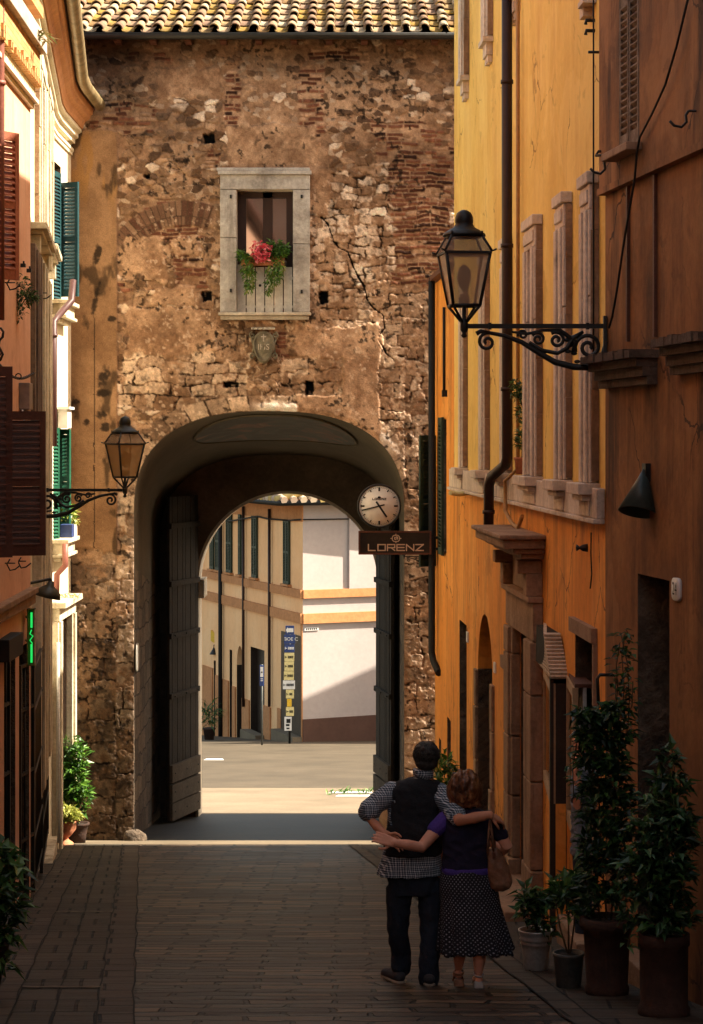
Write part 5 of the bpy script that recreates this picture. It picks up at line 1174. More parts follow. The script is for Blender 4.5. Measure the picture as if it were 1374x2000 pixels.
wz = weeds('weed_tuft', WB.p(34, .14, wB[2][3] + .30), 60, .09, None, [(.32, .24, .06), (.4, .3, .1), (.22, .2, .05)], .14); centre(wz); tag(wz, 'dry grass tuft growing on the stone lintel of the cream house door', 'weed')
wz = weeds('weed_tuft', (X_(181, 34.9), 34.9, Z_(196, 34.9)), 60, .14, None, LG, .07); centre(wz); tag(wz, 'bright green weed sprouting at the gutter end against the gate wall', 'weed')
# shutters
def leafB(x0, Y0_, x1, Y1_, pyb, pyt, mat_): return leaf_sh(X_(x0, Y0_), Y0_, X_(x1, Y1_), Y1_, Z_(pyb, Y0_), Z_(pyt, Y0_), mat_, cre)
leafB(119, 34.15, 152, 34.0, 580, 357, m['teal']); leafB(101, 33.2, 120, 33.75, 600, 330, m['teal'])
leafB(101, 33.15, 117, 33.45, 1068, 836, m['green']); leafB(117, 34.1, 136, 34.0, 1035, 838, m['green'])
mb = MB(); mb.wbox(WB, 33.62, 34.1, .02, .16, zb_(836, 34), zb_(800, 34)); mb.wbox(WB, 33.55, 34.15, .02, .20, zb_(800, 34), zb_(795, 34)); mb.build('vent_cowl', m['white'], cre)
# downpipes of the cream house
mb = MB(); s_ = 31.9
mb.tube([WA.p(s_ + 1.0, .32, za(548, 33)), WA.p(s_ + .9, .30, za(590, 33)), WA.p(s_ + .4, .16, za(612, 32.4)), WA.p(s_, .07, za(628, s_)), WA.p(s_, .07, za(872, s_))], .05, 10); mb.lathe([(.05, -.02), (.062, -.02), (.062, .02), (.05, .02)], WA.p(s_, .07, za(655, s_)), 12); o = mb.build('downpipe', M('plum_pipe', [(.05, .022, .02), (.07, .03, .028)], s1=3, rough=.45, bump=.1)); centre(o); tag(o, 'plum brown downpipe with a kink below the teal shutters', 'downpipe')
mb = MB(); s_ = 33.05; mb.tube([WB.p(s_, .20, zb_(1062, s_)), WB.p(s_, .20, zb_(1105, s_)), WB.p(s_, .08, zb_(1122, s_)), WB.p(s_, .07, zb_(1170, s_))], .045, 10); o = mb.build('downpipe', m['pipered']); centre(o); tag(o, 'short red brown pipe under the green shutters', 'downpipe')
mb = MB(); mb.tube([(X_(137, 35.3), 35.3, Z_(1085, 35.3)), (X_(137, 35.3), 35.3, Z_(1272, 35.3))], .022, 6); o = mb.build('cable_duct', m['black']); centre(o); tag(o, 'dark cable duct in the corner between cream house and gate', 'pipe')
# planter on the lower sill
t = thing('window_planter', 'pale planter box with yellow green plant on the sill below the green shutters', 'planter', WB.p(34.2, .12, wB[1][2]))
mb = MB(); mb.wbox(WB, 34.0, 34.5, .02, .20, wB[1][2] + .002, wB[1][2] + .18); bevel(mb.build('box', m['cream'], t)); mb = MB(); tufts(mb, WB.p(34.2, .11, wB[1][2] + .32), 260, .07, .045, YG + LG, .12, .2, .18); tufts(mb, WB.p(34.4, .14, wB[1][2] + .2), 60, .05, .03, YG, .1, .15, .04); mb.build('foliage', m['leaf'], t)
mb = MB(); mb.wbox(WB, 33.72, 33.98, .04, .22, wB[1][2] + .002, wB[1][2] + .20); o = bevel(mb.build('blue_box', m['blue'])); centre(o); tag(o, 'dark blue box standing beside the planter on the sill', 'box')
# iron grilles before the shop doors
def grille(W, s0, s1, n0, z0, z1, label, fr=.04):
    t = thing('iron_gate', label, 'iron gate', W.p((s0 + s1) / 2, n0, z0), 0, 'folded iron gates of the left shops')
    mb = MB()
    for a, b, c_, d in ((s0, s0 + fr, z0, z1), (s1 - fr, s1, z0, z1)): mb.wbox(W, a, b, n0, n0 + fr, c_, d)
    zs = [z0 + .03, z0 + .55, z0 + 1.25, z1 - .5, z1 - fr]
    for z in zs: mb.wbox(W, s0 + fr, s1 - fr, n0 + .003, n0 + fr - .003, z, z + .035)
    mb.build('frame', m['iron'], t); mb = MB(); n = max(3, int((s1 - s0) / .12))
    for i in range(1, n): s_ = s0 + (s1 - s0) * i / n; mb.tube([W.p(s_, n0 + fr / 2, z0 + .04), W.p(s_, n0 + fr / 2, z1 - fr)], .009, 6)
    mb.build('bars', m['iron'], t)
WGt = Wall(X_(62, 24.1), 24.1, -.105, 1, -1)
def gr2(x0, Ya, x1, Yb, ztop, label):
    a, b = Vector((X_(x0, Ya), Ya, 0)), Vector((X_(x1, Yb), Yb, 0)); d = (b - a); Wx = Wall(a.x, a.y, d.x, d.y, -1); grille(Wx, 0, 1, 0, gz((Ya + Yb) / 2) + .04, ztop, label, .035 / d.length * 1.0)
def grille_xy(x0, Ya, x1, Yb, pyt, label):
    a, b = Vector((X_(x0, Ya), Ya, 0)), Vector((X_(x1, Yb), Yb, 0)); d = b - a; L = d.length; d.normalize(); grille(Wall(a.x, a.y, d.x, d.y, -1), 0, L, 0, gz(Ya) + .05, Z_(pyt, Ya), label)
grille_xy(34, 23.6, 62, 24.2, 1300, 'dark iron gate standing open against the salmon house corner'); grille_xy(62, 24.3, 78, 26.6, 1300, 'dark iron gate before the first shop door of the cream house'); grille_xy(78, 27.2, 90, 30.0, 1320, 'dark iron gate farthest from the camera, by the white downpipe'); grille_xy(-14, 22.0, 14, 22.6, 1290, 'dark iron gate at the left edge beside the orange door post')
mb = MB(); mb.wbox(WA, 24.1, 31.9, .0, .12, -8, gz(31.9) + .25); bevel(mb.build('plinth', m['oldstone'], cre))
for s0, s1 in ((25.9, 28.0), (29.2, 31.2)):
    mb = MB(); mb.wbox(WA, s0, s1, -.24, -.2, -8, gz(28) + 2.9); mb.build('shop_door', m['darkdoor'], cre)
mb = MB(); mb.tube([WB.p(33.02, .10, gz(33) + .1), WB.p(33.02, .10, zb_(1255, 33))], .03, 8); o = mb.build('downpipe', m['zinc']); centre(o); tag(o, 'slim grey downpipe down to the street beside the terracotta urn', 'downpipe')
# dark awning box over the left edge door, door post
mb = MB(); a = P(-8, 1248, 21.6); b = P(22, 1292, 21.6); mb.box(a[0], b[0], 21.5, 22.4, b[2], a[2]); o = bevel(mb.build('awning_box', m['black'])); centre(o); tag(o, 'dark awning box over the shop door at the left edge', 'awning box')
# neon sign
t = thing('neon_sign', 'narrow glass box sign with a glowing green neon tube on the left shop', 'sign', P(61, 1300, 23.4))
c0, c1 = P(54, 1300, 23.4), P(69, 1188, 23.4)
mb = MB(); e_ = .012
for x0, x1, z0, z1 in ((c0[0], c0[0] + e_, c0[2], c1[2]), (c1[0] - e_, c1[0], c0[2], c1[2]), (c0[0], c1[0], c0[2], c0[2] + e_), (c0[0], c1[0], c1[2] - e_, c1[2])): mb.box(x0, x1, 23.36, 23.46, z0, z1)
mb.box(c0[0] + e_, c1[0] - e_, 23.44, 23.455, c0[2] + e_, c1[2] - e_); mb.tube([(c0[0], 23.41, c1[2] - .1), (-3.43, 23.7, c1[2] - .1)], .012, 6); mb.tube([(c0[0], 23.41, c0[2] + .25), (-3.43, 23.7, c0[2] + .25)], .012, 6); mb.build('frame', M('brass_edge', [(.16, .14, .04), (.22, .19, .07)], s1=4, rough=.4, bump=0), t)
mb = MB(); xm = (c0[0] + c1[0]) / 2 + .004; zz = lambda py: Z_(py, 23.4)
mb.tube([(xm, 23.39, zz(1196)), (xm, 23.39, zz(1226))], .011, 8); mb.tube([(xm, 23.39, zz(1258)), (xm, 23.39, zz(1294))], .011, 8)
mb.tube([(xm, 23.39, zz(1230)), (xm - .016, 23.39, zz(1238)), (xm + .016, 23.39, zz(1242)), (xm - .016, 23.39, zz(1250)), (xm + .01, 23.39, zz(1257))], .006, 6); mb.build('neon_tube', m['neon'], t)
# enamel shop lamp
t = thing('shop_lamp', 'dark enamel shade lamp on an arm between the left shops', 'lamp', P(90, 1170, 25.0))
mb = MB(); cx_, cz_ = X_(93, 25.0), Z_(1166, 25.0); px2m = 25.0 / F
rg = []
for r, z in ((.0, .185), (.03, .182), (.045, .13), (.085, .105), (.135, .06), (.15, .0), (.14, .0), (.12, .05), (.03, .11), (.0, .11)): rg.append((max(r, .002), z))
mb.lathe(rg, (0, 0, 0), 22); rot = Matrix.Rotation(R(14), 4, 'Y'); mb.v = [tuple(rot @ Vector(v_) + Vector((cx_, 25.0, cz_))) for v_ in mb.v]; mb.build('lamp_shade', M('dark_enamel_shade', [(.03, .03, .022), (.05, .05, .04)], s1=4, rough=.4, bump=.05), t)
mb = MB(); mb.tube([(X_(55, 24.6), 24.6, Z_(1140, 24.6)), (X_(64, 24.8), 24.8, Z_(1138, 24.8)), (cx_ + .03, 25, cz_ + .2), (cx_ + .045, 25, cz_ + .17)], .016, 8); mb.build('arm', m['iron'], t)

# ------------------------------------------------------------------ street lamps
def street_lamp(loc, rz, label, glass, lant_rot, sc_=1.0, drop=0.0):
    t = thing('street_lamp', label, 'street lamp', loc, rz, 'wrought iron wall lanterns')
    S = sc_; Lb = 1.112 * S
    def D(px, py): return Vector(((1185 - px) / 249 * S, 0, (637 - py) / 249 * S))
    mb = MB(); mb.box(0, Lb - .03 * S, -.018 * S, .018 * S, -.018 * S, .018 * S); mb.box(.0, .025, -.03, .03, -.36 * S, .08 * S)
    for px_ in (958, 1148): mb.box(D(px_, 0).x - .012, D(px_, 0).x + .012, -.026 * S, .026 * S, -.026 * S, .026 * S)
    mb.lathe([(.012 * S, -.09 * S), (.025 * S, -.075 * S), (.014 * S, -.055 * S), (.03 * S, -.03 * S), (.03 * S, .04 * S), (.016 * S, .06 * S), (.016 * S, .15 * S)], (Lb, 0, 0), 12)
    br_ = mb.build('bracket', m['iron'], t, True)
    mb = MB()
    def T(pp, r): mb.tube([D(*p_) for p_ in pp], [q * S * 1.25 for q in r] if isinstance(r, list) else r * S * 1.35, 7)
    S_ = S * 1.3; T([(957, 650), (985, 655), (1020, 668), (1055, 690), (1085, 707), (1120, 716), (1150, 718), (1168, 706), (1178, 690), (1184, 668)], [.012, .014, .016, .018, .02, .022, .02, .018, .015, .012])
    def SPI(c_, r0, r1, a0, a1, rr): T([(c_[0] + p_[0], c_[1] - p_[1]) for p_ in spiral((0, 0), r0, r1, a0, a1, 26)], rr)
    SPI((953, 668), 18, 3, 80, 80 + 520, .010); T([(957, 650), (940, 647), (932, 652)], [.012, .014, .016])
    SPI((1052, 662), 13, 2.5, 150, 150 - 560, .009); SPI((1088, 664), 16, 3, 130, 130 - 560, .010); SPI((1150, 678), 27, 4, 200, 200 - 600, .012); SPI((1022, 654), 10, 2, 200, 200 - 500, .008); SPI((1176, 722), 11, 2.5, 120, 120 - 560, .010)
    T([(1000, 648), (1030, 652), (1062, 645), (1095, 645), (1125, 668), (1118, 690)], [.008, .010, .010, .012, .02, .012]); T([(1035, 668), (1060, 684), (1090, 690), (1108, 680), (1120, 660), (1140, 648)], [.010, .013, .013, .016, .018, .010]); T([(1135, 700), (1160, 705), (1175, 690)], .010)
    for q in ((1062, 688), (1075, 700), (1116, 674), (1122, 690), (1110, 686), (1108, 664), (1128, 706)):
        d = D(*q); mb.ell(d, .026 * S, .012 * S, .016 * S, 8, 5)
    mb.build('scrollwork', m['iron'], br_, True)
    def sq(hw, z, n=4):
        return [Vector((Lb, 0, z * S)) + Vector((hw * S * math.cos(lant_rot + math.pi / 4 + math.pi / 2 * i) * 1.4142, hw * S * math.sin(lant_rot + math.pi / 4 + math.pi / 2 * i) * 1.4142, 0)) for i in range(n)]
    fr = MB(); b0, b1 = sq(.105, .16), sq(.172, .555)
    for i in range(4):
        fr.tube([b0[i], b1[i]], .013 * S, 6); fr.tube([b0[i], b0[(i + 1) % 4]], .013 * S, 6); fr.tube([b0[i] + Vector((0, 0, -.004)), Vector((Lb, 0, .03 * S)) + (b0[i] - Vector((Lb, 0, .16 * S))) * .15], .011 * S, 6)
    c0 = sq(.185, .555); c1_ = sq(.185, .575); fr.rings([c0, c1_], smooth=False); c2, c3 = sq(.155, .60), sq(.12, .70)
    for i in range(4):
        fr.tube([c1_[i], c1_[i] + (c1_[i] - Vector((Lb, 0, .575 * S))) * .16 + Vector((0, 0, .012))], .008 * S, 5); fr.tube([c1_[i], c3[i]], .010 * S, 6); fr.tube([c3[i], c3[(i + 1) % 4]], .012 * S, 6); fr.tube([c3[i], c3[i] + Vector((0, 0, .035 * S))], .008 * S, 5)
    fm = fr.build('lantern_frame', m['iron'], t, True)
    for i in range(4):
        pn = MB(); j = (i + 1) % 4; pn.poly([b0[i], b0[j], b1[j], b1[i]]); pn.build('pane', glass, fm, True)
        pn = MB(); pn.poly([c1_[i], c1_[j], c3[j], c3[i]]); pn.build('roof_pane', m['frostr'], fm, True)
    rf = MB(); rf.lathe([(.17, .70), (.165, .72), (.13, .745), (.085, .77), (.068, .80), (.072, .81), (.07, .85), (.055, .885), (.025, .905), (.003, .91)], (0, 0, 0), 20); rf.v = [(a * S + Lb, b * S, (c_ - .0) * S) for a, b, c_ in rf.v]; rf.build('lamp_cap', m['iron'], t, True)
    bl = MB(); bl.lathe([(.018, .17), (.04, .18), (.045, .22), (.03, .25)], (0, 0, 0), 12); bl.lathe([(.004, .27), (.035, .30), (.055, .37), (.05, .43), (.02, .475), (.003, .48)], (0, 0, 0), 14); bl.v = [(a * S + Lb, b * S, c_ * S) for a, b, c_ in bl.v]; bl.build('bulb', M('lamp_bulb', [(.08, .06, .02), (.12, .09, .03)], s1=3, rough=.3, bump=0), t, True)
    return t
m['frostr'] = glassmat('lamp_roof_glass', (.30, .20, .14), .6, .2)
xm = X_(1185, 17.6); street_lamp((xm, 17.6, Z_(637, 17.6)), math.pi, 'large wrought iron lantern on a scrolled bracket at the corner of the umber house', m['frost'], R(8))
street_lamp((X_(70, 27.2), 27.2, Z_(957, 27.2)), R(-4), 'wrought iron lantern with yellowed panes on the salmon house wall', m['frostd'], R(38), .98)
street_lamp((X_(848, 33.55), 33.55, Z_(1087, 33.55)), math.pi, 'small lantern half hidden behind the clock and the lettered board', m['frostd'], R(20), .40)

# ------------------------------------------------------------------ clock with lettered board
CY_ = 33.1
t = thing('street_clock', 'round white clock above a dark lettered board, hung from the house end by the gate', 'clock', (X_(771, CY_), CY_, Z_(1082, CY_)))
cc = Vector((X_(741, CY_), CY_, Z_(988, CY_))); RR = 42.5 / F * CY_
def disc(mb, prof, n=40):
    """profile (radius, depth towards the camera) turned about the clock axis"""
    mb.rings([[(cc.x + r * math.sin(2 * math.pi * i / n), cc.y - d, cc.z + r * math.cos(2 * math.pi * i / n)) for i in range(n)] for r, d in prof])
mb = MB(); disc(mb, [(RR * .9, -.10), (RR * 1.0, -.10), (RR * 1.02, -.07), (RR * 1.02, .07), (RR * 1.0, .10), (RR * .93, .10), (RR * .93, .085), (RR * .91, .085)]); mb.build('case', m['iron'], t)
mb = MB(); disc(mb, [(RR * .93, .07), (RR * .93, .088), (.002, .088)]); fc = mb.build('clock_face', m['clockw'], t)
mb = MB()
def bar(mb, ang, r0, r1, w_, d0, d1):
    a = R(ang); u = Vector((math.sin(a), 0, math.cos(a))); v_ = Vector((math.cos(a), 0, -math.sin(a)))
    q = lambda r, s_, d: tuple(cc + u * r + v_ * s_ + Vector((0, -d, 0)))
    mb.hexa([q(r0, -w_, d0), q(r0, w_, d0), q(r1, w_, d0), q(r1, -w_, d0), q(r0, -w_, d1), q(r0, w_, d1), q(r1, w_, d1), q(r1, -w_, d1)])
for i in range(60):
    if i % 15 == 0: bar(mb, i * 6, RR * .68, RR * .86, .013, .088, .092)
    elif i % 5 == 0: bar(mb, i * 6, RR * .74, RR * .86, .008, .088, .092)
    else: bar(mb, i * 6, RR * .82, RR * .86, .003, .088, .091)
mb.build('hour_marks', m['black'], fc)
hd = MB(); bar(hd, 256, -.08, RR * .83, .010, .097, .101); hd.build('hand', m['black'], t); hd = MB(); bar(hd, 146, -.08, RR * .62, .014, .093, .096); hd.build('hand', m['black'], t)
GLY = {'L': [[(0, 1), (0, 0), (.9, 0)]], 'O': [[(0, 0), (1, 0), (1, 1), (0, 1), (0, 0)]], 'R': [[(0, 0), (0, 1), (1, 1), (1, .48), (0, .48)], [(.5, .48), (1, 0)]], 'E': [[(1, 1), (0, 1), (0, 0), (1, 0)], [(0, .5), (.95, .5)]], 'N': [[(0, 0), (0, 1), (1, 0), (1, 1)]], 'Z': [[(0, 1), (1, 1), (0, 0), (1, 0)]]}
def strokes(mb, word, x0, z0, wL, hL, gap, th, y, dep):
    for i, ch in enumerate(word):
        for ln in GLY[ch]:
            for (a, b) in zip(ln, ln[1:]):
                p_ = Vector((x0 + i * (wL + gap) + a[0] * wL, 0, z0 + a[1] * hL)); q = Vector((x0 + i * (wL + gap) + b[0] * wL, 0, z0 + b[1] * hL)); d = (q - p_).normalized(); n_ = Vector((-d.z, 0, d.x)) * th / 2; p_ = p_ - d * th / 2; q = q + d * th / 2
                e_ = random.uniform(0, .0006)
                P8 = [p_ - n_, q - n_, q + n_, p_ + n_]; mb.hexa([(v_.x, y, v_.z) for v_ in P8] + [(v_.x, y - dep - e_, v_.z) for v_ in P8])
px2 = CY_ / F
mb = MB(); strokes(mb, 'LORENZ', cc.x - 13.2 * px2, Z_(976, CY_), 3.2 * px2, 3.4 * px2, 1.5 * px2, .007, CY_ - .0882, .003); mb.ell((cc.x, CY_ - .089, Z_(971, CY_)), 3.2 * px2, .003, 2.2 * px2, 12, 5); mb.build('face_lettering', m['black'], fc)
bx0, bx1, bz0, bz1 = X_(701, CY_), X_(842, CY_), Z_(1082, CY_), Z_(1037, CY_)
mb = MB(); mb.box(bx0, bx1, CY_ - .10, CY_ + .10, bz0, bz1); bd_ = bevel(mb.build('sign_board', m['signdark'], t), .006)
mb = MB(); e_ = .022
for a, b, c_, d in ((bx0 - .004, bx1 + .004, bz0 - .004, bz0 + e_), (bx0 - .004, bx1 + .004, bz1 - e_, bz1 + .004), (bx0 - .004, bx0 + e_, bz0 + e_, bz1 - e_), (bx1 - e_, bx1 + .004, bz0 + e_, bz1 - e_)): mb.box(a, b, CY_ - .115, CY_ - .098, c_, d)
mb.build('board_frame', m['brownwood'], bd_)
mb = MB(); yf = CY_ - .1005
strokes(mb, 'LORENZ', X_(720, CY_), Z_(1074.5, CY_), 14.2 * px2, 11.5 * px2, 4.3 * px2, .017, yf, .006)
lx, lz = X_(773.5, CY_), Z_(1051, CY_); r_ = 5.6 * px2; t_ = .013
def seg(a, b, th=t_):
    p_, q = Vector((lx + a[0] * px2, 0, lz + a[1] * px2)), Vector((lx + b[0] * px2, 0, lz + b[1] * px2)); d = (q - p_).normalized(); n_ = Vector((-d.z, 0, d.x)) * th / 2; P8 = [p_ - n_, q - n_, q + n_, p_ + n_]; e_ = random.uniform(0, .0008); mb.hexa([(v_.x, yf, v_.z) for v_ in P8] + [(v_.x, yf - .006 - e_, v_.z) for v_ in P8])
oc = [(-7, -3), (-4, -6), (4, -6), (7, -3), (7, 3), (4, 6), (-4, 6), (-7, 3), (-7, -3)]
for a, b in zip(oc, oc[1:]): seg(a, b)
seg((-10.5, 0), (-7, 0)); seg((7, 0), (10.5, 0)); seg((0, 6), (0, 9)); seg((0, -6), (0, -9)); seg((-2.5, 3), (-2.5, -2)); seg((-2.5, -2), (1, -2)); seg((0, 3), (3.5, 3)); seg((0, 3), (0, .5)); seg((0, .5), (3.5, .5)); seg((3.5, 3), (3.5, -2.5)); 
mb.build('board_lettering', m['signletter'], bd_)
mb = MB(); mb.tube([(cc.x, CY_, cc.z - RR), (cc.x, CY_, bz1)], .025, 8); mb.tube([(bx1 - .02, CY_, Z_(1050, CY_)), (WR.p(CY_, -.02, 0)[0], CY_, Z_(1050, CY_))], .02, 8); mb.tube([(bx1 - .02, CY_, Z_(1072, CY_)), (WR.p(CY_, -.02, 0)[0], CY_, Z_(1072, CY_))], .02, 8); mb.build('mounting', m['iron'], t)

# ------------------------------------------------------------------ pots and plants
def pot(t, prof, mat_, name='pot', **kw):
    mb = MB(); mb.lathe(prof, t.location, 28, **kw); return mb.build(name, mat_, t)
def soil(t, r, z):
    mb = MB(); mb.lathe([(r, z - .03), (r * .9, z), (.01, z + .02)], t.location, 18); mb.build('soil', m['soil'], t)
def bush(t, clumps, L, Wd, cols, stems=None, sr_=.008, up=.3):
    """clumps: (x,y,z,rx,ry,rz,n) in the thing's own frame"""
    o = Vector(t.location); mb = MB()
    for (x, y, z, rx, ry, rz_, n) in clumps: tufts(mb, o + Vector((x, y, z)), int(n * 1.6), L, Wd, cols, rx, ry, rz_, up)
    mb.build('foliage', m['leaf'], t)
    if stems:
        mb = MB()
        for pts in stems: mb.tube([o + Vector(p_) for p_ in pts], [sr_ * (1 - .5 * i / len(pts)) for i in range(len(pts))], 6)
        mb.build('stem', m['stem'], t)
def cl_px(t, Y, L):
    """clumps given in photo pixels (x, y, rx, ry, n) around the thing's depth"""
    o = Vector(t.location); r = []
    for (px, py, rx, ry, n) in L: q = Vector(P(px, py, Y)) - o; k_ = Y / F; r.append((q.x, q.y + random.uniform(-.08, .08), q.z, rx * k_, min(.2, rx * k_), ry * k_, n))
    return r
# left: urn, tall bush
y = 34.15; t = thing('potted_plant', 'yellow green plant in a fluted terracotta urn by the cream house door', 'potted plant', (X_(127, y), y, gz(y) + .004), 0, 'potted plants along the street')
pot(t, [(.13, 0), (.13, .03), (.06, .08), (.05, .11), (.10, .15), (.165, .24), (.175, .34), (.19, .35), (.19, .37), (.16, .37), (.14, .33)], m['terra'], flute=.03, nf=14); soil(t, .15, .35)
bush(t, [(0, 0, .48, .21, .2, .12, 420), (.08, -.05, .42, .18, .15, .08, 150)], .065, .04, YG, [[(0, 0, .33), (.05, 0, .5)], [(0, 0, .33), (-.08, .02, .48)]])
y = 34.7; t = thing('potted_plant', 'tall bright green bush in a dark clay pot at the gate corner', 'potted plant', (X_(152, y), y, gz(y) + .004), 0, 'potted plants along the street')
pot(t, [(.12, 0), (.14, .15), (.165, .27), (.185, .28), (.185, .31), (.155, .31), (.14, .27)], m['terrad']); soil(t, .15, .28)
bush(t, cl_px(t, y, [(138, 1460, 22, 22, 70), (160, 1468, 14, 12, 30), (128, 1492, 22, 20, 90), (148, 1500, 24, 22, 110), (126, 1530, 22, 22, 100), (150, 1540, 22, 24, 110), (135, 1560, 20, 16, 70), (162, 1560, 14, 18, 45), (166, 1545, 10, 10, 20), (158, 1585, 12, 12, 25), (146, 1520, 14, 50, 70)]), .13, .05, LG, [[(0, 0, .3), (-.03, 0, .7), (-.1, 0, 1.3)], [(0, 0, .3), (.04, 0, .8), (.02, 0, 1.2)], [(.02, 0, .3), (.1, .02, .6)]])
# left foreground bush
y = 15.2; t = thing('potted_plant', 'dark leafy bush in a clay pot at the lower left corner', 'potted plant', (X_(-45, y), y, gz(y)), 0, 'potted plants along the street')
pot(t, [(.14, 0), (.18, .25), (.2, .36), (.215, .37), (.215, .4), (.18, .4), (.16, .35)], m['terrad']); soil(t, .17, .36)
bush(t, cl_px(t, y, [(-5, 1680, 26, 28, 40), (24, 1704, 16, 16, 20), (0, 1730, 36, 30, 60), (22, 1768, 18, 20, 26), (-8, 1790, 36, 40, 66), (14, 1820, 16, 22, 24), (-28, 1850, 36, 40, 66), (0, 1885, 14, 18, 16), (-45, 1720, 36, 60, 70)]), .12, .055, DG, [[(0, 0, .36), (.05, 0, .8), (.15, 0, 1.2)], [(0, 0, .36), (.1, .02, .6), (.25, 0, .9)]])
# right: four pots
y = 17.2; t = thing('potted_plant', 'leafy plant in a pale ribbed zinc bucket, farthest of the right pots', 'potted plant', (X_(1047, y), y, gz(y) + .004), 0, 'potted plants along the street')
pot(t, [(.088, 0), (.095, .02), (.105, .16), (.112, .20), (.118, .205), (.113, .215), (.120, .235), (.126, .24), (.121, .25), (.128, .29), (.135, .30), (.135, .31), (.122, .31), (.11, .27)], m['zinc']); soil(t, .118, .285)
bush(t, cl_px(t, y, [(1030, 1750, 20, 18, 46), (1055, 1765, 24, 22, 70), (1075, 1755, 16, 18, 40), (1035, 1780, 22, 16, 50), (1050, 1800, 16, 14, 30), (1070, 1820, 12, 22, 20), (1085, 1745, 12, 18, 24), (1082, 1725, 6, 10, 6)]), .085, .034, DG + [(.05, .13, .03)], [[(0, 0, .28), (-.02, 0, .45), (-.05, 0, .55)], [(.02, 0, .28), (.04, 0, .5)], [(0, 0, .28), (.01, .01, .5)]], .005)
y = 16.1; t = thing('potted_plant', 'bare stemmed leafy plant in a small dark metal bucket', 'potted plant', (X_(1111, y), y, gz(y) + .004), 0, 'potted plants along the street')
pot(t, [(.082, 0), (.088, .01), (.108, .22), (.115, .23), (.115, .25), (.103, .25), (.1, .21)], m['zincd']); soil(t, .103, .225)
bush(t, cl_px(t, y, [(1100, 1735, 22, 24, 60), (1125, 1725, 22, 22, 60), (1110, 1760, 26, 18, 60), (1138, 1748, 18, 22, 44), (1120, 1785, 16, 14, 24)]), .085, .036, DG + [(.05, .13, .03)], [[(0, 0, .22), (-.06, 0, .42), (-.09, 0, .6)], [(.01, 0, .22), (.04, 0, .45), (.05, 0, .65)], [(.0, 0, .22), (0, 0, .45), (-.02, 0, .65)]], .007)
def climber(t, Y, pts, n, L, Wd, jit, cols):
    """leafy shoots along lines given in photo pixels"""
    o = Vector(t.location); ms = MB()
    for ln in pts:
        mb = MB()
        q = [Vector(P(a, b, Y)) + Vector((0, random.uniform(-.04, .04), 0)) for a, b in ln]; ms.tube(q, .004, 5)
        for a, b in zip(q, q[1:]):
            k_ = max(1, int((b - a).length * n))
            for i in range(k_):
                p_ = a.lerp(b, random.random()) + Vector((random.uniform(-jit, jit), random.uniform(-jit, jit), random.uniform(-jit, jit) * .5)); mb.col = random.choice(cols); an = random.uniform(0, 6.28); mb.leaf(p_, (math.cos(an), math.sin(an) - .3, random.uniform(-.5, .5)), (0, 0, 1), L * random.uniform(.6, 1.2), Wd)
        mb.build('foliage', m['leaf'], t)
    ms.split('vine_stem', m['stem'], t)
y = 15.7; t = thing('potted_plant', 'tall dark climbing vine on a support in a big terracotta pot with rolled rim', 'potted plant', (X_(1186, y), y, gz(y) + .004), 0, 'potted plants along the street')
pot(t, [(.135, 0), (.15, .01), (.155, .05), (.145, .07), (.155, .30), (.165, .45), (.185, .46), (.195, .49), (.19, .53), (.165, .54), (.15, .50)], m['terrad']); soil(t, .16, .5)
C5 = DG[:4] + [(.008, .025, .01), (.012, .035, .012)]
bush(t, cl_px(t, y, [(1145, 1400, 22, 16, 60), (1175, 1405, 24, 20, 80), (1200, 1395, 22, 22, 70), (1150, 1440, 24, 24, 90), (1190, 1445, 30, 28, 130), (1222, 1440, 16, 30, 60), (1155, 1490, 24, 26, 90), (1200, 1500, 30, 30, 130), (1165, 1545, 26, 28, 100), (1210, 1560, 28, 32, 120), (1160, 1600, 26, 26, 90), (1205, 1620, 28, 30, 100), (1150, 1650, 20, 26, 60), (1190, 1680, 30, 28, 90), (1155, 1700, 20, 26, 60), (1215, 1700, 20, 28, 60), (1160, 1750, 26, 26, 60), (1205, 1755, 26, 24, 60), (1145, 1780, 14, 14, 24), (1190, 1600, 44, 170, 260)]), .075, .036, C5, [[(0, 0, .5), (-.04, 0, 1.0), (-.08, 0, 1.9)], [(.03, 0, .5), (.05, 0, 1.2), (.06, 0, 2.2)], [(-.05, 0, .5), (-.09, 0, 1.1), (-.1, 0, 1.7)]], .007)
climber(t, y, [[(1215, 1400), (1220, 1340), (1214, 1280), (1222, 1240)], [(1200, 1400), (1208, 1350), (1205, 1300), (1212, 1255)], [(1228, 1420), (1230, 1370), (1226, 1300), (1212, 1235)], [(1225, 1400), (1235, 1380), (1236, 1330)], [(1130, 1440), (1120, 1500), (1122, 1560)], [(1210, 1240), (1225, 1232), (1235, 1250)]], 75, .075, .036, .045, C5 + LG[:1])
y = 14.6; t = thing('potted_plant', 'large bushy vine in the biggest dark round planter, at the lower right corner', 'potted plant', (X_(1297, y), y, gz(y) + .004), 0, 'potted plants along the street')
pot(t, [(.155, 0), (.17, .01), (.17, .05), (.155, .07), (.158, .45), (.168, .46), (.168, .53), (.15, .535), (.14, .5)], m['terrad']); soil(t, .148, .5)
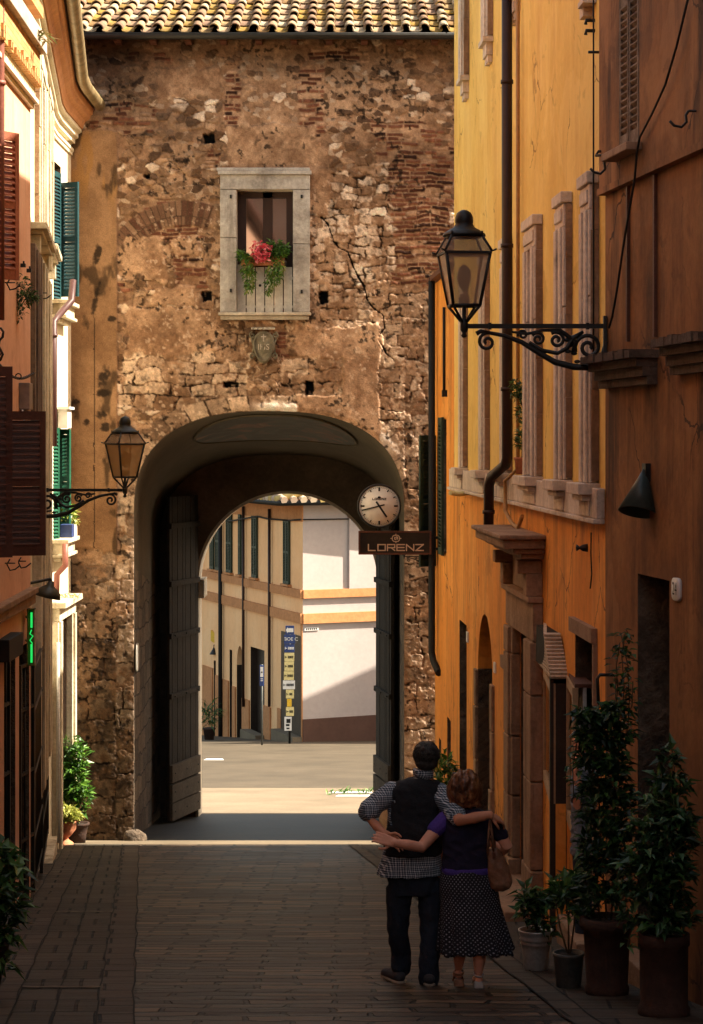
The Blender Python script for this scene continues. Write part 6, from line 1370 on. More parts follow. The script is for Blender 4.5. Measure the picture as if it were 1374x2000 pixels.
bush(t, cl_px(t, y, [(1310, 1480, 14, 20, 30), (1290, 1530, 16, 16, 34), (1320, 1540, 22, 26, 70), (1295, 1580, 24, 24, 80), (1330, 1600, 22, 28, 80), (1260, 1620, 24, 20, 60), (1300, 1640, 30, 28, 120), (1340, 1650, 18, 26, 50), (1250, 1665, 26, 20, 60), (1280, 1690, 32, 28, 120), (1325, 1700, 26, 28, 90), (1240, 1700, 22, 18, 46), (1225, 1740, 18, 16, 34), (1265, 1745, 30, 24, 90), (1310, 1755, 32, 28, 100), (1290, 1800, 36, 24, 110), (1240, 1800, 20, 16, 34), (1335, 1790, 18, 26, 50), (1300, 1680, 40, 130, 200)]), .08, .036, C5 + [(.05, .13, .05), (.07, .16, .07)], [[(0, 0, .5), (.02, 0, 1.0), (.04, 0, 1.6)], [(-.03, 0, .5), (-.06, 0, .9), (-.1, 0, 1.2)]], .008)
climber(t, y, [[(1310, 1560), (1318, 1500), (1312, 1470)], [(1260, 1650), (1245, 1640), (1238, 1600)], [(1250, 1740), (1225, 1745), (1210, 1765)], [(1255, 1800), (1235, 1815), (1225, 1850)], [(1280, 1600), (1275, 1560), (1262, 1545)]], 70, .085, .036, .035, DG + [(.07, .16, .06)])
# leaves in the arch side, by the man's head: a small pot plant
y = 27.2; t = thing('potted_plant', 'green plant seen just past the man at the foot of the yellow wall', 'potted plant', (X_(868, y), y, gz(y) + .01), 0, 'potted plants along the street')
pot(t, [(.13, 0), (.17, .3), (.185, .31), (.185, .34), (.16, .34), (.14, .3)], m['terra']); soil(t, .15, .31)
bush(t, [(0, 0, 1.25, .12, .1, .25, 110), (.02, 0, .95, .16, .15, .25, 160), (-.02, 0, .6, .18, .16, .25, 140)], .12, .04, LG + YG[:1], [[(0, 0, .3), (.02, 0, .9), (0, 0, 1.3)], [(.03, 0, .3), (.08, 0, .8)]])
# flower box on the tower window, pot in the yellow house window
t = thing('flower_box', 'trailing green plants and pink flowers hanging over the white boards of the tower window', 'flower box', (gx(513), GY - .03, gzz(520)))
mb = MB(); mb.box(gx(472), gx(556), GY - .06, GY + .1, gzz(519), gzz(500)); bevel(mb.build('box', m['terra'], t))
mb = MB(); YY = GY - .10
for q in ((485, 505, 18, 12, 90), (535, 498, 22, 16, 130), (552, 490, 14, 12, 50), (475, 500, 10, 10, 30), (540, 480, 16, 12, 60)): tufts(mb, P(q[0], q[1], YY), q[4] * 2, .075, .032, LG + DG[2:], q[2] / PPM, .08, q[3] / PPM)
for q in ((488, 540, 10, 24, 110), (487, 560, 7, 16, 50), (535, 535, 14, 24, 140), (545, 525, 10, 20, 70), (527, 555, 8, 16, 50), (485, 525, 14, 14, 70), (524, 570, 4, 6, 14)): tufts(mb, P(q[0], q[1], YY - .05), q[4] * 2, .055, .024, LG + YG[2:3], q[2] / PPM, .05, q[3] / PPM, -.4)
mb.build('foliage', m['leaf'], t)
mb = MB(); PK = [(.75, .10, .16), (.80, .20, .25), (.62, .05, .10), (.85, .32, .36)]
for q in ((505, 478, 9, 6), (497, 488, 6, 5), (520, 485, 8, 6), (511, 497, 8, 5), (522, 497, 5, 5), (507, 506, 6, 5), (518, 507, 6, 5), (499, 499, 4, 4), (512, 486, 7, 7)): tufts(mb, P(q[0], q[1], YY - .08), 34, .055, .05, PK, q[2] / PPM, .04, q[3] / PPM, .2, .1)
mb.build('flowers', m['leaf'], t)
mb = MB(); mb.lathe([(.07, 0), (.09, .14), (.1, .15), (.1, .17), (.08, .17)], WR.p(22.6, .02, -.33), 16); 
t = thing('window_plant', 'small pot with a tall sparse plant on the sill behind the brown downpipe', 'potted plant', WR.p(22.6, .05, -.33)); pot(t, [(.06, 0), (.075, .14), (.085, .15), (.085, .17), (.07, .17)], m['terra'])
bush(t, [(0, 0, .35, .05, .06, .12, 80), (.02, 0, .6, .06, .08, .12, 90), (-.02, 0, .8, .06, .1, .08, 80), (-.06, .1, .9, .05, .08, .05, 30)], .06, .02, DG, [[(0, 0, .15), (.02, 0, .6), (-.04, .05, .9)]])
# ------------------------------------------------------------------ beyond the gate
far = thing('peach_house', 'peach and white plastered corner house with orange bands, seen through the arch', 'house', (-1.555, 72, gz(72)))
WF = Wall(-1.555 + .3425 * 72, 0, -.3425, 1, 1)      # receding peach front
an = R(27); WW = Wall(-1.555, 72, math.cos(an), math.sin(an), -1)    # sunlit white front
fs = lambda px: WF.s(px); fz = lambda py, s_: WF.z(py, s_)
EV = -1.95; GB = gz(72)
sh = [(557, 568), (495, 505), (469, 473.5), (445, 455), (424, 433), (413, 420)]
mb = MB(); hl = []
for a, b in sh: hl.append((fs(b), fs(a), -4.65, -2.55))
doors = [(fs(591 - 1), fs(551), -12, fz(1240, 72.6)), (fs(517), fs(490), -12, fz(1272, 75.8)), (fs(454), fs(449), -12, fz(1274, 79)), (fs(475), fs(463), -12, fz(1266, 78)), (fs(422), fs(418), -12, fz(1290, 82))]
wall_face(mb, WF, 72, 90, -13, EV, doors[1:], .3); mb.build('side_wall', [m['farpink'], m['darkdoor']], far)
mb = MB(); wall_face(mb, WW, 0, 9, -11, EV, [], .2); mb.build('front_wall', m['farwhite'], far)
mb = MB(); c_ = [WF.p(90, 0, 0), WF.p(72, 0, 0), WW.p(9, 0, 0), (WW.p(9, 0, 0)[0] + 1, 92, 0)]
mb.hexa([(p_[0] + .35 * (1 if i != 2 else 0), p_[1] + .55, -13) for i, p_ in enumerate(c_)] + [(p_[0] + .35 * (1 if i != 2 else 0), p_[1] + .55, EV - .05) for i, p_ in enumerate(c_)]); mb.build('house_body', m['farpink'], far)
mb = MB()
for z0, z1, pr in ((-5.02, -4.75, .10), (-5.83, -5.51, .10), (EV - .62, EV - .02, .035)): mb.wbox(WF, 71.95, 90, .002, pr, z0, z1)
mb.split('band', m['farorange'], far)
mb = MB()
for z0, z1, pr in ((-5.02, -4.75, .10), (-5.83, -5.51, .10)): mb.wbox(WW, -.02, 9, .002, pr, z0, z1)
mb.split('band', m['farorange'], far)
mb = MB(); mb.wbox(WW, -.01, 9, .002, .045, -12, (HY - 1405) / F * 72); mb.build('wainscot', m['farmaroon'], far)
mb = MB(); mb.wbox(WF, 72, 72.15, .002, .03, -12, -5.83); mb.build('corner_strip', m['farorange'], far)
mb = MB()
for a, b, py in ((544, 551, 1385), (517, 530, 1382), (475, 489, 1368), (456, 462, 1342), (436, 448, 1330), (423, 434, 1322), (398, 417, 1305)):
    s0, s1 = fs(b), fs(a); mb.wbox(WF, s0, s1, .002, .05, -13, fz(py, s0))
mb.split('wainscot', m['farorange'], far)
for a, b, z0, z1 in hl:
    mb = MB(); p0 = WF.p(a, .02, z0); d = Vector((WF.dx, WF.dy, 0)); L = (b - a) * d.length; louvre(mb, p0, (d.x, d.y), z1 - z0, L * .5 - .01, th=.06, stile=.05); p1 = WF.p((a + b) / 2, .02, z0); louvre(mb, p1, (d.x, d.y), z1 - z0, L * .5 - .01, th=.06, stile=.05); mb.build('shutter', m['dkgreen'], far)
    mb = MB(); mb.wbox(WF, a - .1, b + .1, .0, .14, z0 - .07, z0 - .005); mb.build('sill', m['farorange'], far)
for q in doors:
    mb = MB(); mb.wbox(WF, q[0], q[1], -.28 if q is not doors[0] else .003, -.24 if q is not doors[0] else .03, -12, q[3]); mb.build('door', m['darkdoor'], far)
mb = MB(); arch_infill(mb, WF, doors[3][0], doors[3][1], doors[3][3], doors[3][3] - .7, -.28); mb.build('arch_head', m['farpink'], far)
mb = MB()
for q in doors[:2]: mb.wbox(WF, q[0] - .1, q[1] + .1, .0, .35, -12, GB + .16 - .115 * (q[0] - 72))
mb.split('doorstep', m['apron'], far)
for px_, lab in ((532, 'nearest the corner'), (481, 'between two upper shutters')):
    mb = MB(); s_ = fs(px_); mb.tube([WF.p(s_, .10, EV - .3), WF.p(s_, .10, fz(1380, s_))], .05, 8); o = mb.build('downpipe', m['pipe']); centre(o); tag(o, 'brown downpipe on the peach house beyond the arch, ' + lab, 'downpipe')
mb = MB(); mb.tube([WF.p(73.2, .09, EV - .62), WF.p(75.5, .09, EV - .64), WF.p(76.6, .09, EV - .60), WF.p(80, .12, EV - .9)], .03, 6); mb.tube([WF.p(72.0, .09, EV - .55), WF.p(73.2, .09, EV - .62)], .03, 6); o = mb.build('cable', m['black']); centre(o); tag(o, 'dark cable along the top of the peach house', 'cable')
mb = MB(); mb.tube([WW.p(-.02, .05, EV - .55), WW.p(6, .05, EV - .56)], .022, 6); o = mb.build('cable', m['black']); centre(o); tag(o, 'dark cable along the top of the sunlit white front', 'cable')
mb = MB(); mb.wbox(WW, 1.62, 9, .0, .10, -4.75, EV - .01); mb.build('upper_projection', m['farwhite'], far)
# eaves, gutter and tiles
mb = MB(); ov = .98
pE = [WF.p(90, ov, EV), WF.p(71.6, ov, EV), WW.p(9, ov, EV)]; pI = [WF.p(90, -3, EV + 1.1), WF.p(76, -3, EV + 1.1), WW.p(9, -3, EV + 1.1)]
pE[1] = (pE[1][0] + .05, WW.p(0, ov, 0)[1] - .12, EV)
a = [mb.V(p_) for p_ in pE]; b = [mb.V(p_) for p_ in pI]; a2 = [mb.V((p_[0], p_[1], p_[2] + .1)) for p_ in pE]; b2 = [mb.V((p_[0], p_[1], p_[2] + .1)) for p_ in pI]
w0 = [mb.V(p_) for p_ in (WF.p(90, 0, EV - .02), WF.p(72, 0, EV - .02), WW.p(9, 0, EV - .02))]
for i in (0, 1): mb.face((a[i], a[i + 1], a2[i + 1], a2[i])); mb.face((a2[i], a2[i + 1], b2[i + 1], b2[i])); mb.face((w0[i], w0[i + 1], a[i + 1], a[i]))
rf_ = mb.build('roof', m['brownwood'], far)
mb = MB()
for A_, B_, n in ((pE[0], pE[1], 60), (pE[1], pE[2], 30)):
    A_, B_ = Vector(A_), Vector(B_); 
    inw = (Vector(pI[0]) - Vector(pE[0])).normalized() if n == 60 else (Vector(pI[2]) - Vector(pE[2])).normalized()
    for i in range(n):
        p_ = A_.lerp(B_, (i + .5) / n); mb.col = random.choice([(.52, .42, .30), (.40, .30, .22), (.60, .52, .42), (.46, .34, .12)]); q = p_ + Vector((0, 0, .11)); mb.tube([q - inw * .06, q + inw * 2.6], [.12, .10], 8)
k = NT('far_tiles'); a = k.n("Attribute"); a.attribute_name = "Col"; k.l(a.outputs["Color"], k.b.inputs["Base Color"]); k.b.inputs["Roughness"].default_value = .9
mb.build('tiles', k.m, rf_)
mb = MB(); mb.tube([Vector(p_) + Vector((0, 0, .0)) for p_ in pE], .085, 8); mb.build('gutter', m['iron'], rf_)
# street name plate on the corner
mb = MB(); mb.wbox(WW, .05, .55, .003, .03, Z_(1232, 72), Z_(1226, 72)); o = mb.build('street_plate', m['white']); centre(o); tag(o, 'small pale street name plate at the corner of the white front', 'plate')
mb = MB(); 
for i in range(6): mb.wbox(WW, .10 + i * .07, .145 + i * .07, .031, .034, Z_(1230.5, 72), Z_(1227.5, 72))
mb.build('plate_lettering', m['iron'], o)
# house whose roof throws the slanting shadow
sv = SUN / SUN.x
def back_pt(px, py, t): s_ = WW.s(px); q = Vector(WW.p(s_, .05, WW.z(py, s_))); return q + sv * t
A_ = back_pt(592, 1360, 9.5); B_ = back_pt(742, 1293, 9.5); d = (B_ - A_)
E0, E1 = A_ - d * 1.2, B_ + d * 2.2
mb = MB(); bk = 9; mb.hexa([(E0.x, E0.y, -14), (E1.x, E1.y, -14), (E1.x + bk, E1.y, -14), (E0.x + bk, E0.y, -14), tuple(E0), tuple(E1), (E1.x + bk, E1.y, E1.z - 2), (E0.x + bk, E0.y, E0.z - 2)]); 
ho = thing('side_house', 'plastered house at the right of the piazza whose sloping roof shades the white front', 'house', (E0.x, E0.y, gz(E0.y))); mb.build('wall', m['farpink'], ho)
# direction signs on a post
Ys = 70.6; t = thing('direction_signs', 'post stacked with blue and pale direction signs before the peach house', 'sign', (X_(566, Ys), Ys, gz(Ys)), 0)
mb = MB(); mb.tube([(X_(566, Ys), Ys + .06, gz(Ys) - .05), (X_(566, Ys), Ys + .06, Z_(1222, Ys))], .035, 8); mb.build('post', m['iron'], t)
pans = [(558, 575, 1222, 1239, 'blue'), (555, 577, 1239.5, 1257, 'blue'), (556, 575.5, 1258, 1274, 'blue'), (556, 575, 1275, 1291.5, 'ysign'), (556, 574.5, 1292, 1310, 'ysign'), (555, 574.5, 1311, 1328, 'ysign'), (553, 576.5, 1329, 1346, 'white'), (559, 574.5, 1347, 1364, 'ysign'), (561, 570, 1365, 1380, 'yelsign'), (559, 574.5, 1381, 1398, 'ysign'), (556, 570, 1400, 1427, 'white')]
for i, (x0, x1, y0_, y1_, mt) in enumerate(pans):
    mb = MB(); mb.box(X_(x0, Ys), X_(x1, Ys), Ys - .02, Ys + .02, Z_(y1_, Ys), Z_(y0_, Ys)); pn = mb.build('panel', m[mt], t)
    mb = MB(); yy_ = Ys - .0205; ym = (y0_ + y1_) / 2
    q = lambda a, b: (X_(a, Ys), Z_(b, Ys))
    def rc(a, b, c_, d, e_=0): mb.box(X_(a, Ys), X_(b, Ys), yy_ - .006 - e_, yy_, Z_(d, Ys), Z_(c_, Ys))
    ink = m['black'] if mt in ('ysign', 'white', 'yelsign') else m['white']
    if i == 0:
        rc(x0 + 4, x1 - 1.5, ym - 3.5, ym + 4); a, b = q(x0 + 4.2, ym - 6), q(x0 + 4.2, ym + 6.5); c_ = q(x0 + .8, ym); mb.poly([(a[0], yy_ - .007, a[1]), (b[0], yy_ - .007, b[1]), (c_[0], yy_ - .007, c_[1])])
    elif i == 1:
        put_text(mb, "BOE C", .15, lambda x, y: (X_(x0 + 14, Ys) + x, yy_ - .007, Z_(ym, Ys) + y)); rc(x0 + 1.5, x0 + 6, ym - .6, ym + .6); rc(x0 + 1.5, x0 + 2.6, ym - 2.5, ym + 2.5, .001)
    elif i == 10:
        rc(x0 + 4, x1 - 2, y0_ + 4, y0_ + 12); rc(x0 + 3, x1 - 4, y0_ + 14, y0_ + 18); rc(x0 + 4, x1 - 4, y1_ - 6, y1_ - 3)
    elif i != 8:
        rc(x0 + 1.5, x0 + 5, ym - .6, ym + .6); rc(x0 + 1.2, x0 + 2.2, ym - 2.2, ym + 2.2, .001); z = x0 + 7
        while z < x1 - 2.5: w_ = random.uniform(.9, 1.8); rc(z, z + w_, ym - 2.4, ym + 2.4); z += w_ + .6
    if mb.f: mb.build('panel_marks', ink, pn)
Ys = 69.5; t = thing('bus_stop_sign', 'narrow blue bus stop sign on a thin post before the dark doorway', 'sign', (X_(512, Ys), Ys, gz(Ys)), 0)
mb = MB(); mb.tube([(X_(512, Ys), Ys + .05, gz(Ys) - .05), (X_(512, Ys), Ys + .05, Z_(1298, Ys))], .03, 8); mb.build('post', m['zincd'], t)
mb = MB(); mb.box(X_(507.5, Ys), X_(516, Ys), Ys - .02, Ys + .02, Z_(1340, Ys), Z_(1299, Ys)); pn = bevel(mb.build('panel', m['blue'], t))
mb = MB(); mb.box(X_(509, Ys), X_(514.6, Ys), Ys - .026, Ys - .02, Z_(1322, Ys), Z_(1302.5, Ys)); mb.box(X_(509.5, Ys), X_(514, Ys), Ys - .026, Ys - .02, Z_(1326.5, Ys), Z_(1325, Ys)); mb.box(X_(509.5, Ys), X_(514, Ys), Ys - .026, Ys - .02, Z_(1330, Ys), Z_(1328.5, Ys)); w_ = mb.build('panel_marks', m['white'], pn)
mb = MB(); mb.box(X_(510.3, Ys), X_(513.4, Ys), Ys - .03, Ys - .0262, Z_(1314, Ys), Z_(1311.5, Ys)); mb.build('bus_mark', m['black'], w_)
# pole near the left edge of the arch
mb = MB(); s_ = fs(437); mb.tube([WF.p(s_, .12, EV - .3), WF.p(s_, .12, gz(80) - .3)], .075, 10); o = mb.build('downpipe', m['black']); centre(o); tag(o, 'thick black downpipe on the peach house at the left of the arch', 'downpipe')
# yellow shop sign with cone lamp
s_ = fs(417); t = thing('shop_sign', 'small yellow projecting sign on the peach house beside the thick black downpipe', 'sign', WF.p(s_, .2, fz(1258, s_)))
mb = MB(); q = Vector(WF.p(s_, .0, fz(1258, s_))); z1 = fz(1234, s_)
mb.hexa([(X_(412, q.y), q.y - .0, q.z + .12), (X_(425, q.y), q.y - .25, q.z), (X_(431, q.y), q.y + .2, q.z), (X_(418, q.y), q.y + .4, q.z + .12), (X_(412, q.y), q.y, z1 + .06), (X_(425, q.y), q.y - .25, z1 - .08), (X_(431, q.y), q.y + .2, z1 - .08), (X_(418, q.y), q.y + .4, z1 + .06)]); mb.build('box', m['yelsign'], t)
mb = MB(); put_text(mb, "BAR", .12, lambda x, y: (X_(418.5, q.y) + x * .9, q.y - .14 - x * .9 / .22 * .26 * .95 - .02, (q.z + z1) / 2 + .04 - x * .5 + y)) if False else None
t = thing('cone_lamp', 'small black cone lamp under the yellow sign beyond the arch', 'lamp', WF.p(s_, .2, fz(1280, s_)))
mb = MB(); c_ = P(418, 1278, q.y - .2); mb.lathe([(.155, 0), (.15, .02), (.03, .22), (.012, .26), (.012, .34)], c_, 18); mb.build('lamp_shade', m['iron'], t); mb = MB(); mb.tube([(c_[0], c_[1], c_[2] + .33), (c_[0] + .05, c_[1] + .2, c_[2] + .36)], .015, 6); mb.build('arm', m['iron'], t)
y = 75; t = thing('potted_plant', 'small dark potted palm at the foot of the peach house beyond the arch', 'potted plant', (X_(409, y), y, gz(y)), 0, 'potted plants along the street')
pot(t, [(.15, 0), (.2, .35), (.22, .36), (.22, .4), (.18, .4)], m['terrad']); bush(t, [(0, 0, .9, .25, .2, .3, 60), (0, 0, .6, .1, .1, .2, 30)], .35, .05, DG, [[(0, 0, .35), (0, 0, .9)]])
# weeds and markings on the piazza
def mark(x0, x1, y0_, y1_, Yd=None, name='painted_marking'):
    def gp(px, py):
        t_ = (py - HY) / F; Y = 3.0514 / (t_ - .091); return (X_(px, Y), Y, gz(Y) + .008)
    mb = MB(); mb.poly([gp(x0, y1_), gp(x1, y1_), gp(x1 - 3, y0_), gp(x0 + 6, y0_)]); return struct(mb.build(name, m['white']))
mark(642, 728, 1546, 1549.5); mark(655, 728, 1553, 1556); mark(398, 438, 1482, 1485)
for px_, py_, n in ((675, 1551, 26), (713, 1551, 36), (650, 1552, 12)):
    Y = 3.0514 / ((py_ - HY) / F - .091); o = weeds('weed_tuft', (X_(px_, Y), Y, gz(Y) + .02), n, .16, None, LG + DG[2:], .14); centre(o); tag(o, {675: 'low green weed on the kerb line beyond the arch, left of the largest', 713: 'largest low green weed on the kerb line near the right gate jamb', 650: 'smallest low weed at the left end of the kerb line'}[px_], 'weed', 'weeds along the kerb line')
# houses closing the piazza left and right, out of the arch's view but lighting and framing it

# unseen house added behind the viewpoint: shades the near street, salmon wall adds fill
hb = thing('shade_house', 'unseen plastered house added behind the viewpoint to shade the near street', 'house', (0, -14, gz(-14)))
mb = MB(); WU = Wall(-9, -13, 1, 0, 1); hl = [(2.5 + i * 3.2, 3.6 + i * 3.2, z, z + 1.7) for i in range(4) for z in (2.2, 5.6)]
wall_face(mb, WU, 0, 18, -3, 9.5, hl, .25); mb.box(-9, 9, -20, -13.4, -3, 9.4); mb.build('wall', [m['salmon'], m['stonew']], hb)
for a_, b_, c_, d_ in hl: mb = MB(); mb.wbox(WU, a_, b_, -.24, -.2, c_, d_); mb.build('pane', m['glass'], hb)
mb = MB(); mb.box(-9.4, 9.4, -20.4, -12.6, 9.5, 9.7); mb.build('roof', m['brownwood'], hb)
# ------------------------------------------------------------------ people
def remesh(mbx, vox, sm_=4, name='body'):
    me = bpy.data.meshes.new('tmp'); me.from_pydata(mbx.v, [], mbx.f); o = bpy.data.objects.new('tmp', me); col.objects.link(o)
    r = o.modifiers.new('r', 'REMESH'); r.mode = 'VOXEL'; r.voxel_size = vox; s_ = o.modifiers.new('s', 'SMOOTH'); s_.iterations = sm_; s_.factor = .5
    dg = bpy.context.evaluated_depsgraph_get(); me2 = bpy.data.meshes.new_from_object(o.evaluated_get(dg)); me2.name = name
    bpy.data.objects.remove(o); me2.polygons.foreach_set("use_smooth", [True] * len(me2.polygons)); return me2
from mathutils import noise as mnoise
def part(name, mbx, vox, mat_, parent, sm_=4, fold=0.0, fs_=(9, 9, 16)):
    me = remesh(mbx, vox, sm_, name); me.materials.append(mat_)
    if fold:
        nn_ = [v_.normal.copy() for v_ in me.vertices]
        for v_, n_ in zip(me.vertices, nn_):
            q = Vector((v_.co.x * fs_[0], v_.co.y * fs_[1], (v_.co.z + .35 * v_.co.x) * fs_[2])); a_ = 1 - 2 * abs(mnoise.noise(q)); b_ = mnoise.noise(q * 2.3 + Vector((3, 1, 7))); v_.co += n_ * fold * (a_ * .8 + b_ * .5 - .35)
    o = bpy.data.objects.new(name, me); col.objects.link(o)
    if parent is not None:
        o.parent = parent; me.transform(parent.matrix_basis.inverted())
    return o
def limb(mb, pts, rad, n=10):
    """tapered limb with rounded ends"""
    pts = [Vector(p) for p in pts]; d0 = (pts[0] - pts[1]).normalized(); d1 = (pts[-1] - pts[-2]).normalized()
    P_ = [pts[0] + d0 * rad[0] * .95, pts[0] + d0 * rad[0] * .6] + pts + [pts[-1] + d1 * rad[-1] * .6, pts[-1] + d1 * rad[-1] * .95]
    mb.tube(P_, [rad[0] * .3, rad[0] * .8] + list(rad) + [rad[-1] * .8, rad[-1] * .3], n)
def torso(mb, secs, n=18, p=2.4):
    """secs: (x,y,z,rx,ry): stacked rounded sections"""
    rings = []
    for (x, y, z, rx, ry) in secs:
        rg = []
        for j in range(n):
            a = 2 * math.pi * j / n; c_, s_ = math.cos(a), math.sin(a); rg.append((x + rx * math.copysign(abs(c_) ** (2 / p), c_), y + ry * math.copysign(abs(s_) ** (2 / p), s_), z))
        rings.append(rg)
    mb.rings(rings)
def finger(mb, a, d, L, r, curl, axis):
    """three jointed finger"""
    p = Vector(a); d = Vector(d).normalized(); pts = [p]
    for i, l_ in enumerate((.45, .32, .23)):
        p = p + d * L * l_; pts.append(p); d = (Matrix.Rotation(R(curl), 3, axis) @ d).normalized()
    limb(mb, pts, [r, r * .95, r * .85, r * .75], 8)
def hand(mb, wrist, d, palm_n, L=.185, curl=25, thumb_side=1, r=.0095):
    """palm with four fingers of unequal length and a thumb; d points to the finger tips, palm_n out of the palm"""
    w_ = Vector(wrist); d = Vector(d).normalized(); pn = Vector(palm_n); pn = (pn - d * pn.dot(d)).normalized(); s_ = d.cross(pn).normalized() * thumb_side
    pl = L * .50
    for k_ in (-1.5, -.5, .5, 1.5):
        q = w_ + s_ * k_ * .012; limb(mb, [q, w_ + d * pl + s_ * k_ * .0205], [.016, .0135], 8)
    axis = d.cross(pn).normalized()
    for k_, f_ in zip((1.5, .5, -.5, -1.5), (.93, 1.0, .95, .76)):
        b = w_ + d * pl + s_ * k_ * .0205; finger(mb, b, d + s_ * k_ * .05, L * .5 * f_, r, curl * (1 + .1 * k_), axis)
    b = w_ + d * pl * .30 + s_ * .024 + pn * .006; p1 = b + (d * .6 + s_ * .75 + pn * .25).normalized() * .042; p2 = p1 + (d * .9 + s_ * .3 + pn * .35).normalized() * .032; p3 = p2 + (d * .95 + pn * .4).normalized() * .022
    limb(mb, [b, p1, p2, p3], [.013, .0115, .010, .008], 8)
def head(mb, c, yaw=0, S=1.0, tilt=0):
    """c: centre of the skull; faces +y turned by yaw"""
    c = Vector(c); Mx = Matrix.Rotation(yaw, 3, 'Z') @ Matrix.Rotation(tilt, 3, 'Y')
    def el(p, rx, ry, rz):
        t = MB(); t.ell((0, 0, 0), rx * S, ry * S, rz * S, 16, 11); i0 = len(mb.v)
        for v_ in t.v: mb.V(tuple(c + Mx @ (Vector(v_) + Vector(p) * S)))
        for f_ in t.f: mb.face([i + i0 for i in f_])
    el((0, -.005, .02), .076, .094, .088); el((0, .035, -.055), .058, .058, .062); el((0, .068, -.095), .026, .022, .018)
    el((0, .095, -.018), .012, .016, .024); el((0, .106, -.032), .015, .013, .011)             # nose
    el((0, .088, -.066), .022, .010, .006); el((0, .087, -.076), .020, .010, .006)             # lips
    for s_ in (-1, 1):
        el((s_ * .031, .083, .012), .012, .008, .008); el((s_ * .031, .088, .028), .020, .009, .006)   # eye, brow
        el((s_ * .079, -.008, -.012), .009, .019, .030); el((s_ * .083, -.014, .0), .006, .012, .018); el((s_ * .040, .066, -.035), .022, .02, .02)
m['skin'] = M('skin', [(.52, .22, .125), (.60, .275, .16)], s1=6, s2=60, rough=.55, bump=.08, var=.07)
m['skinw'] = M('pale_skin', [(.66, .32, .21), (.74, .38, .26)], s1=6, s2=60, rough=.55, bump=.08, var=.07)
m['vest'] = M('black_vest', [(.010, .012, .016), (.018, .020, .024)], s1=5, s2=80, rough=.9, bump=.25)
m['trousers'] = M('dark_trousers', [(.010, .015, .028), (.020, .027, .042)], s1=6, s2=90, rough=.9, bump=.3)
m['hairdark'] = M('dark_grey_hair', [(.012, .011, .010), (.035, .032, .028), (.06, .055, .05)], s1=30, s2=160, rough=.6, bump=.8, bd=.004)
m['shoe'] = M('canvas_shoe', [(.03, .03, .035), (.05, .05, .055)], s1=6, rough=.8, bump=.2)
m['sole'] = M('pale_sole', [(.20, .17, .13), (.26, .22, .17)], s1=6, rough=.8, bump=.1)
m['top'] = M('navy_top', [(.012, .011, .028), (.022, .018, .045)], s1=4, s2=90, rough=.9, bump=.25)
m['purple'] = M('purple_cloth', [(.05, .030, .19), (.075, .042, .27)], s1=4, s2=90, rough=.9, bump=.2)
m['leather'] = M('brown_leather', [(.14, .065, .035), (.23, .115, .065), (.31, .17, .10)], s1=5, s2=50, rough=.45, bump=.3)
m['sandal'] = M('pale_leather', [(.30, .27, .25), (.38, .35, .32)], s1=6, rough=.5, bump=.1)
m['greyshirt'] = M('grey_shirt', [(.13, .14, .16), (.20, .21, .23)], s1=4, s2=60, rough=.9, bump=.4)
# plaid shirt
k = NT('plaid_cloth'); v = k.obj(); sp = k.n("SeparateXYZ"); k.l(v, sp.inputs[0])
nz = k.noise(v, 7, 3, .5); u = k.math('ADD', k.math('ADD', sp.outputs[0], k.math('MULTIPLY', sp.outputs[1], .75)), k.math('MULTIPLY', nz, .012)); vv = k.math('ADD', sp.outputs[2], k.math('MULTIPLY', k.noise(v, 6, 3, .5), .016))
def line(c_, per, wdt, off=0.0): return k.math('LESS_THAN', k.math('FRACT', k.math('ADD', k.math('DIVIDE', c_, per), off + 100.0)), wdt)
a = k.math('ADD', line(u, .031, .22), line(u, .031, .12, .45)); b = k.math('ADD', line(vv, .031, .22), line(vv, .031, .12, .45))
f = k.math('MULTIPLY', k.math('ADD', a, b), .5); c = k.ramp(f, [(0, (.025, .045, .07)), (.5, (.24, .31, .37)), (1, (.70, .74, .76))])
k.l(c, k.b.inputs["Base Color"]); k.b.inputs["Roughness"].default_value = .9; k.bump(k.noise(v, 25, 4, .6), .4, .01); m['plaid'] = k.m
# dotted skirt
k = NT('dotted_cloth'); v = k.n("UVMap").outputs[0]; mp = k.n("Mapping"); mp.inputs["Rotation"].default_value = (0, 0, R(45)); mp.inputs["Scale"].default_value = (44, 44, 1); k.l(v, mp.inputs[0])
fr = k.n("VectorMath", operation='FRACTION'); k.l(mp.outputs[0], fr.inputs[0]); ds = k.n("VectorMath", operation='DISTANCE'); k.l(fr.outputs[0], ds.inputs[0]); ds.inputs[1].default_value = (.5, .5, 0)
nz = k.noise(k.obj(), 9, 4, .6); f = k.math('MULTIPLY', k.math('LESS_THAN', ds.outputs["Value"], .20), k.ramp(nz, [(.3, .25), (.65, 1)])); c = k.mix(f, (.010, .010, .016), (.36, .36, .41))
k.l(c, k.b.inputs["Base Color"]); k.b.inputs["Roughness"].default_value = .9; k.bump(nz, .4, .01); m['dots'] = k.m
# reddish blonde hair with streaks
k = NT('auburn_hair'); v = k.obj((1, 1, .35)); n1 = k.noise(v, 38, 6, .65, .6); n2 = k.noise(k.obj(), 9, 3, .5)
c = k.ramp(k.math('ADD', k.math('MULTIPLY', n1, .65), k.math('MULTIPLY', n2, .4)), [(.40, (.035, .013, .006)), (.53, (.14, .05, .018)), (.66, (.36, .17, .065))]); k.l(c, k.b.inputs["Base Color"]); k.b.inputs["Roughness"].default_value = .42; k.bump(n1, .9, .006); m['auburn'] = k.m

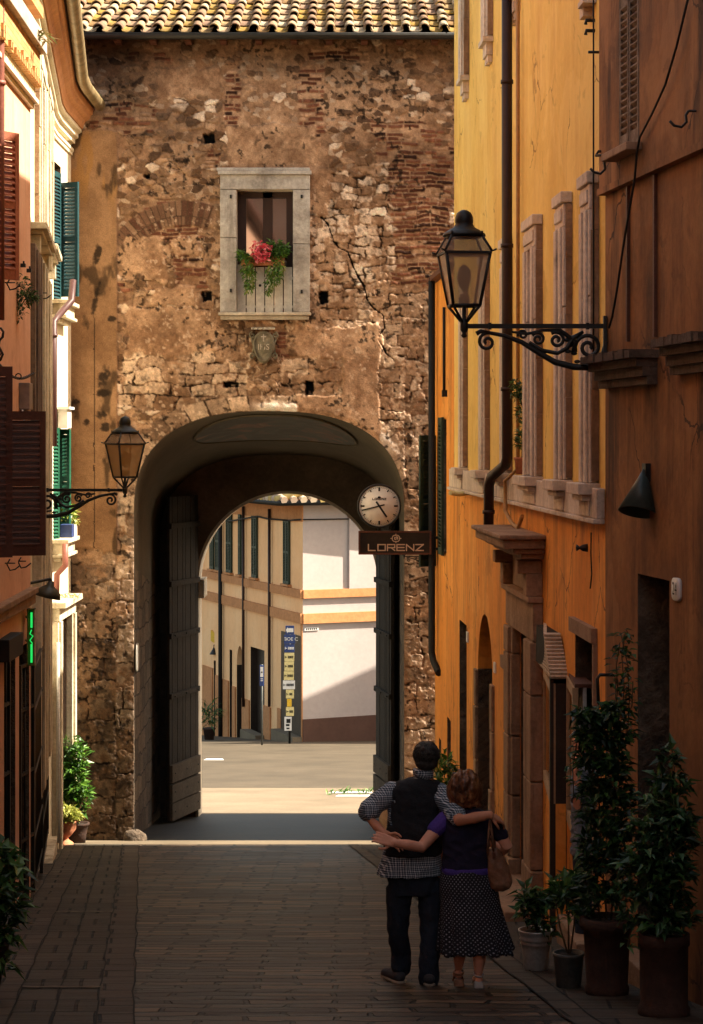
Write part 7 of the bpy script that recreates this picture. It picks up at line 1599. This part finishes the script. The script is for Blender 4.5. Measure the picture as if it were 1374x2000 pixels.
YM = 16.35
def Q(px, py, dy=0.0, Y=YM): return Vector(P(px, py, Y)) + Vector((0, dy, 0))
GM = gz(YM)
def strands(hair_o, par, c, rad, n, Ls, r):
    """locks laid over the hair, running from the crown down"""
    mb = MB(); inv = par.matrix_basis.inverted(); c = Vector(c)
    for i in range(n):
        a = random.uniform(0, 2 * math.pi); th0 = math.acos(random.uniform(-.35, .98)); p_ = []
        if math.sin(a) > .55 and th0 > .9: continue
        k_ = random.uniform(.985, 1.03); da = random.uniform(-.25, .25); L = Ls * random.uniform(.5, 1.2) / .11
        for j in range(7):
            t = j / 6; th = min(2.2, th0 + L * t); aa = a + da * t; kk = k_ + .03 * math.sin(t * 3) - .03 * t * t
            p_.append(c + Vector((rad[0] * kk * math.sin(th) * math.cos(aa), rad[1] * kk * math.sin(th) * math.sin(aa), rad[2] * kk * math.cos(th))))
        mb.tube(p_, [r * (1 - .6 * j / 6) for j in range(7)], 4)
    me = bpy.data.meshes.new('s'); me.from_pydata([tuple(inv @ Vector(q)) for q in mb.v], [], mb.f); bm = bmesh.new(); bm.from_mesh(hair_o.data); bm.from_mesh(me); bm.to_mesh(hair_o.data); bm.free(); bpy.data.meshes.remove(me)
    hair_o.data.polygons.foreach_set("use_smooth", [True] * len(hair_o.data.polygons))
# ---- man: body is one surface, clothes are his parts
mb = MB()
head(mb, Q(833, 1482, .02), yaw=R(-14), S=.98)
limb(mb, [Q(830, 1530, 0), Q(832, 1500, .01)], [.062, .058], 14)
torso(mb, [(Q(812, 1540)[0], YM, Q(0, 1538)[2], .15, .09), (Q(812, 1600)[0], YM, Q(0, 1600)[2], .165, .11), (Q(808, 1680)[0], YM, Q(0, 1680)[2], .155, .105), (Q(808, 1730)[0], YM, Q(0, 1730)[2], .165, .115)])
LSH, LEL, LWR = Q(757, 1548, 0), Q(718, 1592, -.04), Q(752, 1622, -.16)
limb(mb, [LSH, LEL, Q(735, 1608, -.10), LWR], [.055, .042, .036, .028], 12)
hand(mb, LWR, Q(775, 1638, -.17) - LWR, (0, -1, -.2), curl=28, thumb_side=-1)
RSH, REL, RWR = Q(868, 1548, -.04), Q(896, 1590, -.29), Q(952, 1578, -.30)
limb(mb, [RSH, REL, Q(925, 1583, -.305), RWR], [.055, .046, .041, .030], 12)
hand(mb, RWR, Q(978, 1594, -.22) - RWR, (-.2, .6, -1), curl=26, thumb_side=-1)
for hx, kx, ax_, ay in ((783, 777, 782, .10), (842, 838, 838, -.05)):
    limb(mb, [Q(hx, 1735, 0), Q(kx, 1815, .0 + ay * .3), Q(ax_, 1893 if ay > 0 else 1905, ay)], [.085, .06, .042], 12)
    f0 = Q(ax_, 1905 if ay > 0 else 1916, ay); limb(mb, [f0 + Vector((0, -.03, 0)), f0 + Vector((0, .14, -.01))], [.036, .03], 10)
man = part('person', mb, .0055, m['skin'], None, 3); centre(man)
man.matrix_basis = Matrix.Translation(man.location)
tag(man, 'man in black vest over a plaid shirt seen from behind, one arm over the woman', 'person')
mb = MB(); c = Q(833, 1480, .0); mb.ell(c + Vector((0, -.012, .030)), .094, .106, .092, 20, 12); mb.ell(c + Vector((.0, -.050, -.03)), .084, .058, .06, 14, 9)
for i in range(26): a = random.uniform(0, 6.28); b = random.uniform(-.3, 1.2); mb.ell(c + Vector((.078 * math.cos(a) * math.cos(b), -.015 + .09 * math.sin(a) * math.cos(b), .03 + .08 * math.sin(b))), .022, .022, .018, 8, 6)
o = part('hair', mb, .006, m['hairdark'], man, 2); strands(o, man, c + Vector((0, -.012, .026)), (.094, .106, .094), 420, .045, .0026)
# trim the fringe so that the ears and the face stay free
mb = MB(); t0 = Q(808, 1700)
torso(mb, [(Q(808, 1668)[0], YM, Q(0, 1668)[2], .172, .125), (Q(806, 1720)[0], YM, Q(0, 1720)[2], .185, .13), (Q(808, 1745)[0], YM, Q(0, 1745)[2], .175, .125)])
for hx, kx, ax_, ay, by in ((781, 778, 784, .10, 1890), (842, 841, 838, -.05, 1903)):
    limb(mb, [Q(hx, 1735, 0), Q(kx, 1800, ay * .2), Q(kx + 1, 1830, ay * .35), Q(ax_, by - 25, ay * .9), Q(ax_, by + 5, ay)], [.098, .083, .077, .074, .078], 14)
part('trousers', mb, .008, m['trousers'], man, 3, .010, (9, 9, 11))
mb = MB()
XX = lambda px: Q(px, 0)[0]; ZZ = lambda py: Q(0, py)[2]
def shell(mb, secs, n=26, p=2.4, thick=.012):
    out = []; 
    for (x, y, z, rx, ry) in secs: out.append([(x + rx * math.copysign(abs(math.cos(a)) ** (2 / p), math.cos(a)), y + ry * math.copysign(abs(math.sin(a)) ** (2 / p), math.sin(a)), z) for a in [2 * math.pi * j / n for j in range(n)]])
    mb.rings(out)
shell(mb, [(XX(817), YM, ZZ(1522), .085, .07), (XX(815), YM, ZZ(1532), .17, .095), (XX(813), YM, ZZ(1550), .195, .115), (XX(810), YM, ZZ(1600), .195, .13), (XX(806), YM, ZZ(1650), .20, .138), (XX(802), YM, ZZ(1690), .225, .15), (XX(801), YM, ZZ(1708), .238, .155)])
# sleeves
limb(mb, [Q(765, 1546, 0), Q(738, 1567, -.03), Q(721, 1582, -.045)], [.072, .075, .078], 14)
limb(mb, [Q(860, 1548, -.03), Q(876, 1566, -.13), Q(891, 1584, -.24)], [.075, .070, .066], 14)
mb.lathe([(.072, -.03), (.078, .0), (.076, .025), (.066, .03)], Q(829, 1510, .0), 20)
sh_ = part('shirt', mb, .007, m['plaid'], man, 2, .012, (11, 11, 8))
mb = MB(); shell(mb, [(XX(820), YM + .0, ZZ(1519), .088, .07), (XX(817), YM, ZZ(1527), .155, .095), (XX(814), YM - .004, ZZ(1540), .192, .118), (XX(812), YM - .004, ZZ(1560), .182, .135), (XX(811), YM - .004, ZZ(1590), .188, .142), (XX(808), YM - .004, ZZ(1640), .205, .150), (XX(806), YM - .004, ZZ(1668), .214, .157)])
part('vest', mb, .007, m['vest'], man, 3, .012, (7, 7, 10))
for ax_, ay, by in ((776, .10, 1907), (838, -.06, 1921)):
    f0 = Q(ax_, by, ay); f0.z = gz(f0.y) + .035
    mb = MB(); dx = -.10 if ay > 0 else 0.0
    limb(mb, [f0 + Vector((.02 if ay > 0 else 0, -.05, .02)), f0 + Vector((dx * .3, .05, .015)), f0 + Vector((dx * .8, .16, -.005))], [.045, .046, .038], 12); o = part('shoe', mb, .006, m['shoe'], man, 2)
    mb = MB(); limb(mb, [f0 + Vector((.02 if ay > 0 else 0, -.06, -.022)), f0 + Vector((dx * .3, .05, -.024)), f0 + Vector((dx * .8, .17, -.03))], [.046, .048, .040], 12); mb.v = [(a, b, f0.z - .024 + max(-.012, min(.014, c_ - f0.z + .024))) for a, b, c_ in mb.v]; 
    me = part('sole', mb, .006, m['sole'], man, 1)
# ---- woman
YW = 16.2
def K(px, py, dy=0.0): return Q(px, py, dy, YW)
mb = MB(); head(mb, K(912, 1540, .02), yaw=R(12), S=.93, tilt=R(-6))
limb(mb, [K(905, 1595, 0), K(908, 1560, .01)], [.052, .048], 12)
torso(mb, [(K(908, 0)[0], YW, K(0, 1590)[2], .12, .08), (K(908, 0)[0], YW, K(0, 1640)[2], .135, .10), (K(910, 0)[0], YW, K(0, 1700)[2], .145, .105), (K(915, 0)[0], YW, K(0, 1740)[2], .16, .12)])
l0, l1, l2 = K(868, 1600, 0), K(822, 1650, -.10), K(770, 1637, -.19)
limb(mb, [l0, K(845, 1626, -.06), l1, K(795, 1642, -.16), l2], [.05, .047, .042, .038, .027], 12)
hand(mb, l2, K(752, 1632, -.17) - l2, (0, .8, -.3), curl=26, thumb_side=1)
r0, r1, r2 = K(958, 1602, 0), K(990, 1652, -.02), K(972, 1655, .12)
limb(mb, [r0, K(978, 1630, -.02), r1, K(984, 1664, .04), r2], [.048, .046, .042, .036, .027], 12); hand(mb, r2, (-.06, .14, .02), (-1, 0, 0), curl=30)
for ax_, ay, by in ((897, .04, 1905), (934, -.08, 1908)):
    limb(mb, [K(ax_ + 4, 1760, ay * .3), K(ax_ + 2, 1830, ay * .6), K(ax_ + 1, 1868, ay - .02), K(ax_, by - 12, ay)], [.07, .052, .048, .028], 12)
    f0 = K(ax_, by, ay); limb(mb, [f0 + Vector((0, -.02, .0)), f0 + Vector((-.01, .07, -.01)), f0 + Vector((-.015, .15, -.035))], [.030, .030, .024], 10)
wom = part('person', mb, .0055, m['skinw'], None, 3); centre(wom); wom.matrix_basis = Matrix.Translation(wom.location)
tag(wom, 'woman with short auburn hair, navy top and long dotted skirt, her arm round the man', 'person')
mb = MB(); c = K(907, 1538, -.01)
mb.ell(c + Vector((0, -.01, .03)), .108, .112, .096, 22, 13); mb.ell(c + Vector((.005, -.035, -.042)), .106, .088, .066, 20, 11); mb.ell(c + Vector((-.09, .0, -.02)), .04, .07, .085, 12, 9); mb.ell(c + Vector((.095, .0, -.03)), .038, .07, .085, 12, 9)
for i in range(60): a = random.uniform(0, 6.28); b = random.uniform(-.7, 1.3); mb.ell(c + Vector((.104 * math.cos(a) * math.cos(b), -.015 + .105 * math.sin(a) * math.cos(b), .0 + .115 * math.sin(b))), .022, .022, .034, 8, 6)
for i in range(12): mb.ell(c + Vector((-.10 + .2 * i / 11, -.07 + .03 * abs(i - 5.5) / 5.5, -.10 - random.uniform(0, .02))), .016, .02, .03, 7, 5)
hw = part('hair', mb, .006, m['auburn'], wom, 2); strands(hw, wom, c + Vector((0, -.008, 0)), (.110, .112, .118), 420, .145, .0032)
mb = MB(); kx = lambda px: K(px, 0)[0]; kz = lambda py: K(0, py)[2]
shell(mb, [(kx(908), YW, kz(1576), .075, .06), (kx(909), YW, kz(1584), .14, .085), (kx(911), YW, kz(1600), .178, .10), (kx(911), YW, kz(1630), .172, .118), (kx(910), YW, kz(1665), .165, .12), (kx(910), YW, kz(1695), .172, .125)])
limb(mb, [K(955, 1600, 0), K(970, 1618, -.01), K(978, 1630, -.015)], [.062, .06, .057], 12)
part('top', mb, .007, m['top'], wom, 3, .010, (8, 8, 12))
mb = MB(); limb(mb, [K(872, 1598, 0), K(858, 1612, -.03), K(850, 1618, -.045)], [.062, .062, .060], 12); part('sleeve', mb, .006, m['purple'], wom, 2)
mb = MB(); shell(mb, [(kx(911), YW, kz(1692), .174, .128), (kx(911), YW, kz(1699), .180, .133), (kx(912), YW, kz(1706), .176, .129)]); part('hem', mb, .007, m['purple'], wom, 2)
# skirt: a pleated, flaring sheet with a wavy hem
def skirt():
    n, rows = 96, 26; V, Fc, UV = [], [], []
    for r in range(rows + 1):
        t = r / rows; py = 1698 + t * 160; rx = .172 + .085 * t ** 1.1 + .018 * math.sin(math.pi * min(1, t * 2.2)) * (1 - t); ry = .128 + .075 * t; x0 = kx(911 + 19 * t)
        for j in range(n):
            a = 2 * math.pi * j / n; w_ = 1 + .075 * t ** 1.4 * (math.sin(a * 9 + 1.2 * math.sin(2 * a)) + .6 * math.sin(a * 17 + 1)); 
            hm = (.007 * math.sin(a * 9 + 1.4) + .006 * math.sin(a * 23) + .012 * math.sin(3 * a)) * t ** 6
            V.append((x0 + rx * w_ * math.cos(a), YW + ry * w_ * math.sin(a), kz(py) + hm)); UV.append((a * .215, t * .58))
    for r in range(rows):
        for j in range(n): k_ = (j + 1) % n; Fc.append((r * n + j, r * n + k_, (r + 1) * n + k_, (r + 1) * n + j))
    me = bpy.data.meshes.new('skirt'); me.from_pydata([tuple(Vector(v_) - wom.location) for v_ in V], [], Fc); uv = me.uv_layers.new(name="UVMap")
    for pl in me.polygons:
        j_ = [me.loops[i].vertex_index % n for i in pl.loop_indices]; wrap = max(j_) - min(j_) > 2
        for i in pl.loop_indices: vi = me.loops[i].vertex_index; u, w_ = UV[vi]; uv.data[i].uv = (u + (2 * math.pi * .215 if wrap and vi % n == 0 else 0), w_)
        pl.use_smooth = True
    me.materials.append(m['dots']); o = bpy.data.objects.new('skirt', me); col.objects.link(o); o.parent = wom; s_ = o.modifiers.new('s', 'SOLIDIFY'); s_.thickness = .006
skirt()
for ax_, ay, by, mt in ((897, .04, 1921, m['leather']), (934, -.08, 1924, m['sandal'])):
    f0 = K(ax_, by, ay); f0.z = gz(f0.y)
    mb = MB(); mb.hexa([f0 + Vector(q) for q in ((-.036, -.06, .0), (.036, -.06, .0), (.034, .16, -.018), (-.034, .16, -.018), (-.032, -.045, .058), (.032, -.045, .058), (.036, .17, .006), (-.036, .17, .006))]); o = mb.build('shoe', mt, wom); bevel(o, .012, 3)
    mb = MB(); mb.tube([f0 + Vector((.034 * math.cos(a), -.012 + .040 * math.sin(a) - .0, .10 + .012 * math.sin(a))) for a in [2 * math.pi * i / 16 for i in range(17)]], .0075, 6); mb.build('ankle_strap', mt, o)
    mb = MB(); mb.tube([f0 + Vector((-.036, .10, .01)), f0 + Vector((-.025, .10, .05)), f0 + Vector((.025, .10, .05)), f0 + Vector((.036, .10, .01))], .010, 6); mb.build('toe_strap', mt, o)
# shoulder bag
t = thing('shoulder_bag', 'soft brown leather shoulder bag hanging on a strap from the woman', 'bag', K(976, 1735, -.06))
mb = MB(); shell(mb, [(kx(962), YW - .07, kz(1655), .035, .03), (kx(965), YW - .07, kz(1663), .052, .045), (kx(972), YW - .07, kz(1690), .075, .06), (kx(977), YW - .07, kz(1715), .085, .066), (kx(976), YW - .07, kz(1730), .07, .055), (kx(975), YW - .07, kz(1736), .03, .03)], p=2.6)
part('bag_body', mb, .006, m['leather'], t, 3, .012, (12, 12, 9))
mb = MB(); 
for dx, dy in ((-2, -.02), (2, -.02)):
    pts = [K(957 + dx * 3, 1660, -.10), K(956 + dx * 1.5, 1620, -.115), K(957, 1592, -.075), K(958, 1580, -.02), K(958, 1588, .05), K(966 + dx, 1640, .08), K(966, 1660, -.02)]
    mb.tube(pts, .009, 8)
mb.build('strap', m['leather'], t); mb = MB(); mb.box(kx(960), kx(966), YW - .135, YW - .12, kz(1670), kz(1658)); mb.build('buckle', m['brownwood'], t)
# ---- person leaning in the doorway, half hidden by the vine
YT = 18.55
def J(px, py, dy=0.0): return Q(px, py, dy, YT)
mb = MB(); head(mb, J(1142, 1440, .0), yaw=R(60), S=.98); limb(mb, [J(1148, 1490, 0), J(1145, 1462, 0)], [.06, .055], 12)
torso(mb, [(J(1152, 0)[0], YT, J(0, 1505)[2], .12, .09), (J(1152, 0)[0], YT, J(0, 1570)[2], .13, .10), (J(1152, 0)[0], YT, J(0, 1650)[2], .13, .11)])
limb(mb, [J(1135, 1520, -.08), J(1124, 1568, -.14), J(1126, 1520, -.15), J(1121, 1500, -.14)], [.05, .042, .034, .026], 12); hand(mb, J(1121, 1500, -.14), (.02, .02, .16), (1, .4, 0), curl=18, thumb_side=1)
limb(mb, [J(1165, 1520, .05), J(1172, 1590, .02), J(1160, 1640, -.05)], [.05, .042, .028], 12); hand(mb, J(1160, 1640, -.05), (0, -.05, -.16), (-1, 0, 0), curl=20)
for ax_ in (1140, 1160): limb(mb, [J(ax_, 1660, 0), J(ax_, 1750, 0), J(ax_, 1835, 0)], [.08, .055, .04], 12); limb(mb, [J(ax_, 1845, 0), J(ax_ - 8, 1848, .12)], [.04, .035], 10)
per = part('person', mb, .0065, m['skin'], None, 3); centre(per); per.matrix_basis = Matrix.Translation(per.location); tag(per, 'dark haired person in a grey shirt with a raised hand, half hidden behind the vine', 'person')
mb = MB(); mb.ell(J(1142, 1436, -.0) + Vector((.012, -.01, .028)), .088, .092, .086, 18, 11); mb.ell(J(1150, 1452, -.02), .06, .06, .07, 12, 9); part('hair', mb, .007, m['hairdark'], per, 2)
mb = MB(); shell(mb, [(J(1152, 0)[0], YT, J(0, 1492)[2], .07, .06), (J(1152, 0)[0], YT, J(0, 1500)[2], .14, .10), (J(1152, 0)[0], YT, J(0, 1530)[2], .155, .115), (J(1152, 0)[0], YT, J(0, 1600)[2], .15, .125), (J(1152, 0)[0], YT, J(0, 1668)[2], .155, .13)])
limb(mb, [J(1137, 1515, -.07), J(1125, 1562, -.13), J(1125, 1540, -.145)], [.065, .06, .055], 12); limb(mb, [J(1165, 1515, .05), J(1171, 1575, .03)], [.062, .058], 12); part('shirt', mb, .007, m['greyshirt'], per, 2, .014, (10, 10, 14))
mb = MB(); 
for ax_ in (1140, 1160): limb(mb, [J(ax_, 1665, 0), J(ax_, 1750, 0), J(ax_, 1840, 0)], [.095, .075, .07], 12)
part('trousers', mb, .008, m['trousers'], per, 3)
